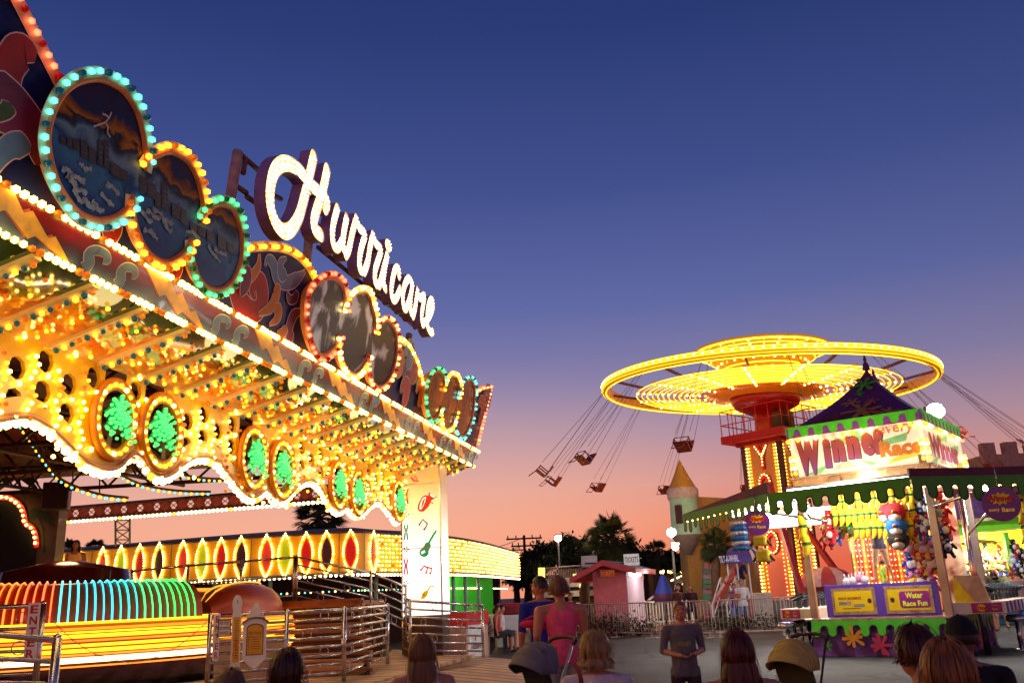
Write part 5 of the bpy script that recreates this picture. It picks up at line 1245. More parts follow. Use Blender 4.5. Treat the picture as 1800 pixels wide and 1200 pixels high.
# things carried or worn beside them
def pushchair(label, px, y, cloth_c, hz, yaw, frame_c, topz):
    root = thing('pushchair', label, 'pushchair', at(px, y), rz=yaw); fm = mat('pushchair_frame_%d' % frame_c[0], S(*frame_c), .3, .7, var=.1); cm = cloth(cloth_c); k = topz
    f = MB()
    for s_ in (-1, 1):
        f.tube([V((.2 * s_, .32, k - .02)), V((.21 * s_, .1, k * .55)), V((.22 * s_, -.35, .12))], .013, 0, 8); f.tube([V((.21 * s_, .05, k * .5)), V((.23 * s_, .38, .12))], .012, 0, 8)
    f.build('frame', [fm], root, True)
    hd = MB(); hd.tube(smooth([V((-.2, .32, k - .02)), V((-.19, .38, k + .03)), V((0, .42, k + .05)), V((.19, .38, k + .03)), V((.2, .32, k - .02))], 5), .019, 0, 10); hd.build('handle', [mat('handle_grip', S(60, 30, 20), .5, var=.1)], root, True)
    h = MB(); vs = []; n = 12
    for i in range(n + 1):
        t = -.55 + 1.75 * i / n
        for j in range(13):
            a = pi * j / 12; vs.append(V((.23 * cos(a), .02 - .30 * sin(t) * (.35 + .65 * sin(a)), k - .27 + .29 * cos(t) * sin(a) * (1 + .04 * cos(i * pi)))))
    h.add(vs, [(i * 13 + j, i * 13 + j + 1, (i + 1) * 13 + j + 1, (i + 1) * 13 + j) for i in range(n) for j in range(12)], 0, True)
    for i in (0, 3, 6, 9, 12): h.tube(vs[i * 13:(i + 1) * 13], .012, 0, 6)
    h.build('hood', [cm], root, True)
    s = MB(); s.box((0, .05, k - .42), .4, .06, .5, 0, V((1, 0, 0)), V((0, .94, .34)), V((0, -.34, .94)), .02); s.box((0, -.15, k * .32), .4, .36, .06, 0, bev=.02); s.build('seat', [cloth(tuple(int(c * .4) for c in cloth_c))], root, True)
    for x, yy in ((-.24, -.36), (.24, -.36), (-.25, .38), (.25, .38)):
        w = MB(); w.tube([V((x - .02, yy, .1)), V((x + .02, yy, .1))], .1, 0, 18); w.tube([V((x + .0, yy + .09 * cos(a), .1 + .09 * sin(a))) for a in [2 * pi * i / 18 for i in range(18)]], .022, 0, 6, closed=True); w.build('wheel', [mat('tyre', (.03, .03, .03, 1), .7)], root, True)
pushchair('olive pushchair with raised hood and brown handle between the auburn-haired woman and the stools', 1380, 9.4, (205, 178, 92), .9, -.85, (120, 80, 64), D(1378, 1127, 9.4).z)
pushchair('grey pushchair with chrome frame beside the woman in pink', 936, 9.3, (120, 114, 118), .9, -.95, (190, 185, 188), D(938, 1132, 9.3).z)
def purse():
    c = D(934, 1096, 10.1); m = MB(); 
    m.ball(c, 1, 0, 3, (.13, .05, .045)); m.ball(c + V((.08, 0, -.02)), 1, 0, 3, (.09, .06, .05)); m.tube(smooth([c + V((-.1, 0, .03)), c + V((.02, .02, .08)), c + V((.12, .02, .05))], 5), .008, 0, 6)
    solo(m, 'handbag', cloth((226, 38, 84)), 'bright pink bag held out beside the man in blue', 'bag')
purse()
def strap():
    m = MB(); c = D(1017, 1180, 5.9); m.strip(smooth([D(1008, 1166, 6.27), D(1017, 1178, 6.24), D(1022, 1200, 6.24), D(1022, 1225, 6.3)], 5), .03, V((0, -1, .1)))
    solo(m, 'bag_strap', mat('strap_leather', S(160, 60, 30), .45), 'tan leather bag strap over the shoulder of the woman in white', 'bag')
strap()

shirt_print(boy, 1.38, [mat('print_green', S(150, 160, 90), .8, var=.5, sc=30), mat('print_pale', S(190, 185, 170), .8, var=.3)], [((0, -.058, .70), (.05, .012, .028), 0), ((0, -.057, .735), (.036, .010, .014), 1)])
# ================================================================== WATER-RACE GAME BOOTH
BA, BB = G(1437, 1153), G(1680, 1154)
FX = (BB - BA).normalized(); BN = FX.cross(Z).normalized()
if BN.y > 0: BN = -BN                                            # out of the front, towards the visitors
BW = (BB - BA).length; BD = 3.5
def PB(px, py, l=0.): return onplane(px, py, BA + BN * l, BN)
def BF(x, d, z): return BA + FX * x - BN * d + Z * z             # booth coordinates: along, into, up
def bx(p): return (p - BA).dot(FX)
booth = thing('game_booth', 'brightly lit water race booth with a purple tent roof and a Winner every Race sign', 'game booth', BF(BW / 2, BD / 2, 0))
def slime(mb, P, x0, x1, ztop, zmid, drop, mi, mo, rnd, n, l=0., fall=True):
    """dripping edge: P(x, z, lift)"""
    pts = []; x = x0; W = (x1 - x0) / n
    for i in range(n):
        d = drop * rnd.uniform(.45, 1.); a, b = x0 + W * i, x0 + W * (i + 1); r = W * .29
        for t in range(7): pts.append((a + W * .3 - r * cos(pi * t / 6) + 0, zmid - d - r * sin(pi * t / 6) * .9))
        pts.append((b - W * .42, zmid - drop * .1))
        for t in range(5): pts.append((b - W * .2 + W * .2 * -cos(pi * t / 4), zmid + W * .16 * sin(pi * t / 4) - drop * .1))
    pts = [(min(max(p[0], x0), x1), p[1]) for p in pts]
    o = [(x0, ztop)] + pts + [(x1, ztop)]
    if mo is not None: mb.poly([P(q[0], q[1] - .012, l) for q in o], mo); mb.strip([P(q[0], q[1], l + .004) for q in pts], .03, (P(0, 0, 1) - P(0, 0, 0)), mo)
    mb.poly([P(q[0], q[1], l + .003) for q in o], mi)
def splat(mb, c, ex, ey, r, mi, rnd, n=7):
    nz = V(ex).cross(V(ey)).normalized()
    for k in range(n):
        a = 2 * pi * k / n + rnd.uniform(-.25, .25); L = r * rnd.uniform(.7, 1.1); d = V(ex) * cos(a) + V(ey) * sin(a); s = V(ex) * -sin(a) + V(ey) * cos(a); w = r * .17
        pts = [c + d * (r * .1) - s * w * .5] + [c + d * L + d * w * 1.2 * sin(t) - s * w * 1.1 * cos(t) for t in [pi * i / 6 for i in range(7)]] + [c + d * (r * .1) + s * w * .5]
        mb.poly([p + nz * (.0006 * k) for p in pts], mi)
    mb.poly([c + nz * .005 + V(ex) * r * .3 * cos(t) + V(ey) * r * .3 * sin(t) for t in [2 * pi * i / 14 for i in range(14)]], mi)
def booth_build():
    rnd = random.Random(4)
    pur = mat('panel_purple', S(92, 60, 170), .4, var=.06); grn = mat('slime_green', S(70, 190, 40), .45, var=.12); blk = mat('slime_outline', S(22, 20, 30), .6, var=0)
    drape = mat('drape_purple', S(110, 60, 130), .75, var=.2, sc=3, bump=.3, bsc=4); yelp = mat('panel_yellow', S(250, 215, 20), .4, var=.05)
    post = mat('booth_post', (.42, .36, .33, 1), .32, .9, var=.2, sc=2); alu = mat('booth_aluminium', (.55, .5, .46, 1), .28, .9, var=.15)
    x1, x2 = bx(PB(1428, 1045)), bx(PB(1656, 1000))
    zc0, zc1 = PB(1440, 1096).z, PB(1660, 1079).z; zc = (zc0 + zc1) / 2
    zs0, zs1 = PB(1400, 842).z, PB(1386, 753).z; zsr0, zsr1 = PB(1627, 813).z, PB(1621, 721).z; zS0, zS1 = (zs0 + zsr0) / 2, (zs1 + zsr1) / 2
    # posts
    for x in (x1, x2):
        for d in (0, BD): m = MB(); m.box(BF(x, d, zS0 / 2 + .1), .15, .12, zS0 + .2, 0, FX, BN, Z, .008); m.build('post', [post], booth)
    # draped skirt with folds
    for (o, ex, L, nrm, nm) in ((BF(0, -.06, 0), FX, BW, BN, 0), (BF(BW, -.06, 0), -BN, BD, FX, 1), (BF(0, -.06, 0), -BN, BD, -FX, 2)):
        m = MB(); nx, nz = 60, 8; vs = []
        for j in range(nz + 1):
            for i in range(nx + 1):
                t = i / nx; z = zc * j / nz; f = (1 - j / nz); w = .03 * sin(t * L * 9 + 1.5 * sin(j * .6)) * (.3 + f) + .02 * sin(t * L * 23 + j)
                vs.append(o + ex * L * t + Z * (z + .015) + nrm * (w + .06 * f))
        m.add(vs, [(j * (nx + 1) + i, j * (nx + 1) + i + 1, (j + 1) * (nx + 1) + i + 1, (j + 1) * (nx + 1) + i) for j in range(nz) for i in range(nx)], 0, True)
        P = lambda x, z, l: o + ex * x + Z * z + nrm * (.1 + .05 * (1 - z / zc) + l)
        slime(m, P, .02, L - .02, zc - .0, zc - .14, .2, 1, 2, rnd, int(L * 3.2))
        for k in range(5):
            c = P(L * (.12 + .2 * k), zc * (.32 + .2 * (k % 2)), .012); splat(m, c, ex, Z, .2 if k in (1, 2) else .1, (1, 3, 4, 1, 3)[k], rnd, 8 if k in (1, 2) else 5)
        m.build('drape', [drape, grn, blk, mat('splat_orange', S(230, 150, 40), .5), mat('splat_pink', S(210, 50, 90), .5)], booth)
    c = MB(); c.box(BF(BW / 2, BD / 2 - .05, zc + .02), BW + .25, BD + .2, .05, 0, FX, BN, Z, .01); c.build('counter', [alu], booth)
    # front boards
    zb1 = PB(1648, 1020).z; xb0, xb1 = bx(PB(1450, 1060)), bx(PB(1650, 1050)); zb0 = zc + .05; H = zb1 - zb0
    b = MB(); b.box(BF((xb0 + xb1) / 2, .1, (zb0 + zb1) / 2), xb1 - xb0, .06, H, 0, FX, BN, Z, .006); root = b.build('front_board', [pur], booth)
    for k, (f0, f1) in enumerate(((.06, .46), (.54, .95))):
        xa, xz = xb0 + (xb1 - xb0) * f0, xb0 + (xb1 - xb0) * f1; m = MB(); W = xz - xa; ctr = BF((xa + xz) / 2, .066, (zb0 + zb1) / 2 - .01)
        m.box(ctr, W, .016, H * .82, 0, FX, BN, Z, .004); m.box(ctr + BN * .012, W * .86, .01, H * .62, 1, FX, BN, Z); fr = m.build('hatch', [alu, yelp], root)
        t = MB(); q = ctr + BN * .019
        hx = W * (.36 if k == 0 else -.34)
        t.poly([q + FX * (hx + .05 * cos(a)) + Z * .055 * sin(a) for a in [pi / 6 + pi / 3 * i for i in range(6)]], 4)
        if k == 0:
            text_mesh(t, 'PRIVATE AMUSEMENTS', q + FX * -.08 * W + Z * .06, FX, Z, .055, 0, .002, W * .52, bold=.03); text_mesh(t, "DENNY'S", q + FX * -.2 * W - Z * .04, FX, Z, .07, 1, .002, W * .28, bold=.03, shear=.2)
            t.box(q + FX * .12 * W - Z * .07, W * .22, .002, .012, 1, FX, BN, Z); t.box(q + FX * .12 * W - Z * .10, W * .24, .002, .016, 1, FX, BN, Z); t.box(q - FX * .06 * W - Z * .145, W * .4, .002, .012, 2, FX, BN, Z)
        else:
            g = [(.19 * cos(a) , .0) for a in range(1)]
            w2, h2, r = W * .31, H * .245, .05; cx = W * .12
            pts = []
            for sx, sy, a0 in ((1, 1, 0), (-1, 1, pi / 2), (-1, -1, pi), (1, -1, 1.5 * pi)):
                for i in range(5): a = a0 + pi / 2 * i / 4; pts.append(q + FX * (cx + sx * (w2 - r) + r * cos(a)) + Z * (sy * (h2 - r) + r * sin(a)) + BN * .001)
            t.poly(pts, 3)
            text_mesh(t, 'Water', q + FX * cx + Z * .08, FX, Z, .115, 5, .004, W * .36, bold=.035); text_mesh(t, 'Race Fun', q + FX * cx - Z * .075, FX, Z, .105, 5, .004, W * .5, bold=.035)
        t.build('lettering', [mat('ink_red', S(170, 30, 20), .5), mat('ink_blue', S(30, 90, 200), .5), ink, ramp_mat('badge_purple', tuple(Z), zb0, zb1, [(0, (100, 20, 120)), (1, (190, 40, 160))], .02, 1, .4, 0), mat('keyhole_grey', (.1, .1, .1, 1), .3, .8), mat('letter_lime', S(225, 235, 30), .4, em=S(215, 225, 20), es=.25)], fr)
    # illuminated sign box
    xs0, xs1 = bx(PB(1393, 800)), bx(PB(1624, 768)); SD = BD
    back = mat('sign_panel_cream', S(250, 240, 210), .35, var=.05, em=S(255, 240, 205), es=.5)
    for nm, (o, ex, L, nr) in (('front', (BF(xs0, -.05, 0), FX, xs1 - xs0, BN)), ('side', (BF(xs1, -.05, 0), -BN, SD, FX)), ('left', (BF(xs0, -.05, 0), -BN, SD, -FX))):
        P = lambda x, z, l=0.: o + ex * x + Z * z + nr * l
        m = MB(); m.prism([P(0, zS0), P(L, zS0), P(L, zS1), P(0, zS1)], -nr * .06, 0); sp = m.build('sign_panel', [back], booth)
        m = MB(); m.box(P(L / 2, zS0 - .2, .02), L + .06, .06, .38, 0, ex, nr, Z, .01); m.box(P(L / 2, zS0 - .02, .05), L + .1, .1, .05, 0, ex, nr, Z, .01); m.build('sign_ledge', [mat('ledge_metal', S(225, 190, 150), .25, .6, var=.15)], booth)
        m = MB(); H = zS1 - .24 - zS0
        def raypoly(pts, mi): m.poly([P(L * a, zS0 + H * b, .004) for a, b in pts], mi)
        raypoly([(.08, .04), (.3, .3), (.22, .05)], 1); raypoly([(.3, .62), (.36, .9), (.5, .72)], 1); raypoly([(.47, .75), (.5, .98), (.62, .92), (.58, .7)], 1); raypoly([(.62, .62), (.9, .78), (.88, .58), (.7, .52)], 1); raypoly([(.72, .08), (.98, .22), (.9, .34), (.76, .2)], 2); raypoly([(.52, .28), (.66, .14), (.6, .1)], 1); raypoly([(.3, .1), (.42, .32), (.5, .12)], 3); raypoly([(.36, .7), (.46, .92), (.47, .72)], 2)
        lm = [ramp_mat('letters_plum', tuple(Z), zS0 + H * .1, zS0 + H * .8, [(0, (150, 90, 175)), (.5, (185, 85, 105)), (1, (205, 95, 85))], .04, 1, .4, 0, .2), mat('rays_green', S(150, 220, 140), .5, em=S(150, 220, 140), es=.25), mat('rays_yellow', S(250, 225, 80), .5, em=S(250, 225, 80), es=.3), mat('rays_cream', S(235, 225, 190), .5), mat('letters_orange', S(235, 145, 60), .45, em=S(235, 130, 40), es=.2), mat('letter_shadow', S(70, 40, 50), .6, var=0)]
        if nm == 'front':
            for i, (ch, cx, hh, ww) in enumerate((('W', .135, .92, .19), ('i', .285, .74, .06), ('n', .375, .56, .10), ('n', .49, .58, .10), ('e', .60, .58, .10), ('r', .685, .62, .075))):
                cz = zS0 + H * (.50 + .032 * i) ; 
                text_mesh(m, ch, P(L * cx + .015, cz - .015, .006), ex, Z, H * hh, 5, 0, L * ww, bold=.085); text_mesh(m, ch, P(L * cx, cz, .012), ex, Z, H * hh, 0, 0, L * ww, bold=.08)
            text_mesh(m, 'every', P(L * .82, zS0 + H * .86, .012), ex, Z, H * .26, 4, 0, L * .26, bold=.015, shear=.1); text_mesh(m, 'Race', P(L * .835, zS0 + H * .44, .014), ex, Z, H * .38, 4, 0, L * .31, bold=.06)
        else:
            for i in range(12): raypoly([(.12 + .06 * i, .78 + .14 * rnd.random()), (.16 + .06 * i, .5), (.17 + .06 * i, .10 + .1 * rnd.random()), (.135 + .06 * i, .3)], 4)
            text_mesh(m, 'Winner', P(L * .48, zS0 + H * .5, .012), ex, Z, H * .6, 0, 0, L * .72, bold=.05)
        m.build('lettering', lm, sp)
        sl = MB(); sl.prism([P(-.06, zS1 - .22, .03), P(L + .06, zS1 - .22, .03), P(L + .06, zS1, .03), P(-.06, zS1, .03)], -nr * .03, 0)
        slime(sl, P, -.06, L + .06, zS1 + .02, zS1 - .08, .08, 1, None, rnd, int(L * 3.4), .034); sl.build('slime_border', [mat('border_purple', S(150, 80, 160), .5, em=S(140, 60, 150), es=.15), mat('border_green', S(90, 225, 40), .45, em=S(80, 220, 30), es=.2)], sp)
        bl = []
        n = int(L / .2)
        for i in range(n + 1):
            bl.append((P(L * i / n, zS1 - .29, .05), (B_AMBER, B_WARM, B_RED)[(i // 2) % 3], .045))
            if i % 2 == 0: pass
        for j in range(7):
            for q in (.05, L - .05): bl.append((P(q, zS0 + .1 + (H - .45) * j / 7, .05), (B_AMBER, B_RED, B_WARM)[j % 3], .042))
        bulbs(booth, bl, 30)
        lamp('sign_lamp', P(L * .5, zS0 - .1, .9), 45, (1, .86, .6), .15)
    # tent roof, concave peaks
    tm = mat('tent_purple', S(104, 40, 112), .65, var=.15, sc=2); xm = (xs0 + xs1) / 2
    def peak(cx, cd, hw, hd, z0, z1, name):
        m = MB(); n = 12; k = 32; vs = []
        for j in range(n + 1):
            t = j / n; f = (1 - t) ** 1.4
            for i in range(k):
                a = 2 * pi * i / k + pi / 4; c_, s_ = cos(a), sin(a); q = 1 / max(abs(c_), abs(s_)); rr = q * .5 + .5 * (1.25 if False else q)
                vs.append(BF(cx + c_ * hw * rr * f, cd + s_ * hd * rr * f, z0 + (z1 - z0) * t))
        m.add(vs, [(j * k + i, j * k + (i + 1) % k, (j + 1) * k + (i + 1) % k, (j + 1) * k + i) for j in range(n) for i in range(k)], 0, True); ap = BF(cx, cd, z1 - .05)
        r = m.build(name, [tm], booth)
        f = MB(); f.lathe([(.09, 0), (.07, .12), (.03, .2), (.045, .25), (.01, .36), (0, .4)], ap, 12, 0); f.build('finial', [mat('finial_purple', S(120, 60, 110), .4, .3)], r)
        s = MB()
        for (xx, tt, rr, mi) in ((.02, .66, .30, 0), (.12, .16, .36, 1), (-.3, .10, .3, 2), (.35, .30, .16, 3), (-.18, .34, .2, 1), (.28, .1, .22, 3), (-.05, .48, .1, 0), (-.1, .80, .1, 2), (.6, .06, .22, 1), (-.6, .06, .22, 2)):
            f0 = (1 - tt) ** 1.4; f1 = (1 - tt - .06) ** 1.4; a = BF(cx + xx * hw * f0 * 2 * .5, cd - hd * f0, z0 + (z1 - z0) * tt); b_ = BF(cx + xx * hw * f1, cd - hd * f1, z0 + (z1 - z0) * (tt + .06)); ey = (b_ - a).normalized(); nn = FX.cross(ey)
            splat(s, a + nn * .05 * (1 if nn.dot(BN) > 0 else -1), FX, ey, rr, mi, rnd, 6)
        s.build('splats', [mat('tent_splat_green', S(80, 160, 50), .6), mat('tent_splat_gold', S(170, 120, 50), .6), mat('tent_splat_red', S(130, 40, 60), .6), mat('tent_splat_orange', S(180, 90, 40), .6)], r)
    zt = onplane(1512, 648, BF(0, BD / 2, 0), BN).z; cxp = bx(onplane(1512, 648, BF(0, BD / 2, 0), BN))
    peak((xs0 + xs1) / 2, BD / 2, (xs1 - xs0) / 2 - .02, BD / 2 - .02, zS1 - .03, zt, 'tent_roof')
    p2 = onplane(1537, 668, BF(0, BD * 1.35, 0), BN); peak(bx(p2), BD * 1.35, .9, .9, zS1 - .1, p2.z, 'tent_roof')
    # awnings: outline at one height
    e0 = PB(1350, 872, 1.25); za = e0.z; out = [G(1202, 908, za), e0, G(1600, 843, za), G(1860, 838, za)]
    inn = [BF(xs0 - .1, BD, za + .35), BF(xs0, 0, zS0 - .4), BF(xs1, 0, zS0 - .4), BF(xs1 + .3, BD * .6, za + .35)]
    aw = mat('awning_underside', S(235, 230, 225), .6, var=.06); fab = mat('awning_maroon', S(96, 34, 58), .6, var=.35, sc=2)
    for i in range(3):
        a, b_, c, d = out[i], out[i + 1], inn[i + 1], inn[i]; ex = (b_ - a).normalized(); L = (b_ - a).length; nr = ex.cross(Z)
        if nr.dot(EYE - a) < 0: nr = -nr
        m = MB(); m.add([a, b_, c, d], [(0, 1, 2, 3)], 0); m.add([p + Z * .04 for p in (a, b_, c, d)], [(3, 2, 1, 0)], 1)
        if i != 1: m.prism([a + Z * .02, b_ + Z * .02, b_ + Z * (.3 if i == 0 else .22), a + Z * (.07 if i == 0 else .22)], -nr * .05, 1)
        r = m.build('awning', [aw, fab], booth)
        s = MB(); P = lambda x, z, l: a + ex * x + Z * z + nr * (l + .02)
        slime(s, P, 0, L, .06, -.14, .2, 0, 1, rnd, int(L * 3.1)); s.build('slime_skirt', [mat('skirt_green', S(60, 150, 30), .5, var=.1), blk], r)
        if i != 1:
            bl = [(P(L * q / 30, -.1, -.12), (B_WARM, B_AMBER, B_WHITE)[q % 3], .045) for q in range(31)]; bulbs(r, bl, 31)
    dp = MB(); c_ = onplane(1412, 908, BA - BN * .7, BN); dp.box(c_, 1.75, .05, .34, 0, FX, BN, Z, .01); dfr = dp.build('awning_glare_panel', [glow('glare_panel_white', S(255, 252, 250), 5)], booth); dh = MB(); dh.box(c_ - BN * .05, 1.8, .04, .4, 0, FX, BN, Z); dh.build('housing', [WHITE], dfr)  # added glowing panel imitating the overlit white underside of the awning
    # fluorescent battens under the awnings
    tube = glow('tube_white', S(255, 255, 250), 14)
    for (p, q) in ((G(1290, 906, za - .05), G(1372, 884, za - .05)), (BF(.1, -.75, za + .1), BF(BW - .1, -.75, za + .1)), (BF(-1.1, .8, za + .05), BF(-.9, BD * .9, za + .05)), (BF(BW + .6, .5, za), BF(BW + .7, BD * .8, za))):
        m = MB(); m.tube([p, q], .045, 0, 8); r = m.build('light_tube', [tube], booth)
        m = MB(); m.bar(p + Z * .07, q + Z * .07, .14, .05); m.build('housing', [WHITE], r)
        lamp('tube_lamp', p.lerp(q, .5) - Z * .25, 190, (1, .97, .92), .3)
    lamp('tube_lamp', BF(BW * .5, BD * .45, za - .25), 130, (1, .9, .75), .3)
    # floodlight on the sign ledge (dark) 
    c = PB(1468, 845, .25); m = MB(); m.box(c, .24, .14, .2, 0, FX, BN, Z, .01); m.tube([c - Z * .1, c - Z * .42], .03, 0); m.ball(c - Z * .2, .06, 0, 2); m.build('spot_lamp', [mat('lamp_brown', S(150, 110, 80), .5, .3)], booth)
    # back wall of lit target rods
    bk = MB(); xq = bx(onplane(1494, 980, BF(0, BD * .6, 0), BN)); bk.prism([BF(xq, BD * .62, zc), BF(BW, BD * .62, zc), BF(BW, BD * .62, za), BF(xq, BD * .62, za)], -BN * .05, 0); bk.build('back_wall', [two_tone('booth_back', S(120, 60, 40), S(230, 200, 170), 2, .5, .1, .5)], booth)
    rb = []
    for i in range(22):
        x = bx(onplane(1503 + i * 6.6, 980, BF(0, BD * .6, 0), BN)); m = MB(); z0, z1 = zc + .1, zc + 1.95; m.tube([BF(x, BD * .58, z0), BF(x, BD * .58, z1)], .028, 0, 6)
        m.build('target_rod', [mat('rod_red', S(200, 30, 25), .3, em=S(220, 40, 10), es=.5) if i % 3 else mat('rod_gold', S(240, 160, 30), .3, em=S(240, 140, 20), es=.5)], booth)
        for j in range(16): rb.append((BF(x, BD * .58 - .035, z0 + (z1 - z0) * j / 15), (B_AMBER, B_ORANGE, B_WARM)[(i + j) % 3], .017))
    bulbs(booth, rb, 60)
    # brackets with struts
    def strutpole(pxa, pya, pxb, pyb, l):
        m = MB(); m.tube([onplane(pxa, pya, BA + BN * l, BN), onplane(pxb, pyb, BA + BN * l, BN)], .03, 0, 8); m.build('strut', [CHROME], booth)
    for q in ((1340, 898, 1425, 912, .1), (1400, 878, 1425, 910, .2), (1425, 910, 1455, 916, .1), (1598, 848, 1628, 888, .3), (1640, 890, 1695, 872, .2)): strutpole(*q)
    # side counters with gun rows and striped edges
    for sd in (0, 1):
        if sd: o, ex = BF(BW + .02, .0, 0), FX
        else: o, ex = BF(-.02, .2, 0), -FX
        L = .95; z0 = zc + .06 if sd else zc + .02; nn = -BN
        m = MB(); m.prism([o + Z * z0, o + ex * L + nn * .45 + Z * z0, o + ex * L + nn * (BD - .2) + Z * z0, o + nn * (BD - .2) + Z * z0], Z * .22, 0); r = m.build('side_counter', [mat('counter_cream', S(235, 220, 195), .4, var=.05)], booth)
        m = MB()
        for i in range(16):
            p = o + ex * (L + .012) + nn * (.5 + i * .2); m.box(p + Z * (z0 + .11), .02, .1, .2, i % 2, ex, nn, Z)
        m.build('striped_edge', [mat('stripe_purple', S(110, 80, 160), .5), WHITE], r)
        fe = (ex * L + nn * .45).normalized(); fn = fe.cross(Z); fn = fn if fn.dot(EYE - o) > 0 else -fn
        c = o + ex * L * .66 + nn * .45 * .66 + Z * (z0 + .11) + fn * .02; fx2 = Z.cross(fn)
        W = .55; m = MB(); m.box(c, W, .014, .18, 0, fx2, fn, Z, .006); m.build('name_plate', [mat('plate_purple', S(170, 40, 110), .4)], r)
        burst(r, c + fn * .012 - fx2 * W * .18, fx2, fn, .085, W * .3, False)
        t = MB(); text_mesh(t, 'every', c + fn * .012 + fx2 * W * .26 + Z * .03, fx2, Z, .035); text_mesh(t, 'Race', c + fn * .012 + fx2 * W * .26 - Z * .03, fx2, Z, .045, bold=.02); t.build('plate_lettering', [mat('plate_gold', S(240, 190, 60), .4)], r)
        for i in range(9):
            p = o + ex * L * .62 + nn * (.75 + i * .38) + Z * (z0 + .22); m = MB(); m.box(p + Z * .1, .1, .07, .2, 0, ex, nn, Z, .01); m.tube([p + Z * .16 + ex * .12, p + Z * .26 - ex * .22], .035, 0, 8); m.box(p + Z * .26 + ex * .05, .34, .12, .05, 0, (ex + Z * -.35).normalized(), nn, Z, .01); m.build('water_gun', [mat('gun_dark', S(40, 48, 60), .3, .4)], r)
    m = MB(); o = BF(BW + .1, .3, 0); m.poly([o + Z * (zc + .28), o + FX * .36 + Z * (zc + .28), o + FX * .03 + Z * (zc + .8)], 0); m.prism([o - BN * .1 + Z * (zc + .28), o - BN * .1 + FX * .62 + Z * (zc + .28), o - BN * .1 + FX * .5 + Z * (zc + .78), o - BN * .1 + FX * .05 + Z * (zc + .8)], -BN * .05, 1); m.build('side_shield', [yelp, mat('shield_beige', S(205, 170, 140), .5)], booth)
    return x1, x2, zc, za, zS0
def burst(parent, c, ex, n, h, w, full=True):
    m = MB(); k = 11; pts = []
    for i in range(2 * k): a = pi * i / k; r = (1, .68)[i % 2]; pts.append(c + ex * w * .6 * r * cos(a) + Z * h * .95 * r * sin(a))
    m.poly([p for p in pts], 0)
    text_mesh(m, 'Winner', c + n * .004, V(ex), Z, h * .95, 1, 0, w * 1.35, bold=.05)
    m.build('burst_lettering', [mat('burst_yellow', S(250, 215, 30), .4), mat('burst_red', S(215, 25, 20), .4)], parent)
BX1, BX2, BZC, BZA, BZS = booth_build()
def round_sign(px, py, r, l, label):
    c = onplane(px, py, BA + BN * l, BN); d = V((EYE.x - c.x, EYE.y - c.y, 0)).normalized(); ex = Z.cross(d)
    root = thing('round_sign', label, 'sign', c - Z * r)
    m = MB(); m.prism([c + ex * r * cos(a) + Z * r * sin(a) for a in [2 * pi * i / 40 for i in range(40)]], -d * .03, 0, 1); m.build('disc', [ramp_mat('disc_purple_%d' % px, tuple(Z), -.35, .35, [(0, (84, 30, 120)), (1, (110, 44, 140))], .02, 1, .35, 0), mat('disc_rim', S(60, 20, 50), .5)], root)
    burst(root, c + Z * r * .3 + d * .006, ex, d, r * .4, r * 1.05)
    t = MB(); text_mesh(t, 'every', c - ex * r * .42 - Z * r * .36 + d * .006, ex, Z, r * .2, 0, 0, r * .55, bold=.02); text_mesh(t, 'Race', c + ex * r * .3 - Z * r * .34 + d * .006, ex, Z, r * .26, 0, 0, r * .65, bold=.03); t.build('lettering', [mat('sign_gold', S(240, 190, 50), .4, em=S(240, 180, 30), es=.2)], root)
    m = MB(); m.tube([c + Z * r, c + Z * (r + .35)], .012, 0, 6); m.build('hanger', [CHROME], root)
round_sign(1331, 918, .27, .95, 'round purple Winner every Race sign hanging under the left awning')
round_sign(1760, 885, .33, .45, 'round purple Winner every Race sign hanging under the right awning')
def right_pole():
    p0, p1 = onplane(1712, 1040, BF(0, .5, 0), BN), onplane(1692, 868, BF(0, .5, 0), BN); x = (p0 + p1) / 2; m = MB(); m.tube([V((x.x, x.y, 0)), V((x.x, x.y, p1.z))], .06, 0, 12); m.tube([V((x.x, x.y, p1.z - .85)), onplane(1742, 893, BF(0, .4, 0), BN)], .025, 0, 8)
    m.build('outer_post', [mat('post_bright', (.62, .55, .5, 1), .15, 1., var=.2, sc=2)], booth)
right_pole()
# floodlight behind the booth
def floodlight():
    c = D(1645, 722, 27); root = thing('floodlight', 'glaring white floodlight on a pole behind the booth sign', 'floodlight', V((c.x, c.y, 0)))
    m = MB(); m.tube([V((c.x, c.y + .2, 0)), V((c.x, c.y + .2, c.z))], .07, 0); m.build('pole', [STEEL], root)
    m = MB(); m.box(c + V((0, .2, 0)), .5, .2, .4, 0, bev=.03); m.build('housing', [BLACK], root)
    m = MB(); m.ball(c, 1, 0, 3, (.27, .12, .24)); m.build('lens', [glow('flood_white', S(255, 255, 250), 40)], root)
    lamp('flood_lamp', c + V((0, -.7, -.05)), 1000, (1, .97, .92), .2)
floodlight()
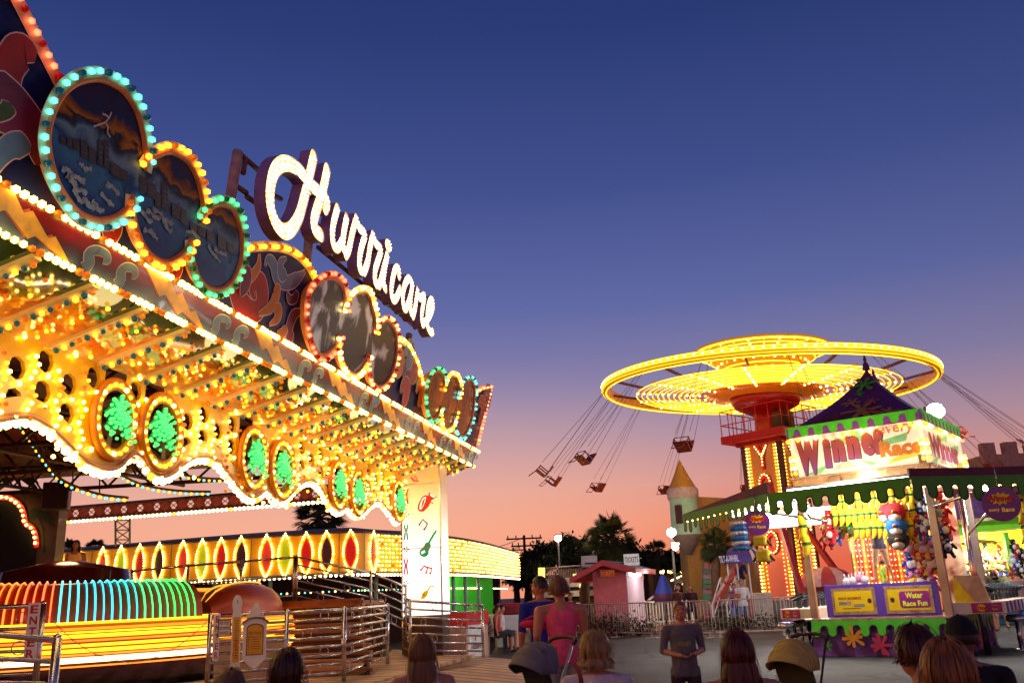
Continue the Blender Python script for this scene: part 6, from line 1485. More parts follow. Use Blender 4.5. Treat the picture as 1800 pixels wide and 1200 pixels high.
# --- soft toys
toy = {}
def toymat(c): return mat('plush_%d_%d_%d' % c, S(*c), .9, var=.15, sc=25, bump=.4, bsc=90)
def t_banana(name, label, group, cols=((250, 210, 30), (40, 34, 20), (20, 110, 60))):
    r = thing(name, label, 'soft toy', (0, 0, 0), group); m = MB()
    m.tube(smooth([V((.0, 0, 0)), V((.03, 0, -.08)), V((.045, 0, -.2)), V((.02, 0, -.34)), V((-.03, 0, -.42))], 3), [.012, .03, .045, .055, .06, .062, .06, .058, .052, .044, .034, .022, .012], 0, 9); m.build('body', [toymat(cols[0])], r, True)
    m = MB(); m.tube([V((0, 0, .03)), V((.004, 0, -.02))], .018, 0, 7); m.ball(V((-.03, 0, -.425)), .016, 0, 1); m.tube([V((.043, 0, -.17)), V((.045, 0, -.21))], .066, 0, 10); m.build('cap', [toymat(cols[1])], r, True)
    m = MB(); m.tube([V((.044, 0, -.19)), V((.046, 0, -.215))], .0675, 0, 10); m.build('band', [toymat(cols[2])], r, True)
    return r
def t_animal(name, label, group, body, belly, ears='round', s=.2):
    r = thing(name, label, 'soft toy', (0, 0, 0), group); b = MB()
    b.ball(V((0, 0, -s * 1.5)), s * .55, 0, 2, (1, .85, 1.15)); b.ball(V((0, -.02, -s * .62)), s * .47, 0, 2)
    b.build('body', [toymat(body)], r, True)
    for q in (-1, 1):
        l = MB(); l.tube([V((q * s * .45, 0, -s * 1.15)), V((q * s * .8, -.03, -s * 1.6))], [s * .18, s * .15], 0, 8); l.ball(V((q * s * .8, -.03, -s * 1.6)), s * .16, 0, 1); l.build('arm', [toymat(body)], r, True); l = MB()
        l.tube([V((q * s * .3, 0, -s * 1.95)), V((q * s * .42, -.06, -s * 2.4))], [s * .2, s * .17], 0, 8); l.ball(V((q * s * .42, -.08, -s * 2.42)), s * .2, 0, 1); l.build('leg', [toymat(body)], r, True); l = MB()
        if ears == 'round': l.ball(V((q * s * .36, 0, -s * .28)), s * .17, 0, 1)
        elif ears == 'long': l.ball(V((q * s * .22, 0, -s * .05)), 1, 0, 1, (s * .1, s * .07, s * .3))
        if l.v: l.build('ear', [toymat(body)], r, True)
    f = MB(); f.ball(V((0, -s * .36, -s * 1.5)), 1, 0, 2, (s * .36, s * .16, s * .42)); f.ball(V((0, -s * .42, -s * .7)), 1, 0, 2, (s * .2, s * .14, s * .15)); f.build('belly', [toymat(belly)], r, True)
    e = MB()
    for q in (-1, 1): e.ball(V((q * s * .17, -s * .42, -s * .55)), s * .05, 0, 1)
    e.ball(V((0, -s * .56, -s * .68)), s * .05, 0, 1); e.build('features', [BLACK], r, True)
    return r
def t_bird(name, label, group, body, s=.26):
    r = thing(name, label, 'soft toy', (0, 0, 0), group); b = MB(); b.ball(V((0, 0, -s)), s * .85, 0, 2, (1, .95, .95)); b.tube([V((0, 0, -.02)), V((0, 0, -s * .3))], .03, 0, 6); b.build('body', [toymat(body)], r, True)
    f = MB(); f.ball(V((0, -s * .42, -s * 1.35)), 1, 0, 2, (s * .5, s * .38, s * .42)); f.build('belly', [toymat((235, 225, 210))], r, True)
    f = MB(); f.lathe([(s * .16, 0), (s * .1, .05), (0, .12)], (0, 0, 0), 8, 0)
    for i in range(len(f.v)): p = f.v[i]; f.v[i] = V((p.x, -s * .82 - p.z, -s * .98 + p.y))
    f.build('beak', [toymat((235, 150, 40))], r, True)
    return r
def hang(protos, spots, l, labels=None):
    for i, (px, py, k) in enumerate(spots):
        p = onplane(px, py, BA + BN * l, BN); o = protos[k]
        if not o.get('used'): o['used'] = 1; o.location = p; o.rotation_euler = (0, 0, atan2(FX.y, FX.x) + random.uniform(-.4, .4))
        else: o = dup(o, p, atan2(FX.y, FX.x) + random.uniform(-.5, .5))
g1 = 'banana soft toys hanging in rows in the booth'
ban = t_banana('banana_toy', 'yellow banana soft toy with dark band hanging in the booth rows', g1)
spots = [(1458 + i * 11.5, 868 - i * 1.3, 0) for i in range(13)] + [(1463 + i * 11.2, 892 - i * 1., 0) for i in range(13)] + [(1500 + i * 10.5, 913 - i * .6, 0) for i in range(10)]
hang([ban], spots, .0)
anim = [('red', (205, 30, 35), (235, 220, 200), 'round'), ('green', (30, 130, 60), (220, 200, 60), 'none'), ('pink', (235, 150, 190), (245, 225, 230), 'long'), ('blue', (40, 90, 190), (235, 235, 240), 'round'), ('black', (24, 22, 26), (235, 235, 235), 'round'), ('yellow', (245, 205, 40), (250, 240, 190), 'round'), ('white', (232, 226, 224), (245, 240, 236), 'long'), ('brown', (110, 70, 44), (200, 165, 120), 'round')]
AN = [t_animal('animal_toy', '%s animal soft toy with pale belly hung or heaped in the booth' % n, '%s animal toys in the booth' % n, a, b, e) for n, a, b, e in anim]
hang(AN, [(1473, 868, 0), (1488, 866, 0), (1481, 888, 1), (1456, 893, 0), (1495, 888, 1), (1458, 915, 0), (1604, 853, 3), (1614, 862, 4), (1624, 868, 3), (1606, 878, 4), (1617, 885, 3), (1601, 893, 0), (1612, 898, 0), (1625, 893, 0), (1600, 908, 5), (1618, 905, 3),
          (1648, 860, 0), (1653, 875, 0), (1650, 890, 6), (1658, 905, 0), (1655, 922, 3), (1660, 935, 4)], -.15)
hang(AN, [(1596, 938, 2), (1609, 935, 7), (1618, 940, 2), (1630, 938, 7), (1636, 942, 2), (1597, 966, 3), (1606, 964, 0), (1614, 967, 5), (1622, 964, 0), (1630, 966, 5), (1638, 964, 0), (1600, 1000, 2), (1616, 995, 2), (1632, 993, 2), (1624, 1001, 7), (1510, 1005, 2), (1520, 1008, 6), (1500, 1010, 6), (1604, 1010, 5), (1620, 1010, 6), (1637, 1010, 0), (1488, 1012, 6), (1450, 903, 5), (1462, 898, 1), (1472, 906, 0), (1484, 902, 1), (1494, 908, 5), (1450, 925, 0), (1466, 918, 3)], -.5)
BI = [t_bird('bird_toy', '%s round bird soft toy with white front hanging before the worker' % n, None, c) for n, c in (('red', (200, 30, 45)), ('blue', (30, 100, 190)), ('black', (22, 20, 24)))]
for b_, px, py in ((BI[0], 1570, 878), (BI[1], 1572, 902), (BI[2], 1576, 926)): b_.location = PB(px, py, .12); b_.rotation_euler = (0, 0, atan2(FX.y, FX.x) + .1)
b_ = dup(BI[0], PB(1558, 879, .0), atan2(FX.y, FX.x) - .5, label='second red round bird toy tucked to the left of the other')
def pillow_tower(px, y0, y1, n, c1, c2, l, label):
    a, b = onplane(px, y0, BA + BN * l, BN), onplane(px, y1, BA + BN * l, BN); r = thing('pillow_toy', label, 'soft toy', b); H = (a.z - b.z) / n
    for i in range(n):
        c = V((a.x, a.y, b.z + H * (i + .5))); m = MB(); k = 10; pts = []
        for q in range(14): m.ball(c + V((.17 * cos(q * pi / 7), .17 * sin(q * pi / 7), .02 * cos(q * 3))), H * .42 * (1 if q % 2 else .7), 0, 1)
        m.ball(c, 1, 0, 2, (.2, .2, H * .5)); m.build('pillow', [toymat(c1 if i % 2 else c2)], r)
pillow_tower(1298, 915, 968, 6, (235, 238, 245), (50, 130, 210), 1.0, 'stack of blue and white cushion toys hanging under the left awning')
def yellow_toys():
    for px, y0, y1, lb in ((1335, 938, 962, 'plain yellow block-shaped soft toy hanging under the left round sign'), (1340, 962, 990, 'lower plain yellow block soft toy with short dark legs')):
        a, b = PB(px, y0, .9), PB(px, y1, .9); H = a.z - b.z; r = thing('block_toy', lb, 'soft toy', b); c = V((a.x, a.y, (a.z + b.z) / 2))
        m = MB(); m.box(c, .3, .16, H * .8, 0, FX, BN, Z, .05); m.build('body', [toymat((238, 220, 60))], r)
        m = MB()
        for q in (-1, 1): m.tube([c + FX * .09 * q - Z * H * .38, c + FX * .1 * q - Z * H * .55], .03, 0, 7); m.tube([c + FX * .15 * q, c + FX * .24 * q - Z * .12], .028, 0, 7)
        m.build('limbs', [toymat((90, 60, 30))], r)
yellow_toys()
for i, (px, py, l, lb) in enumerate(((1403, 905, .2, 'upper striped-hat banana toy left of the front pole'), (1410, 935, .2, 'lower striped-hat banana toy left of the front pole'), (1787, 868, .2, 'large banana toy at the right edge under the awning'), (1796, 880, .25, 'large banana toy at the right picture edge beside another'), (1792, 902, .15, 'lowest large banana toy at the right edge'))):
    o = dup(ban, PB(px, py, l), atan2(FX.y, FX.x) + .3, label=lb); del o['group']; o['category'] = 'soft toy'; o.scale = (1.5, 1.5, 1.3)
wk = onplane(1555, 1022, BF(0, 1.2, 0), BN)
person('booth worker in a grey t-shirt and beige shorts standing turned away on the counter', V((wk.x, wk.y, onplane(1555, 1019, BF(0, 1.2, 0), BN).z)), 1.42, pi + .2, top=(72, 76, 104), bottom=(205, 178, 150), skin=(205, 140, 105), hair=(60, 40, 30), sleeve=.5, hem=.56, voxel=.014, spread=.12, build=1.12, shoe=(225, 220, 220), arms={-1: ((-.17, 0, .93), (-.1, -.05, 1.07)), 1: ((.18, -.02, .9), (.1, -.04, 1.05))})
P_('child in a lime green top bending at the booth counter beside the worker', onplane(1562, 1060, BF(0, 1.6, 0), BN) * 1., .95, pi * .5, top=(150, 190, 60), bottom=(180, 140, 100), skin=(210, 150, 115), hair=(120, 80, 50), voxel=.016)
# --- stools
def stools():
    r = thing('bar_stool', 'chrome stool with glittery purple padded seat beside the booth counter', 'stool', (0, 0, 0), 'chrome stools at the left counter')
    m = MB(); m.lathe([(0, .7), (.15, .705), (.185, .68), (.19, .64), (.17, .6)], (0, 0, 0), 22, 0); m.build('seat', [mat('seat_glitter', S(120, 100, 160), .2, .5, var=.4, sc=60)], r, True)
    m = MB(); m.lathe([(.192, .655), (.2, .63), (.2, .58), (.17, .56), (0, .56)], (0, 0, 0), 22, 0); m.build('rim', [CHROME], r, True)
    m = MB(); m.tube([V((0, 0, .02)), V((0, 0, .56))], .045, 0, 12); m.lathe([(0, .035), (.12, .03), (.17, .012), (.17, 0)], (0, 0, 0), 20, 0); m.build('leg', [CHROME], r, True)
    a, b = G(1390, 1151), G(1434, 1136)
    for i in range(5):
        p = a.lerp(b, i / 4); (r if i == 0 else dup(r)).location = p
    q = dup(r, G(1797, 1142), label='single chrome stool at the right picture edge'); del q['group']
    for i, px in enumerate((1830,)): dup(r, G(px, 1130), label='chrome stool just beyond the right picture edge', group='')
stools()
# --- planter with sago palm
def fan_leaf(mb, base, d, L, w, mi, droop=.3, n=10):
    """feathered frond: leaflets along an arching rib"""
    side = d.cross(Z); side = side.normalized() if side.length > .01 else V((1, 0, 0)); pts = []
    for i in range(n + 1):
        t = i / n; pts.append(base + d * L * t - Z * droop * L * t * t)
    mb.tube(pts, [.012 * (1 - .7 * i / n) for i in range(n + 1)], mi, 4)
    for i in range(2, n + 1):
        p = pts[i]; k = w * sin(pi * min(1, (i / n) * .85 + .12))
        for s_ in (-1, 1):
            tip = p + side * s_ * k + (pts[i] - pts[i - 1]).normalized() * k * .6 - Z * k * .15; q = (pts[i] - pts[i - 1]).normalized() * .018
            mb.add([p - q, p + q, tip], [(0, 1, 2)], mi)
def planter():
    a = G(1733, 1100); c = V((a.x + 1.2, a.y + 1., 0)); root = thing('planter', 'blue slatted planter box at the right edge', 'planter', c); m = MB(); m.box(c + Z * .32, 3., 1.2, .64, 0, bev=.02); m.build('box', [mat('planter_teal', S(40, 110, 120), .6)], root)
    s = MB()
    for i in range(26): s.box(c + V((-1.45 + i * .116, -.62, .50)), .05, .03, .34, 0)
    s.box(c + V((0, -.63, .70)), 3.05, .05, .05, 0); s.box(c + V((0, -.63, .31)), 3.05, .05, .05, 0); s.build('slats', [mat('slat_blue', S(70, 130, 185), .5)], root)
    r = thing('sago_palm', 'spiky dark green sago palm growing in the blue planter', 'plant', c + Z * .64); m = MB(); rn = random.Random(3); b = V((D(1752, 1040, a.y + .9).x, a.y + .9, .75))
    for i in range(54):
        az = rn.uniform(0, 2 * pi); el = rn.uniform(.15, 1.2); fan_leaf(m, b, V((cos(az) * cos(el), sin(az) * cos(el), sin(el))), rn.uniform(.6, .95), .13, 0, rn.uniform(.15, .5), 14)
    m.build('fronds', [mat('sago_green', S(46, 78, 30), .5, var=.35)], r)
    s = MB(); s.tube([b - Z * .15, b], .12, 0); s.build('trunk', [mat('sago_trunk', S(70, 50, 34), .8)], r)
    sh = MB()
    for i in range(900): p = c + V((rn.uniform(-1.4, 1.4), rn.uniform(-.55, .5), .62 + rn.uniform(0, .3))); d = V((rn.uniform(-1, 1), rn.uniform(-1, 1), rn.uniform(-.3, 1))).normalized(); x, y = frame_of(d); sh.add([p, p + d * .05 + x * .025, p + d * .1, p + d * .05 - x * .025], [(0, 1, 2, 3)], 0 if rn.random() < .8 else 1)
    o = solo(sh, 'hedge_foliage', [mat('hedge_green', S(60, 96, 40), .6, var=.3), mat('hedge_pale', S(190, 190, 150), .6)], 'low leafy bedding with pale flowers in the blue planter', 'plant')
planter()
# --- the neighbouring lime game tent
def lime_tent():
    c = at(1740, 30.5); root = thing('lime_tent', 'lime green and yellow game tent hung with toys to the right of the booth', 'game tent', c)
    Y = 30.5; lime = mat('lime_paint', S(120, 210, 40), .45, var=.1, em=S(110, 210, 30), es=.12); ylw = mat('tent_yellow', S(245, 215, 40), .5, em=S(245, 215, 30), es=.2)
    def P(px, py, y=Y): return D(px, py, y)
    m = MB(); m.prism([P(1650, 926), P(1830, 902), P(1830, 922), P(1650, 944)], V((0, .3, 0)), 0); m.build('header_beam', [lime], root)
    for x0, x1 in ((1662, 1668), (1766, 1772), (1800, 1806)):
        a, b = P(x0, 935), P(x1, 935); q = MB(); q.box(V(((a.x + b.x) / 2, Y + .1, a.z / 2)), .14, .14, a.z, 0); q.build('post', [lime], root)
    m = MB(); m.prism([P(1655, 945, Y + 1.5), P(1830, 925, Y + 1.5), P(1830, 975, Y + 1.5), P(1770, 952, Y + 1.5), P(1720, 942 + 4, Y + 1.5), P(1655, 962, Y + 1.5)], V((0, .1, 0)), 0); m.build('arched_header', [ylw], root)
    a, b = P(1600, 1000, Y + 3.), P(1850, 1000, Y + 3.); m = MB(); m.prism([V((a.x, a.y, 0)), V((b.x, a.y, 0)), V((b.x, a.y, 4.)), V((a.x, a.y, 4.))], V((0, .1, 0)), 0); m.build('back_wall', [two_tone('tent_back', S(180, 170, 60), S(245, 240, 190), 1.5, .5, .1, .7)], root)
    cn = MB(); a, b = P(1668, 1040), P(1790, 1035); cn.box(V(((a.x + b.x) / 2, Y + .3, .5)), b.x - a.x, .7, 1., 0, bev=.02); cn.build('counter', [mat('tent_counter', S(150, 90, 50), .6, var=.2)], root)
    rf = MB(); p = [P(1570, 875, Y - .5), P(1840, 878, Y - .5), P(1840, 925, Y - .5), P(1570, 935, Y - .5)]; rf.prism([P(1690, 872, Y - .3), P(1760, 880, Y - .3), P(1800, 905, Y - .3), P(1650, 915, Y - .3)], V((0, 2.5, .3)), 0); rf.build('roof_flap', [mat('flap_purple', S(80, 50, 100), .6, var=.3)], root)
    lamp('tent_lamp', D(1730, 960, Y + 1.2), 160, (1, .95, .7), .3); lamp('tent_lamp', D(1810, 960, Y + .5), 90, (1, .95, .7), .3)
    rn = random.Random(9); k = 0
    pr = {}
    for i in range(44):
        px = 1672 + (i % 15) * 6.6 + rn.uniform(-2, 2); py = 952 + (i // 15) * 12 + rn.uniform(-3, 3); t = rn.choice((5, 5, 6, 0, 3, 4, 5, 7, 6))
        o = dup(AN[t], D(px, py, Y + 1.9), rn.uniform(-.5, .5), label='%s animal soft toy on the crowded wall of the lime tent' % anim[t][0], group='%s toys on the lime tent wall' % anim[t][0]); o.scale = (1.4, 1.4, 1.4)
    for i in range(10):
        t = rn.choice((4, 3, 6, 0)); o = dup(AN[t], D(1778 + (i % 3) * 7, 945 + i * 8, Y - .2), rn.uniform(-.5, .5), label='%s animal soft toy hanging down the lime tent post' % anim[t][0], group='%s toys on the lime tent post' % anim[t][0])
lime_tent()
# ================================================================== SWING TOWER RIDE
def swing_tower():
    Y = 38.; c = D(1352, 700, Y); rc = D(1343, 674, Y); O = V((rc.x, Y, 0)); ZR = rc.z; R = (D(1645, 661, Y) - D(1062, 690, Y)).length / 2 * .965
    tx = D(1353, 775, Y).x; O2 = V((O.x, Y, 0))
    root = thing('swing_tower_ride', 'tall swing ride with a glowing yellow wheel over a red railed platform and YOYO tower', 'swing ride', O)
    red = mat('ride_red', S(165, 18, 24), .4, .1, var=.15); zp = D(1340, 775, Y).z; ya = radians(-47)
    ex = V((cos(ya), sin(ya), 0)); ey = V((-sin(ya), cos(ya), 0)); W = 1.72
    tb = []
    pink = ramp_mat('tower_panel', tuple(Z), 0, 7.5, [(0, (215, 105, 85)), (.5, (225, 110, 60)), (.62, (210, 130, 50)), (1, (195, 125, 60))], .03, 1, .4, 0, .3)
    m = MB(); m.box(O + Z * zp / 2, W, W, zp, 0, ex, ey, Z); tw = m.build('tower', [pink], root)
    for sx in (-1, 1):
        for sy in (-1, 1): m = MB(); m.box(O + ex * sx * W / 2 + ey * sy * W / 2 + Z * zp / 2, .2, .2, zp, 0, ex, ey, Z); m.build('corner_column', [mat('column_brown', S(96, 58, 40), .4, .4)], tw)
    yl = mat('yoyo_red', S(215, 25, 20), .4, em=S(220, 20, 10), es=.35)
    for n, t in ((-ey, ex), (ex, ey), (-ex, -ey)):
        P = lambda x, z, l=0.: O + n * (W / 2 + l) + t * x + Z * z
        m = MB()
        for i, ch in enumerate('YOYO'):
            zc = zp - .75 - i * 1.18
            text_mesh(m, ch, P(0, zc, .012), t, Z, 1.0, 0, .05, .62, bold=.05); text_mesh(m, ch, P(.04, zc - .03, .006), t, Z, 1.02, 1, 0, .66, bold=.06)
            outl = {'Y': [(-.28, .45), (0, 0), (.28, .45), (0, 0), (0, -.45)], 'O': [(.26 * cos(a), .44 * sin(a)) for a in [2 * pi * k / 16 for k in range(17)]]}[ch]
            for p, _ in along([P(x, zc + z, .08) for x, z in outl], .13): tb.append((p, B_WARM, .03))
        m.build('yoyo_lettering', [yl, mat('yoyo_shadow', S(120, 20, 14), .5)], tw)
        for x in (-.72, -.60, .60, .72):
            z = .3
            while z < zp - .2: tb.append((P(x, z, .03), B_WARM if abs(x) > .65 else B_AMBER, .042)); z += .14
        for x in (-.42, .42):
            z = .3
            while z < 3.2: tb.append((P(x, z, .03), B_ORANGE if x > 0 else B_AMBER, .036)); z += .16
    # service platform with railing and machinery
    m = MB(); pw = 3.05; m.box(O + Z * (zp + .1), pw, pw, .32, 0, ex, ey, Z); m.box(O + Z * (zp - .12), 2.2, 2.2, .2, 0, ex, ey, Z); m.build('platform', [red], root)
    m = MB(); h = pw / 2 - .05
    for a, b in (((-h, -h), (h, -h)), ((h, -h), (h, h)), ((h, h), (-h, h)), ((-h, h), (-h, -h))):
        p, q = O + ex * a[0] + ey * a[1], O + ex * b[0] + ey * b[1]
        for z in (.75, 1.35): m.tube([p + Z * (zp + z), q + Z * (zp + z)], .025, 0, 6)
        for k in range(5): w = p.lerp(q, k / 5); m.tube([w + Z * (zp + .2), w + Z * (zp + 1.35)], .022, 0, 6)
    m.build('platform_railing', [red], root)
    m = MB(); m.lathe([(.7, zp + .25), (.62, zp + .6), (.6, ZR - 1.5), (.75, ZR - 1.35), (1.35, ZR - 1.05), (1.6, ZR - .62), (1.2, ZR - .6)], O, 32, 0); m.build('hub', [red], root)
    m = MB()
    for q in ((1.0, .3), (.9, -.4), (1.2, 0)): m.box(O + ex * q[0] + ey * (q[1] - .4) + Z * (zp + .65), .35, .3, .75, 0, ex, ey, Z, .03)
    for k in range(5): m.tube(smooth([O + ex * (.9 + .1 * k) - ey * .6 + Z * (zp + 1.2), O + ex * (1.05 + .1 * k) - ey * .8 + Z * (zp + .8), O + ex * (.95 + .1 * k) - ey * .7 + Z * (zp + .3)], 4), .02, 0, 5)
    m.build('machinery', [BLACK], root)
    # the wheel: shallow dished disc, ring beam and radial arms, all studded with bulbs
    orange = mat('disc_orange', S(205, 95, 15), .35, var=.2, sc=3, em=S(230, 110, 10), es=.28); ZD = ZR - .42
    m = MB(); m.lathe([(1.25, ZD - .3), (1.9, ZD - .16), (2.5, ZD - .08), (2.5, ZD + .02), (1.25, ZD - .1)], O, 64, 0); disc = m.build('hub_disc', [orange], root)
    prof = lambda r: ZD - .12 + .22 * (r - 1.3) / 4.35
    nl = glow('wheel_tube', S(255, 215, 60), 3.2, S(255, 150, 12)); n2 = glow('wheel_tube_orange', S(255, 165, 22), 2.0)
    for i in range(12):
        r = 3.0 + i * .235; m = MB(); m.tube([O + V((r * cos(a), r * sin(a), prof(r) - .035)) for a in [2 * pi * k / 72 for k in range(72)]], .026 if i % 3 else .034, 0, 6, closed=True); m.build('light_ring', [nl if i % 2 else n2], disc)
    for k in range(16):
        a = 2 * pi * k / 16; d = V((cos(a), sin(a), 0)); sp_ = MB(); sp_.bar(O + d * 2.3 + Z * (prof(2.3) + .03), O + d * 5.6 + Z * (prof(5.6) + .03), .12, .07, 0); sp_.build('sweep', [orange], root)
        for j in range(12): r = 2.6 + j * .27; tb.append((O + d * r + Z * (prof(r) - .06), B_WARM if (j + k) % 4 else B_AMBER, .055))
    m = MB(); m.lathe([(R - .24, ZR - .2), (R - .02, ZR - .24), (R + .02, ZR + .16), (R - .24, ZR + .2), (R - .24, ZR - .2)], O, 96, 0); m.build('rim', [mat('rim_gold', S(225, 150, 30), .35, .2, em=S(240, 150, 20), es=.25)], root)
    for rr, z, mt in ((R + .04, ZR + .1, nl), (R + .045, ZR - .02, nl), (R + .04, ZR - .16, n2), (R - .12, ZR - .235, nl)):
        m = MB(); m.tube([O + V((rr * cos(a), rr * sin(a), z)) for a in [2 * pi * k / 96 for k in range(96)]], .034, 0, 6, closed=True); m.build('rim_light', [mt], root)
    for k in range(120):
        a = 2 * pi * k / 120; tb.append((O + V(((R + .05) * cos(a), (R + .05) * sin(a), ZR + .04)), B_WARM, .05))
    for k in range(12):
        a = 2 * pi * (k + .3) / 12; d = V((cos(a), sin(a), 0)); m = MB(); m.bar(O + d * 5.5 + Z * (ZD + .12), O + d * (R - .1) + Z * ZR, .09, .1, 0); m.build('radial_arm', [mat('arm_plum', S(120, 70, 80), .4, .3)], root)
    # flared crown
    zc = ZR + 1.45; rc_ = (D(1447, 622, Y) - D(1228, 637, Y)).length / 2 * 1.06
    pr = [(1.22, ZR - .55), (1.2, ZR - .2), (1.3, ZR + .2), (1.55, ZR + .55), (rc_ - .45, zc - .22), (rc_, zc), (rc_ - .05, zc + .1), (.2, zc + .1)]
    m = MB(); m.lathe(pr, O, 64, 0); crown = m.build('crown', [mat('crown_gold', S(225, 150, 40), .35, .1, em=S(240, 160, 30), es=.35)], root)
    def crn(t):
        t = max(0, min(1, t))
        t *= 5; i = min(4, int(t)); f = t - i; return pr[i][0] + (pr[i + 1][0] - pr[i][0]) * f, pr[i][1] + (pr[i + 1][1] - pr[i][1]) * f
    for i in range(9):
        r, z = crn(.08 + i * .11); m = MB(); m.tube([O + V(((r + .03) * cos(a), (r + .03) * sin(a), z)) for a in [2 * pi * k / 48 for k in range(48)]], .03 if i < 8 else .05, 0, 6, closed=True); m.build('light_ring', [nl], crown)
    for k in range(28):
        a = 2 * pi * k / 28
        for j in range(8): r, z = crn(.05 + j * .125); tb.append((O + V(((r + .05) * cos(a), (r + .05) * sin(a), z)), B_WARM if k % 2 else B_AMBER, .05))
    # the turning head leans a little towards the booth
    TL = Matrix.Rotation(radians(2.), 3, 'Y') @ Matrix.Rotation(radians(2.3), 3, 'X'); PV_ = O + Z * ZR
    def lean(p): return PV_ + TL @ (p - PV_)
    for o in root.children_recursive:
        if o.name.split('.')[0] in ('hub_disc', 'light_ring', 'sweep', 'rim', 'rim_light', 'radial_arm', 'crown'):
            for v in o.data.vertices: v.co = lean(v.co + O) - O
            o.data.update()
    tb = [((lean(p) if p.z > ZR - 1.2 else p), m_, r_) for p, m_, r_ in tb]
    bulbs(root, tb, 60)
    lamp('wheel_lamp', O + Z * (ZD - .9), 80, (1, .6, .15), .4)
    lamp('tower_lamp', O - ey * 2.2 - ex * .4 + Z * 3, 25, (1, .6, .2), .4)
    # legs
    for (xa, ya_, xb, yb, yy) in ((1345, 905, 1241, 1090, 34.2), (1352, 850, 1417, 1066, 35.), (1398, 905, 1482, 1020, 36.)):
        m = MB(); a, b = D(xa, ya_, yy + 1.6), D(xb, yb, yy); m.bar(a, b, .2, .2, 0); m.build('strut', [red], root)
    # flying chairs on their chains
    st = None
    for k in range(14):
        a = radians(186 + k * 360 / 14); d = V((cos(a), sin(a), 0)); hang_p = lean(O + d * (R - .05) + Z * (ZR - .25))
        if k == 0:
            r = thing('flying_chair', 'red-brown chair swung out on four thin chains from the wheel rim', 'swing chair', (0, 0, 0), 'chairs flying from the swing wheel')
            L = 4.75; th = radians(41); ax = V((sin(th), 0, -cos(th))); up = -ax; out = V((cos(th), 0, sin(th))); sd = V((0, 1, 0)); sc = ax * L
            m = MB()
            for s_ in (-.26, .26):
                for f in (-.2, .22): m.tube([sd * s_ * .6, sc + sd * s_ + out * f + up * .45], .008, 0, 4)
            m.build('chains', [mat('chain_dark', S(90, 66, 66), .5, .5)], r, True)
            cm = mat('chair_red', S(150, 62, 40), .45, var=.2)
            m = MB(); m.box(sc, .46, .5, .06, 0, out, sd, up, .02); m.build('seat', [cm], r, True)
            m = MB(); m.box(sc - out * .24 + up * .26, .06, .5, .54, 0, out, sd, up, .02); m.build('backrest', [cm], r, True)
            m = MB()
            for s_ in (-.26, .26): m.box(sc + sd * s_ + up * .2, .44, .03, .05, 0, out, sd, up); m.box(sc + sd * s_ + out * .2 + up * .1, .03, .03, .22, 0, out, sd, up)
            m.tube([sc - sd * .26 + out * .2 + up * .24, sc + sd * .26 + out * .2 + up * .24], .016, 0, 6); m.build('armrest', [cm], r, True)
            m = MB(); m.tube([sc + out * .3 - up * .38 - sd * .2, sc + out * .3 - up * .38 + sd * .2], .018, 0, 6)
            for s_ in (-.2, .2): m.tube([sc + out * .2 + sd * s_, sc + out * .3 - up * .38 + sd * s_], .014, 0, 6)
            m.build('footrest', [cm], r, True); st = r
            r.location = hang_p; r.rotation_euler = (0, 0, a)
        else: dup(st, hang_p, a)
swing_tower()

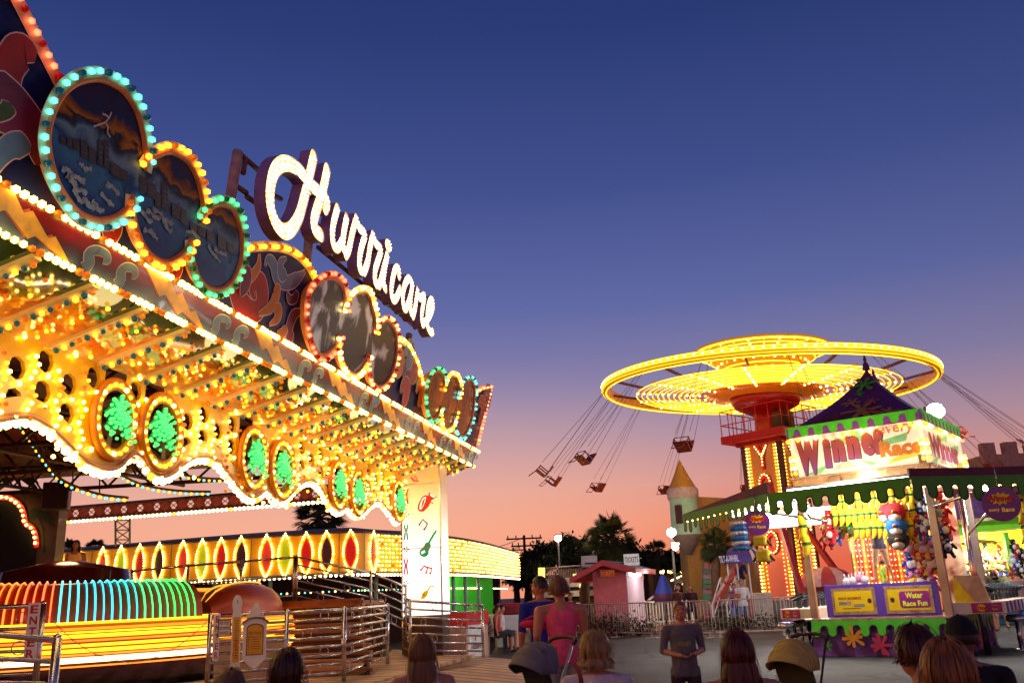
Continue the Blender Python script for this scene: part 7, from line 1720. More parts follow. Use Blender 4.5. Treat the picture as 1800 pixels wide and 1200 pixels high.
# ================================================================== CASTLE, WALLS, BOOTHS IN THE MIDDLE DISTANCE
def castle():
    Y = 46.; stucco = mat('castle_yellow', S(205, 165, 85), .8, var=.12, bump=.3, bsc=8); mint = mat('castle_mint', S(165, 222, 198), .75, var=.08); grey = mat('castle_grey', S(140, 125, 120), .8, var=.12)
    root = thing('castle_building', 'yellow stucco castle building with a mint turret and pointed yellow spire', 'building', at(1300, Y + 2))
    a, b = at(1216, Y), at(1420, Y + 6); top = D(1225, 870, Y).z
    m = MB(); m.prism([a, b, V((b.x, b.y, top)), V((a.x, a.y, top))], V((1, 8, 0)), 0); m.build('wall', [stucco], root)
    c = D(1203, 900, Y - .4); C = V((c.x, c.y, 0)); z = lambda py: D(1203, py, Y - .4).z; r = lambda w: w / FPX * Y * .5
    m = MB(); m.lathe([(0, z(975)), (r(12), z(975)), (r(50), z(943)), (r(52), z(940))], C, 24, 1); m.lathe([(r(52), z(940)), (r(50), z(938)), (r(47), z(880)), (r(52), z(874)), (r(53), z(862))], C, 24, 0); m.build('turret', [mint, grey], root)
    m = MB(); m.lathe([(r(51), z(877)), (r(54), z(873)), (r(54), z(861)), (r(50), z(858))], C, 24, 0); m.build('parapet', [mat('castle_white', S(195, 185, 190), .7)], root)
    m = MB(); m.lathe([(r(52), z(862)), (r(25), z(835)), (0, z(806))], C, 24, 0, False); m.build('spire', [mat('spire_gold', S(190, 150, 66), .6, var=.12)], root)
    m = MB(); w = C + V((-.55, -.93, 0)) * r(49); m.box(V((w.x, w.y, z(905))), .3, .25, .9, 0, V((.86, -.5, 0)), V((.5, .86, 0)), Z); m.build('window', [mat('window_dark', S(70, 30, 34), .5)], root)
    q = MB()
    for i, cl in enumerate(((176, 130, 160), (110, 130, 130), (165, 150, 175), (90, 170, 130), (120, 135, 125), (175, 140, 170), (80, 180, 140))):
        p = D(1243, 995 + i * 9, Y - .5); q.box(V((p.x, Y - .3, p.z)), .34, .5, .27, i % 7)
    q.build('pastel_blocks', [mat('pastel_%d' % i, S(*cl), .7) for i, cl in enumerate(((176, 130, 160), (110, 130, 130), (165, 150, 175), (90, 170, 130), (120, 135, 125), (175, 140, 170), (80, 180, 140)))], root)
    # brown crenellated tower far right
    Y2 = 42; r2 = thing('brown_tower', 'dull brown crenellated tower rising behind the right awning', 'building', at(1790, Y2)); m = MB(); a, b = D(1733, 800, Y2), D(1880, 790, Y2); zt = D(1740, 800, Y2).z
    m.prism([V((a.x, Y2, 0)), V((b.x, Y2, 0)), V((b.x, Y2, zt)), V((a.x, Y2, zt))], V((0, 4, 0)), 0); m.build('wall', [mat('tower_brown', S(150, 112, 108), .85, var=.2)], r2); m = MB(); m.prism([V((a.x - .3, Y2 - .3, zt - .6)), V((b.x, Y2 - .3, zt - .6)), V((b.x, Y2 - .3, zt)), V((a.x - .3, Y2 - .3, zt))], V((0, 4.5, 0)), 0)
    x = a.x - .3; i = 0
    while x < b.x: m.box(V((x + .35, Y2 - .1, zt + .28)), .6, .4, .56, 0); x += 1.05
    m.build('battlement', [mat('tower_brown', S(150, 112, 108), .85, var=.2)], r2)
castle()
def canopy_stand():
    Y = 36.; root = thing('ride_platform', 'small ride platform under a purple and white scalloped canopy lettered TILT-A-WHIRL', 'ride stand', at(1310, Y))
    a, b = D(1262, 985, Y), D(1340, 980, Y); cx = (a.x + b.x) / 2; W = b.x - a.x
    z0, z1 = D(1280, 992, Y).z, D(1280, 962, Y).z; m = MB(); vs = []; n = 14; k = 9
    for j in range(k):
        for i in range(n + 1):
            t = i / n; ph = (pi / 2) * j / (k - 1); vs.append(V((cx + W / 2 * (2 * t - 1) * cos(ph) ** .5, Y - 1.4 * cos(ph) ** .6, z0 + (z1 - z0) * sin(ph))))
    m.add(vs, [(j * (n + 1) + i, j * (n + 1) + i + 1, (j + 1) * (n + 1) + i + 1, (j + 1) * (n + 1) + i) for j in range(k - 1) for i in range(n)], 0, True)
    for j, fc in enumerate(list(m.f)): m.m[j] = 0 if (j % n) < 7 else (1 if (j % n) % 2 == 0 else 0)
    m.build('canopy', [mat('canopy_violet', S(80, 54, 140), .6, var=.1), mat('canopy_cream', S(225, 205, 180), .6)], root)
    t = MB(); p = D(1281, 982, Y - 1.45); text_mesh(t, 'TILT-A-WHIRL', p, V((1, 0, .045)), V((0, .25, .97)), .26, 0, .03, W * .42, bold=.02); t.build('lettering', [mat('letter_lilac', S(215, 205, 230), .5, em=S(215, 205, 230), es=.2)], root)
    for px in (1285, 1302, 1322): m = MB(); q = at(px, Y - 1.2); m.tube([q, V((q.x, q.y, z0 + .1))], .03, 0, 6); m.build('post', [WHITE], root)
    m = MB(); c = at(1312, Y + .3); m.box(c + Z * .47, 3.2, 2.4, .94, 0); m.build('base', [mat('stand_base', S(120, 105, 95), .7, var=.2)], root)
    m = MB(); c = at(1332, Y - .8); m.box(c + Z * .62, 1., .3, 1.24, 0, bev=.02); m.box(c + V((-.4, -.17, .75)), .4, .02, .8, 1); m.build('control_cabinet', [mat('cabinet_grey', S(190, 180, 170), .35, .4), mat('cabinet_orange', S(190, 90, 50), .5)], root)
    m = MB(); 
    for x in (1250, 1276):
        a, b = at(x, Y - 3.2), at(x + 20, Y - 1.); m.tube([a + Z * .9, b + Z * 1.85, b + Z * 1.85 + V((.2, .6, 0))], .025, 0, 6); m.tube([a, a + Z * .9], .025, 0, 6); m.tube([b + Z * .9, b + Z * 1.85], .025, 0, 6); m.tube([a + Z * .45, b + Z * 1.4], .02, 0, 6)
    m.build('stair_rail', [WHITE], root)
    m = MB()
    for i in range(5): c = at(1262 + i * 4, Y - 3 + i * .45); m.box(c + Z * (.1 + .19 * i), 1.3, .4, .05, 0)
    m.build('step', [mat('step_grey', S(130, 120, 112), .6)], root)
    # exit sign on the barrier
    panel_sign('exit_sign', 'small orange sign on the barrier under the purple canopy', 'sign', D(1291, 1046, 33.), .42, .14, ['EXIT'], .09, mat('sign_orange', S(200, 96, 60), .5), mat('ink_brown', S(120, 40, 26), .5))
    c = D(1448, 1060, 34.); r = thing('mushroom_tent', 'red and white striped dome roof of a small stall behind the booth', 'stall', at(1455, 36)); m = MB(); vs = []
    cz = D(1455, 1030, 36).z; cc = V((D(1455, 1030, 36).x, 36, 0)); k = 24; n = 8
    for j in range(n + 1):
        ph = pi / 2 * j / n; vs += [cc + V((1.1 * cos(ph) * cos(2 * pi * i / k), 1.1 * cos(ph) * sin(2 * pi * i / k), cz + .75 * sin(ph))) for i in range(k)]
    m.add(vs, [(j * k + i, j * k + (i + 1) % k, (j + 1) * k + (i + 1) % k, (j + 1) * k + i) for j in range(n) for i in range(k)], 0, True)
    for j in range(len(m.f)): m.m[j] = (j % k) // 2 % 2
    m.build('roof', [mat('dome_red', S(190, 60, 70), .6), mat('dome_pink', S(230, 180, 175), .6)], r); m = MB(); m.lathe([(1., 0), (1., cz)], cc, 20, 0); m.build('body', [mat('stall_red', S(120, 30, 40), .6)], r)
canopy_stand()
def ticket_booth():
    Y = 34.; AZB = radians(19); root = thing('ticket_booth', 'pink gabled ticket booth with a lit white side and TICKETS signs', 'ticket booth', at(1080, Y + 1))
    ex = V((cos(AZB), -sin(AZB), 0)); ey = V((sin(AZB), cos(AZB), 0)); a = at(1044, Y); b = a + ex * 1.26; W = 1.26; Dp = 2.9
    zt = D(1070, 1004, Y).z; za = D(1058, 984, Y - .5).z
    pk = mat('booth_pink', S(225, 120, 130), .7, var=.1); rfp = mat('roof_pink', S(205, 80, 90), .65, var=.12); lit = mat('booth_lit', S(245, 225, 235), .6, var=.04)
    m = MB(); m.prism([a, b, b + Z * zt, a.lerp(b, .5) + Z * (za - .25), a + Z * zt], ey * Dp, 0); m.build('wall', [pk], root)
    n = ex.cross(Z); n = n if n.dot(EYE - a) > 0 else -n; sn = ey.cross(Z); sn = sn if sn.dot(ex) > 0 else -sn
    m = MB(); m.box(b + ey * Dp / 2 + sn * .02 + Z * zt * .5, Dp, .03, zt, 0, ey, sn, Z); m.build('side_wall', [lit], root)
    m = MB(); m.box(b + ey * Dp * .5 + sn * .045 + Z * (zt - .1), Dp * .7, .05, .12, 0, ey, sn, Z); m.build('strip_light', [glow('strip_light', S(255, 250, 255), 8)], root)
    lamp('booth_lamp', b + ey * Dp * .5 + sn * .7 + Z * (zt - .15), 28, (1, .95, 1), .1)
    ap0 = a.lerp(b, .42) + n * .55 + Z * za; ap1 = ap0 + ey * (Dp + .9); l0 = a - ex * .75 + n * .55 + Z * (zt - .18); r0 = b + ex * .5 + n * .55 + Z * (zt + .05)
    for i, (p, q) in enumerate(((l0, ap0), (ap0, r0))):
        m = MB(); d = ey * (Dp + .9); m.add([p, q, q + d, p + d], [(0, 1, 2, 3)], 1); m.add([x - Z * .1 for x in (p, q, q + d, p + d)], [(3, 2, 1, 0)], 0); m.add([p, q, q - Z * .2, p - Z * .2], [(0, 1, 2, 3)], 0); m.add([p + d, q + d, q + d - Z * .2, p + d - Z * .2], [(3, 2, 1, 0)], 0)
        e = q if i else p; m.add([e, e + d, e + d - Z * .16, e - Z * .16], [(0, 1, 2, 3)], 0); m.build('roof', [rfp, mat('roof_slate', S(52, 60, 76), .6, var=.2)], root)
    m = MB(); m.prism([a + n * .004 + Z * zt, b + n * .004 + Z * zt, ap0 - n * .54 - Z * .18], n * -.03, 0); m.build('gable', [rfp], root)
    c = D(1068.5, 1007, Y - .35); fx = ex
    s = MB(); s.box(V((c.x, c.y, c.z)) + n * .05, W * .46, .02, .22, 0, fx, n, Z); sg = s.build('front_sign', [mat('sign_red_dim', S(190, 80, 80), .5)], root)
    t = MB(); text_mesh(t, 'TICKETS', V((c.x, c.y, c.z)) + n * .065, fx, Z, .15, 0, 0, W * .42, bold=.03); 
    for q in (-1, 1): t.box(V((c.x, c.y, c.z)) + n * .065 + Z * .105 * q, W * .44, .004, .015, 0, fx, n, Z)
    t.build('lettering', [mat('sign_ink_orange', S(235, 130, 60), .5, em=S(235, 120, 50), es=.2)], sg)
    c = D(1110, 983, Y + .2); ex2, ez2, n2 = face_frame(c, .15); s = MB(); s.box(c, .58, .03, .42, 0, ex2, n2, Z); sg = s.build('roof_sign', [mat('sign_board_white', S(225, 220, 215), .5, em=S(225, 215, 210), es=.25)], root)
    t = MB(); text_mesh(t, 'TICKETS', c + n2 * .02, ex2, Z, .2, 0, 0, .5, bold=.01); t.build('lettering', [ink], sg)
    s = MB(); c2 = D(1036, 986, Y + 1.2); s.box(c2, .62, .03, .42, 0, ex2, n2, Z); s.build('roof_sign', [mat('sign_board_back', S(200, 190, 190), .6)], root)
    s = MB()
    for q in (D(1028, 985, Y + .5), D(1042, 990, Y + .4), D(1085, 985, Y + .4), D(1095, 975, Y + .2)): s.tube([q - Z * .1, q + V((.7, .1, -.12))], .03, 0, 5)
    s.build('sign_bracket', [BLACK], root)
    w = MB(); c = a.lerp(b, .72) + n * .02 + Z * .55
    for i in range(4): w.box(c + ex * (-.15 + .1 * i), .015, .02, .5, 0, ex, n, Z); w.box(c + Z * (-.2 + .13 * i), .45, .02, .015, 0, ex, n, Z)
    w.build('lattice', [WHITE], root)
ticket_booth()
# --- crowd barriers
def barriers():
    root = thing('crowd_barrier', 'white tubular crowd barrier', 'barrier', (0, 0, 0), 'crowd barriers round the swing ride'); L = 2.15; H = 1.12; wt = mat('barrier_paint', S(190, 165, 158), .4, .2, var=.08)
    m = MB(); q = [V((-L / 2, 0, .16)), V((-L / 2, 0, H - .14)), V((-L / 2 + .04, 0, H - .04)), V((-L / 2 + .14, 0, H)), V((L / 2 - .14, 0, H)), V((L / 2 - .04, 0, H - .04)), V((L / 2, 0, H - .14)), V((L / 2, 0, .16))]; m.tube(q, .022, 0, 8, closed=True); m.build('frame', [wt], root, True)
    m = MB()
    for i in range(1, 17): x = -L / 2 + L * i / 17; m.tube([V((x, 0, .16)), V((x, 0, H))], .010, 0, 5)
    m.build('bars', [wt], root, True)
    for s_ in (-1, 1): m = MB(); m.box((s_ * (L / 2 - .12), 0, .1), .05, .05, .2, 0); m.box((s_ * (L / 2 - .12), 0, .02), .06, .5, .035, 0); m.build('foot', [wt], root, True)
    path = [G(930, 1119), G(1058, 1119), G(1138, 1121), G(1239, 1121), G(1357, 1117), G(1440, 1110), G(1540, 1100)]
    pts = along(path, 2.2, start=1.1); nm = ['first', 'second', 'third', 'fourth', 'fifth', 'sixth', 'seventh', 'eighth', 'ninth', 'tenth', 'eleventh', 'twelfth']
    for i, (p, t) in enumerate(pts):
        o = root if i == 0 else dup(root); o.location = p; o.rotation_euler = (0, 0, atan2(t.y, t.x)); o['label'] = 'white tubular crowd barrier, %s from the woman in pink towards the booth' % nm[i]
barriers()
def white_fence(label, pts, H=1.15, step=.16):
    root = thing('picket_fence', label, 'fence', pts[0]); m = MB(); r = MB()
    for p, t in along(pts, step): m.box(p + Z * H / 2, .05, .03, H, 0, t, t.cross(Z), Z)
    m.build('pickets', [WHITE], root)
    for z in (.16, H - .04):
        for a, b in zip(pts, pts[1:]): r.bar(a + Z * z, b + Z * z, .06, .07)
    r.build('rails', [WHITE], root)
    for a in pts: q = MB(); q.box(a + Z * (H + .05) / 2, .12, .12, H + .08, 0); q.build('post', [WHITE], root)
white_fence('white picket fence between the lit canopy and the pink booth', [at(876, 43), at(905, 40), at(960, 41), at(1030, 40)])
white_fence('far white fence behind the ticket booth and umbrella', [at(1130, 41), at(1215, 42)], 1.05)
def umbrella():
    c = at(1168, 36); root = thing('closed_umbrella', 'closed blue and dark red market umbrella by the barrier', 'umbrella', c); zt = D(1168, 1008, 36).z; zb = D(1168, 1058, 36).z; m = MB(); vs = []; k = 16
    for r, f in ((.02, 1.), (.10, .9), (.2, .6), (.3, .3), (.36, .12), (.3, 0.)): vs += [c + V((r * (1 + .25 * cos(i * pi)) * cos(2 * pi * i / k), r * (1 + .25 * cos(i * pi)) * sin(2 * pi * i / k), zb + (zt - zb) * f)) for i in range(k)]
    m.add(vs, [(j * k + i, j * k + (i + 1) % k, (j + 1) * k + (i + 1) % k, (j + 1) * k + i) for j in range(5) for i in range(k)], 0, True)
    for j in range(len(m.f)): m.m[j] = 1 if j // k >= 3 else 0
    m.build('fabric', [mat('umbrella_blue', S(36, 56, 140), .7), mat('umbrella_plum', S(80, 24, 60), .7)], root)
    m = MB(); m.tube([c, V((c.x, c.y, zt + .08))], .025, 0, 8); m.lathe([(.25, .0), (.25, .08), (.06, .12)], c, 16, 0); m.build('pole', [STEEL], root)
umbrella()
# --- street lamps
def street_lamp(px, py, Y, label, e, n=1, r=.17):
    c = D(px, py, Y); root = thing('street_lamp', label, 'street lamp', V((c.x, c.y, 0))); m = MB(); m.tube([V((c.x, c.y + .1, 0)), V((c.x, c.y + .1, c.z - .1))], [.08, .05], 0, 10); m.build('pole', [mat('lamp_pole_dark', S(60, 58, 60), .7, .2)], root)
    for i in range(n):
        q = c if i == 0 else D(1187, 961, Y - .4)
        m = MB(); m.bar(V((c.x, c.y + .1, q.z)), q + Z * .05, .05, .05); m.box(q + Z * .14, .4, .3, .1, 0, bev=.03); m.build('lamp_head', [STEEL], root)
        m = MB(); m.ball(q, r * (1 if i == 0 else .7), 0, 2); m.build('lamp_globe', [glow('street_white', S(255, 235, 205), 30)], root)
        lamp('street_lamp_light', q + V((0, -1.3, -.2)), e, (1, .86, .66), .15)
street_lamp(1180, 935, 40, 'twin-headed street lamp in front of the mint turret', 170, 2, .21)
street_lamp(981, 945, 52, 'bright street lamp among the trees left of the big palm', 130, 1, .2)
# --- utility poles and wires
def util_pole(px, py_top, Y, label):
    c = D(px, py_top, Y); root = thing('utility_pole', label, 'utility pole', V((c.x, c.y, 0))); w = mat('pole_wood', S(50, 34, 32), .8); m = MB(); m.tube([V((c.x, c.y, 0)), c], [.2, .13], 0, 8); m.build('pole', [w], root)
    m = MB()
    for dz, L in ((-.35, 1.9), (-1.1, 1.4)): m.bar(c + V((-L, 0, dz)), c + V((L, 0, dz)), .14, .16); [m.tube([c + V((x * L, 0, dz)), c + V((x * L, 0, dz + .35))], .07, 0, 6) for x in (-.9, -.45, .45, .9)]
    m.build('crossarm', [w], root); return c
u1 = util_pole(921, 940, 95, 'taller dark utility pole on the horizon beyond the lit canopy')
u2 = util_pole(902, 962, 130, 'smaller farther utility pole beyond the lit canopy')
for i, dz in enumerate((0, -.8)):
    a, b = u1 + Z * dz - Z * .2, D(700, 952 + i * 5, 80); m = MB(); m.tube([a.lerp(b, t / 12) - Z * 1.2 * 4 * (t / 12) * (1 - t / 12) for t in range(13)], .03, 0, 4); solo(m, 'overhead_wire', BLACK, ('upper', 'lower')[i] + ' thin overhead wire crossing the sunset sky from the taller pole', 'wire')
# ================================================================== TREES
LEAF_D = [mat('leaf_dark', S(36, 50, 20), .9, var=.4, sc=3), mat('leaf_mid', S(60, 74, 26), .9, var=.4, sc=3), mat('leaf_olive', S(86, 84, 34), .9, var=.4, sc=3)]
trunk_m = mat('palm_trunk', S(86, 66, 52), .85, var=.3, sc=5, bump=.6, bsc=14)
def palm(label, px, py, Y, rpx, base_px=None, seed=1, n=46, group=None):
    """fan palm: skirted trunk, crown of fan leaves"""
    rn = random.Random(seed); c = D(px, py, Y); R = rpx / FPX * Y; b = at(base_px or px, Y); root = thing('palm_tree', label, 'palm tree', b, group)
    m = MB(); q = [b.lerp(c, t / 8) + V((.08 * sin(t), 0, 0)) for t in range(9)]; m.tube(q, [.26 - .012 * t + (.03 if t % 2 else 0) for t in range(9)], 0, 10); m.build('trunk', [trunk_m], root)
    m = MB()
    for i in range(n):
        az = rn.uniform(0, 2 * pi); el = rn.uniform(-.75, 1.45) if i > n * .2 else rn.uniform(-1.1, -.3); d = V((cos(az) * cos(el), sin(az) * cos(el), sin(el))); L = R * rn.uniform(.45, .62); mi = 0 if el < 0 else rn.choice((0, 0, 1, 1, 2))
        hub = c + d * L - Z * .12 * L * (1 + (1 if el < .3 else 0)); m.tube([c, c + d * L * .55, hub], [.03, .022, .015], mi, 4)
        x, y = frame_of(d); roll = rn.uniform(-.6, .6); x, y = x * cos(roll) + y * sin(roll), y * cos(roll) - x * sin(roll)
        fr = R * rn.uniform(.42, .56)
        for k in range(19):
            a = -1.75 + 3.5 * k / 18; dd = (d * cos(a) + x * sin(a) + y * (.12 - .25 * abs(a) / 1.7)).normalized(); fl = fr * (1 - .25 * abs(a) / 1.75) * rn.uniform(.85, 1.08)
            w = d.cross(dd); w = (y.cross(dd)).normalized() * fr * .05; tip = hub + dd * fl - Z * fl * .16; mid = hub + dd * fl * .55
            m.add([hub, mid + w, tip, mid - w], [(0, 1, 2, 3)], mi)
    m.build('crown', LEAF_D, root)
palm('largest fan palm on the skyline between the lit canopy and the castle', 1076, 944, 50, 50, seed=1, n=100)
palm('fan palm rising behind the roof of the lit canopy', 560, 912, 46, 52, seed=2, n=90)
palm('small round palm right of the ticket booth sign', 1155, 972, 58, 30, seed=3)
palm('palm in front of the yellow castle wall', 1259, 956, 42.5, 36, seed=4, n=90)
palm('low palm crown at the left end of the lit canopy roof', 122, 964, 60, 22, seed=5)
palm('second low palm crown above the lit canopy at the left', 168, 966, 60, 24, seed=6)
palm('palm tip half hidden by the painted wall at the left', 92, 966, 62, 20, seed=7)
palm('palm in front of the white deck left of the ticket booth', 1029, 1000, 38, 9, seed=8, n=20)
palm('feathery palm left of the largest palm', 1022, 965, 56, 32, seed=9)
def leaf_tree(label, px, py, Y, rx, rz, seed, nleaf=1500, group=None):
    rn = random.Random(seed); c = D(px, py, Y); s = Y / FPX; RX, RZ = rx * s, rz * s; b = at(px, Y); root = thing('broadleaf_tree', label, 'tree', b, group)
    m = MB(); m.tube([b, b.lerp(c, .6), c], [.3, .2, .08], 0, 8)
    cl = []
    for i in range(11):
        d = V((rn.uniform(-1, 1), rn.uniform(-1, 1), rn.uniform(-.6, 1))); d = d.normalized() * rn.uniform(.4, .95); e = c + V((d.x * RX, d.y * RX, d.z * RZ)); m.tube([c - Z * RZ * .5, e], [.09, .03], 0, 5); cl.append((e, RX * rn.uniform(.25, .42)))
    m.build('trunk', [trunk_m], root); f = MB()
    for i in range(nleaf):
        e, r = rn.choice(cl); d = V((rn.gauss(0, .5), rn.gauss(0, .5), rn.gauss(0, .42))); p = e + d * r * 1.3; t = V((rn.uniform(-1, 1), rn.uniform(-1, 1), rn.uniform(-1, .6))).normalized(); x, y = frame_of(t); L = .13 * (Y / 45) * rn.uniform(.7, 1.5)
        f.add([p, p + t * L + x * L * .45, p + t * L * 2.1, p + t * L - x * L * .45], [(0, 1, 2, 3)], rn.choice((0, 0, 1)))
    f.build('crown', LEAF_D[:2], root)
for i, (px, py, Y, rx, rz, lb) in enumerate(((955, 978, 60, 26, 26, 'dark bushy tree behind the left end of the white fence'), (985, 968, 56, 26, 26, 'dark tree under the left street lamp'), (930, 990, 70, 22, 16, 'low dark tree at the foot of the utility poles'), (1008, 985, 62, 30, 26, 'dark tree behind the deck beside the feathery palm'),
                                         (1048, 972, 60, 30, 26, 'dark tree left behind the largest palm'), (1105, 975, 60, 34, 26, 'dark tree right behind the largest palm'), (1135, 985, 66, 24, 22, 'dark tree above the ticket booth roof'), (1170, 990, 70, 30, 20, 'dark tree behind the twin street lamp'), (1205, 992, 76, 26, 12, 'low distant tree beside the turret base'), (945, 1008, 55, 24, 14, 'low olive shrub tree behind the billboard'), (908, 1010, 62, 22, 22, 'dark tree filling the gap right of the lit canopy end'), (926, 1022, 58, 20, 20, 'dark low tree just left of the lit billboard'), (1185, 1002, 80, 30, 10, 'dark treeline clump far behind the blue umbrella'))):
    leaf_tree(lb, px, py, Y, rx, rz, 20 + i)
def shrubs():
    rn = random.Random(5); k = 0
    for (px, y, w, h, n, lb) in ((985, 35.2, .9, .8, 500, 'leafy shrub behind the barrier left of the ticket booth'), (1078, 32.3, 1.0, .9, 600, 'tallest leafy shrub in front of the ticket booth'), (1120, 32.6, .8, .6, 420, 'low shrub at the right foot of the ticket booth'), (1225, 32.8, 1.1, .5, 420, 'low shrub behind the barrier at the red strut'), (1292, 32., 1.3, .5, 520, 'low shrub behind the barrier below the orange sign'), (1380, 31.4, 1.4, .6, 560, 'low shrub at the foot of the tower'), (1040, 33.4, .8, .7, 420, 'flowering shrub under the TICKETS sign')):
        c = at(px, y); m = MB(); st = MB()
        for i in range(n):
            p = c + V((rn.gauss(0, .5) * w, rn.gauss(0, .3), abs(rn.gauss(.45, .28)) * h)); t = V((rn.uniform(-1, 1), rn.uniform(-1, 1), rn.uniform(-.2, 1))).normalized(); x, y_ = frame_of(t); L = rn.uniform(.05, .09); m.add([p, p + t * L + x * L * .5, p + t * 2 * L, p + t * L - x * L * .5], [(0, 1, 2, 3)], rn.choice((0, 1, 1, 2)) if rn.random() < .95 else 3)
        r = thing('shrub', lb, 'shrub', c); m.build('foliage', LEAF_D + [mat('blossom', S(200, 150, 150), .6)], r)
        for i in range(7): st.tube([c, c + V((rn.gauss(0, .4) * w, rn.gauss(0, .2), .5 * h))], .015, 0, 4)
        st.build('stems', [trunk_m], r)
shrubs()
def kerb():
    m = MB(); p = [G(915, 1112), G(1058, 1112), G(1138, 1114), G(1239, 1114), G(1357, 1110), G(1480, 1101)]
    for a, b in zip(p, p[1:]): m.bar(a + Z * .06, b + Z * .06, .2, .12, 0)
    o = m.build('kerb', [mat('kerb_concrete', S(150, 120, 105), .8, var=.2)]); tag(o, kind='structure')
    m = MB(); q = [x + V((.1, .12, .01)) for x in p]; far = [x + V((1.5, 11, 0)) for x in q]; k = len(q)
    m.add(q + far, [(i, i + 1, k + i + 1, k + i) for i in range(k - 1)], 0); o = m.build('planting_bed', [mat('bed_soil', S(112, 82, 66), .9, var=.35, sc=2, bump=.5)]); tag(o, kind='structure')
kerb()
# ================================================================== FAR BACKGROUND
def white_deck():
    Y = 52.; root = thing('deck_building', 'pale two-storey building with a railed deck and lit yellow windows behind the ticket booth', 'building', at(990, Y)); m = MB()
    for py, h in ((1025, .5), (1045, .3)):
        a, b = D(955, py, Y), D(1046, py - 4, Y - 2); m.bar(a, b, 1.2, h, 0)
    a = at(950, Y); b = at(1046, Y - 2); m.prism([a, b, b + Z * 2.6, a + Z * 2.6], V((0, 6, 0)), 1); m.build('wall', [mat('deck_pale', S(205, 195, 185), .6), mat('deck_wall', S(60, 48, 44), .7)], root)
    for x0, x1, y0, y1 in ((1007, 1022, 1008, 1017), (1018, 1027, 1026, 1032), (946, 958, 997, 1018)):
        q = MB(); q.poly([D(x0, y0, Y - 2.7), D(x1, y0, Y - 2.7), D(x1, y1, Y - 2.7), D(x0, y1, Y - 2.7)]); q.build('window', [mat('window_lit', S(245, 225, 120), .5, em=S(250, 225, 110), es=1.1)], root)
    r = MB()
    for i in range(26): p = D(963 + i * 3, 998, Y - 1.5); r.tube([V((p.x, p.y, p.z - 1.0)), p], .03, 0, 4)
    r.tube([D(960, 998, Y - 1.5), D(1042, 992, Y - 1.5)], .04, 0, 4); r.build('railing', [mat('rail_grey', S(140, 120, 110), .6)], root)
    lamp('deck_lamp', D(985, 1015, Y - 4), 60, (1, .85, .6), .2)
white_deck()
def light_roofs():
    root = thing('lit_pavilion', 'distant low pavilion with rows of fairy lights along its sloping roof', 'building', at(1190, 75)); m = MB(); Y = 75.
    a, b, c, d = D(1138, 1008, Y), D(1236, 1003, Y), D(1246, 1024, Y - 8), D(1200, 1026, Y - 8); m.prism([V((a.x, Y + 2, 0)), V((b.x, Y + 2, 0)), V((b.x, Y + 2, b.z)), V((a.x, Y + 2, a.z))], V((0, .3, 0)), 1)
    ap = D(1224, 1000, Y); m.add([ap, D(1200, 1026, Y - 7), D(1246, 1024, Y - 7)], [(0, 1, 2)], 0); m.add([ap, D(1180, 1020, Y - 4), D(1200, 1026, Y - 7)], [(0, 1, 2)], 0); m.build('roof', [mat('pavilion_roof', S(90, 84, 92), .7), mat('pavilion_wall', S(80, 50, 42), .8)], root)
    l = MB()
    for q in ((1200, 1026), (1180, 1020), (1246, 1024), (1222, 1027)): l.tube([ap - V((0, .1, 0)), D(q[0], q[1], Y - 7.2)], .07, 0, 5)
    l.build('light_line', [glow('fairy_line', S(255, 215, 170), 3)], root); it = []
    for i in range(44): it.append((D(1137 + i * 2.3 + random.uniform(-.6, .6), 1004 + random.uniform(-2, 3) - i * .05, Y - 1), B_WARM, .11))
    bulbs(root, it, 44)
    h = MB(); a = D(1206, 990, 90); h.prism([D(1203, 1000, 90), D(1228, 999, 90), D(1228, 988, 90), D(1216, 983, 90), D(1203, 989, 90)], V((0, 4, 0)), 0); r = thing('distant_house', 'small distant pale house with dark hip roof left of the castle wall', 'building', at(1215, 90)); h.build('wall', [mat('house_pale', S(170, 130, 124), .7)], r)
    q = MB(); q.prism([D(1200, 989, 89.8), D(1231, 987, 89.8), D(1216, 980, 89.8)], V((0, 4.4, 0)), 0); q.build('roof', [mat('house_roof', S(64, 50, 56), .8)], r)
    hb_ = thing('dark_gable_roof', 'dark gabled roof showing above the right end of the lit canopy', 'building', at(868, 70)); q = MB(); q.prism([D(851, 975, 70), D(876, 975, 70), D(873, 962, 70), D(855, 961, 70)], V((0, 5, 0)), 0); q.prism([at(852, 70), at(876, 70), D(876, 974, 70), D(852, 974, 70)], V((0, 5, 0)), 0); q.build('roof', [mat('gable_dark', S(60, 36, 36), .8)], hb_)
light_roofs()
def car_at(px, Y, col, label):
    c = at(px, Y); root = thing('parked_car', label, 'car', c); body = mat('car_%d' % col[0], S(*col), .25, .3, var=.05, coat=.8); m = MB()
    o = [(-2.1, .3), (-2.15, .75), (-1.4, .92), (-.75, 1.4), (.7, 1.42), (1.35, .98), (2.1, .86), (2.15, .35)]; m.prism([c + V((x, -.8, z)) for x, z in o], V((0, 1.6, 0)), 0); m.build('body', [body], root)
    w = MB(); w.prism([c + V((x, -.81, z)) for x, z in ((-1.2, .95), (-.68, 1.33), (.62, 1.34), (1.1, 1.)) ], V((0, 1.62, 0)), 0); w.build('window', [mat('car_glass', (.02, .02, .025, 1), .08)], root)
    for x in (-1.35, 1.35):
        for y in (-.75, .75): w = MB(); w.tube([c + V((x, y - .1, .32)), c + V((x, y + .1, .32))], .32, 0, 18); w.build('wheel', [mat('tyre', (.03, .03, .03, 1), .7)], root)
car_at(1232, 62, (150, 140, 140), 'silver car parked far off below the fairy-lit pavilion')
car_at(1178, 60, (120, 30, 34), 'dark red car parked beyond the white fence by the umbrella')
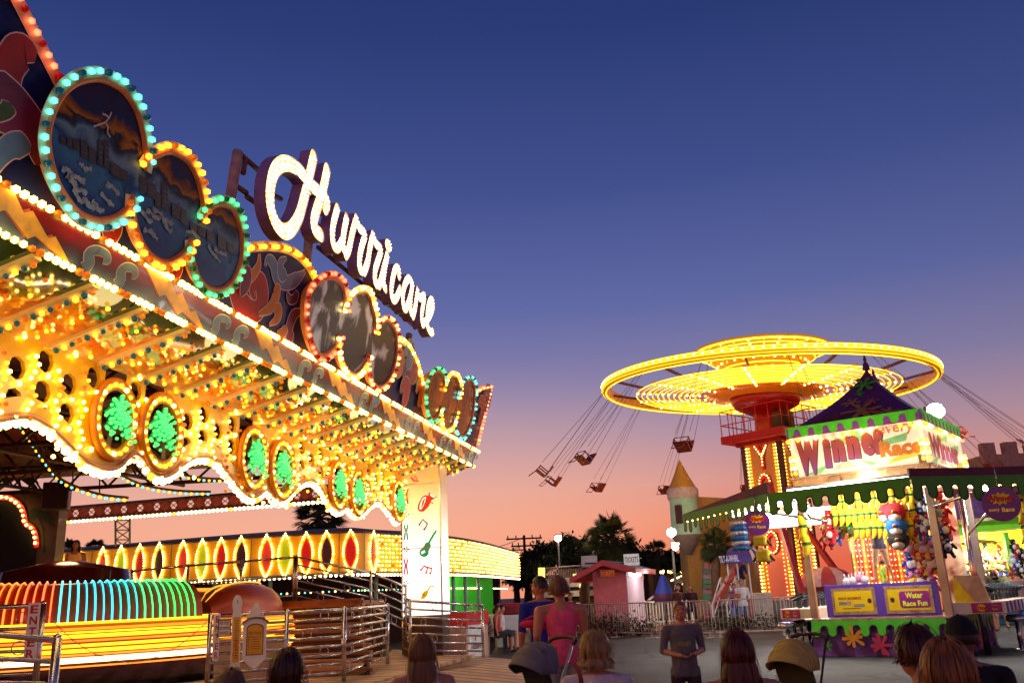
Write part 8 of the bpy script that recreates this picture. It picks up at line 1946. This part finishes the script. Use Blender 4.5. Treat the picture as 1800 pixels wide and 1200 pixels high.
# --- bench, bin, drinks kiosk, loudspeaker by the pillar
def bench():
    c = at(862, 27.); root = thing('park_bench', 'dark slatted bench facing right beside the lit canopy', 'bench', c); bl = mat('bench_navy', S(44, 34, 50), .5); ex = V((0, 1, 0))
    m = MB(); 
    for i in range(4): m.box(c + V((.02 + .11 * i, .6, .44)), .09, 3.4, .04, 0)
    m.build('seat', [bl], root); m = MB()
    for i in range(4): m.box(c + V((-.06 - .02 * i, .6, .55 + .11 * i)), .03, 3.4, .09, 0)
    m.build('backrest', [bl], root)
    for y in (-.8, .6, 2.):
        for x in (0, .38): m = MB(); m.box(c + V((x, y, .21)), .06, .06, .42, 0); m.build('leg', [bl], root)
bench()
def bin_():
    c = at(895, 29.5); root = thing('litter_bin', 'square white litter bin with a red lid beyond the bench', 'litter bin', c); m = MB(); m.box(c + Z * .48, .85, .85, .96, 0, bev=.03); m.build('body', [WHITE], root); m = MB(); m.box(c + Z * 1.14, .8, .8, .34, 0, bev=.06); m.build('lid', [mat('bin_red', S(170, 30, 44), .45)], root); m = MB(); m.box(c + V((0, -.41, 1.14)), .4, .02, .16, 0); m.build('flap', [mat('bin_flap', S(120, 20, 30), .5)], root)
bin_()
def kiosk():
    c = at(806, 23.8); root = thing('drinks_cart', 'red and white drinks cart behind the pillar railing with a small fruit logo', 'cart', c); ex, ez, n = face_frame(c, -.5); m = MB(); m.box(c + Z * .45, 1.05, 1.2, .82, 0, ex, n, Z, .02); m.build('base', [mat('cart_cream', S(200, 150, 130), .6)], root)
    m = MB(); m.box(c + Z * 1.03, 1.1, 1.25, .34, 0, ex, n, Z, .02); m.build('top', [mat('cart_red', S(205, 30, 44), .4)], root); m = MB(); m.box(c + ex * .53 + n * .1 + Z * .5, .03, .9, .8, 0, ex, n, Z); m.build('side_panel', [WHITE], root)
    t = MB(); e2 = -n; text_mesh(t, 'FRESH', c + ex * .555 + n * .15 + Z * .35, n * 1., Z, .12, 0, .0, .5, bold=.03); t.ball(c + ex * .55 + n * .15 + Z * .55, .07, 1, 1, (.2, 1, 1)); t.build('logo', [mat('logo_plum', S(120, 30, 70), .5), mat('logo_orange', S(210, 120, 50), .5)], root)
    for a in (-.4, .4): w = MB(); q = c + ex * a + n * .6 + Z * .1; w.tube([q - n * .03, q + n * .03], .1, 0, 14); w.build('wheel', [BLACK], root)
    r = thing('speaker_cabinet', 'black loudspeaker standing on the ground at the foot of the lit pillar', 'loudspeaker', at(766, 22.6)); c = at(766, 22.6); ex, ez, n = face_frame(c); m = MB(); m.box(c + Z * .45, .42, .4, .9, 0, ex, n, Z, .03); m.build('cabinet', [BLACK], r); m = MB(); m.box(c + Z * .45 + n * .205, .36, .02, .8, 0, ex, n, Z); m.build('grille', [mat('grille_dark', (.012, .012, .013, 1), .8, bump=.6, bsc=150)], r)
kiosk()
# ================================================================== CAMERA AND RENDER SETTINGS
cam = bpy.data.cameras.new('camera'); cam.lens = 36 * FPX / 1800; cam.sensor_width = 36; cam.clip_end = 3000; cam.clip_start = .05
co = bpy.data.objects.new('camera', cam); COL.objects.link(co)
M4 = Matrix((RGT, UPC, -FWD)).transposed().to_4x4(); M4.translation = EYE; co.matrix_world = M4
scene.camera = co
scene.view_settings.view_transform = 'Standard'; scene.view_settings.look = 'None'; scene.view_settings.exposure = 0
cy = scene.cycles
cy.use_denoising = True; cy.max_bounces = 6; cy.diffuse_bounces = 3; cy.glossy_bounces = 3; cy.transparent_max_bounces = 6
cy.sample_clamp_indirect = 4; cy.sample_clamp_direct = 0; cy.caustics_reflective = False; cy.caustics_refractive = False
cy.use_adaptive_sampling = True; cy.adaptive_threshold = .02
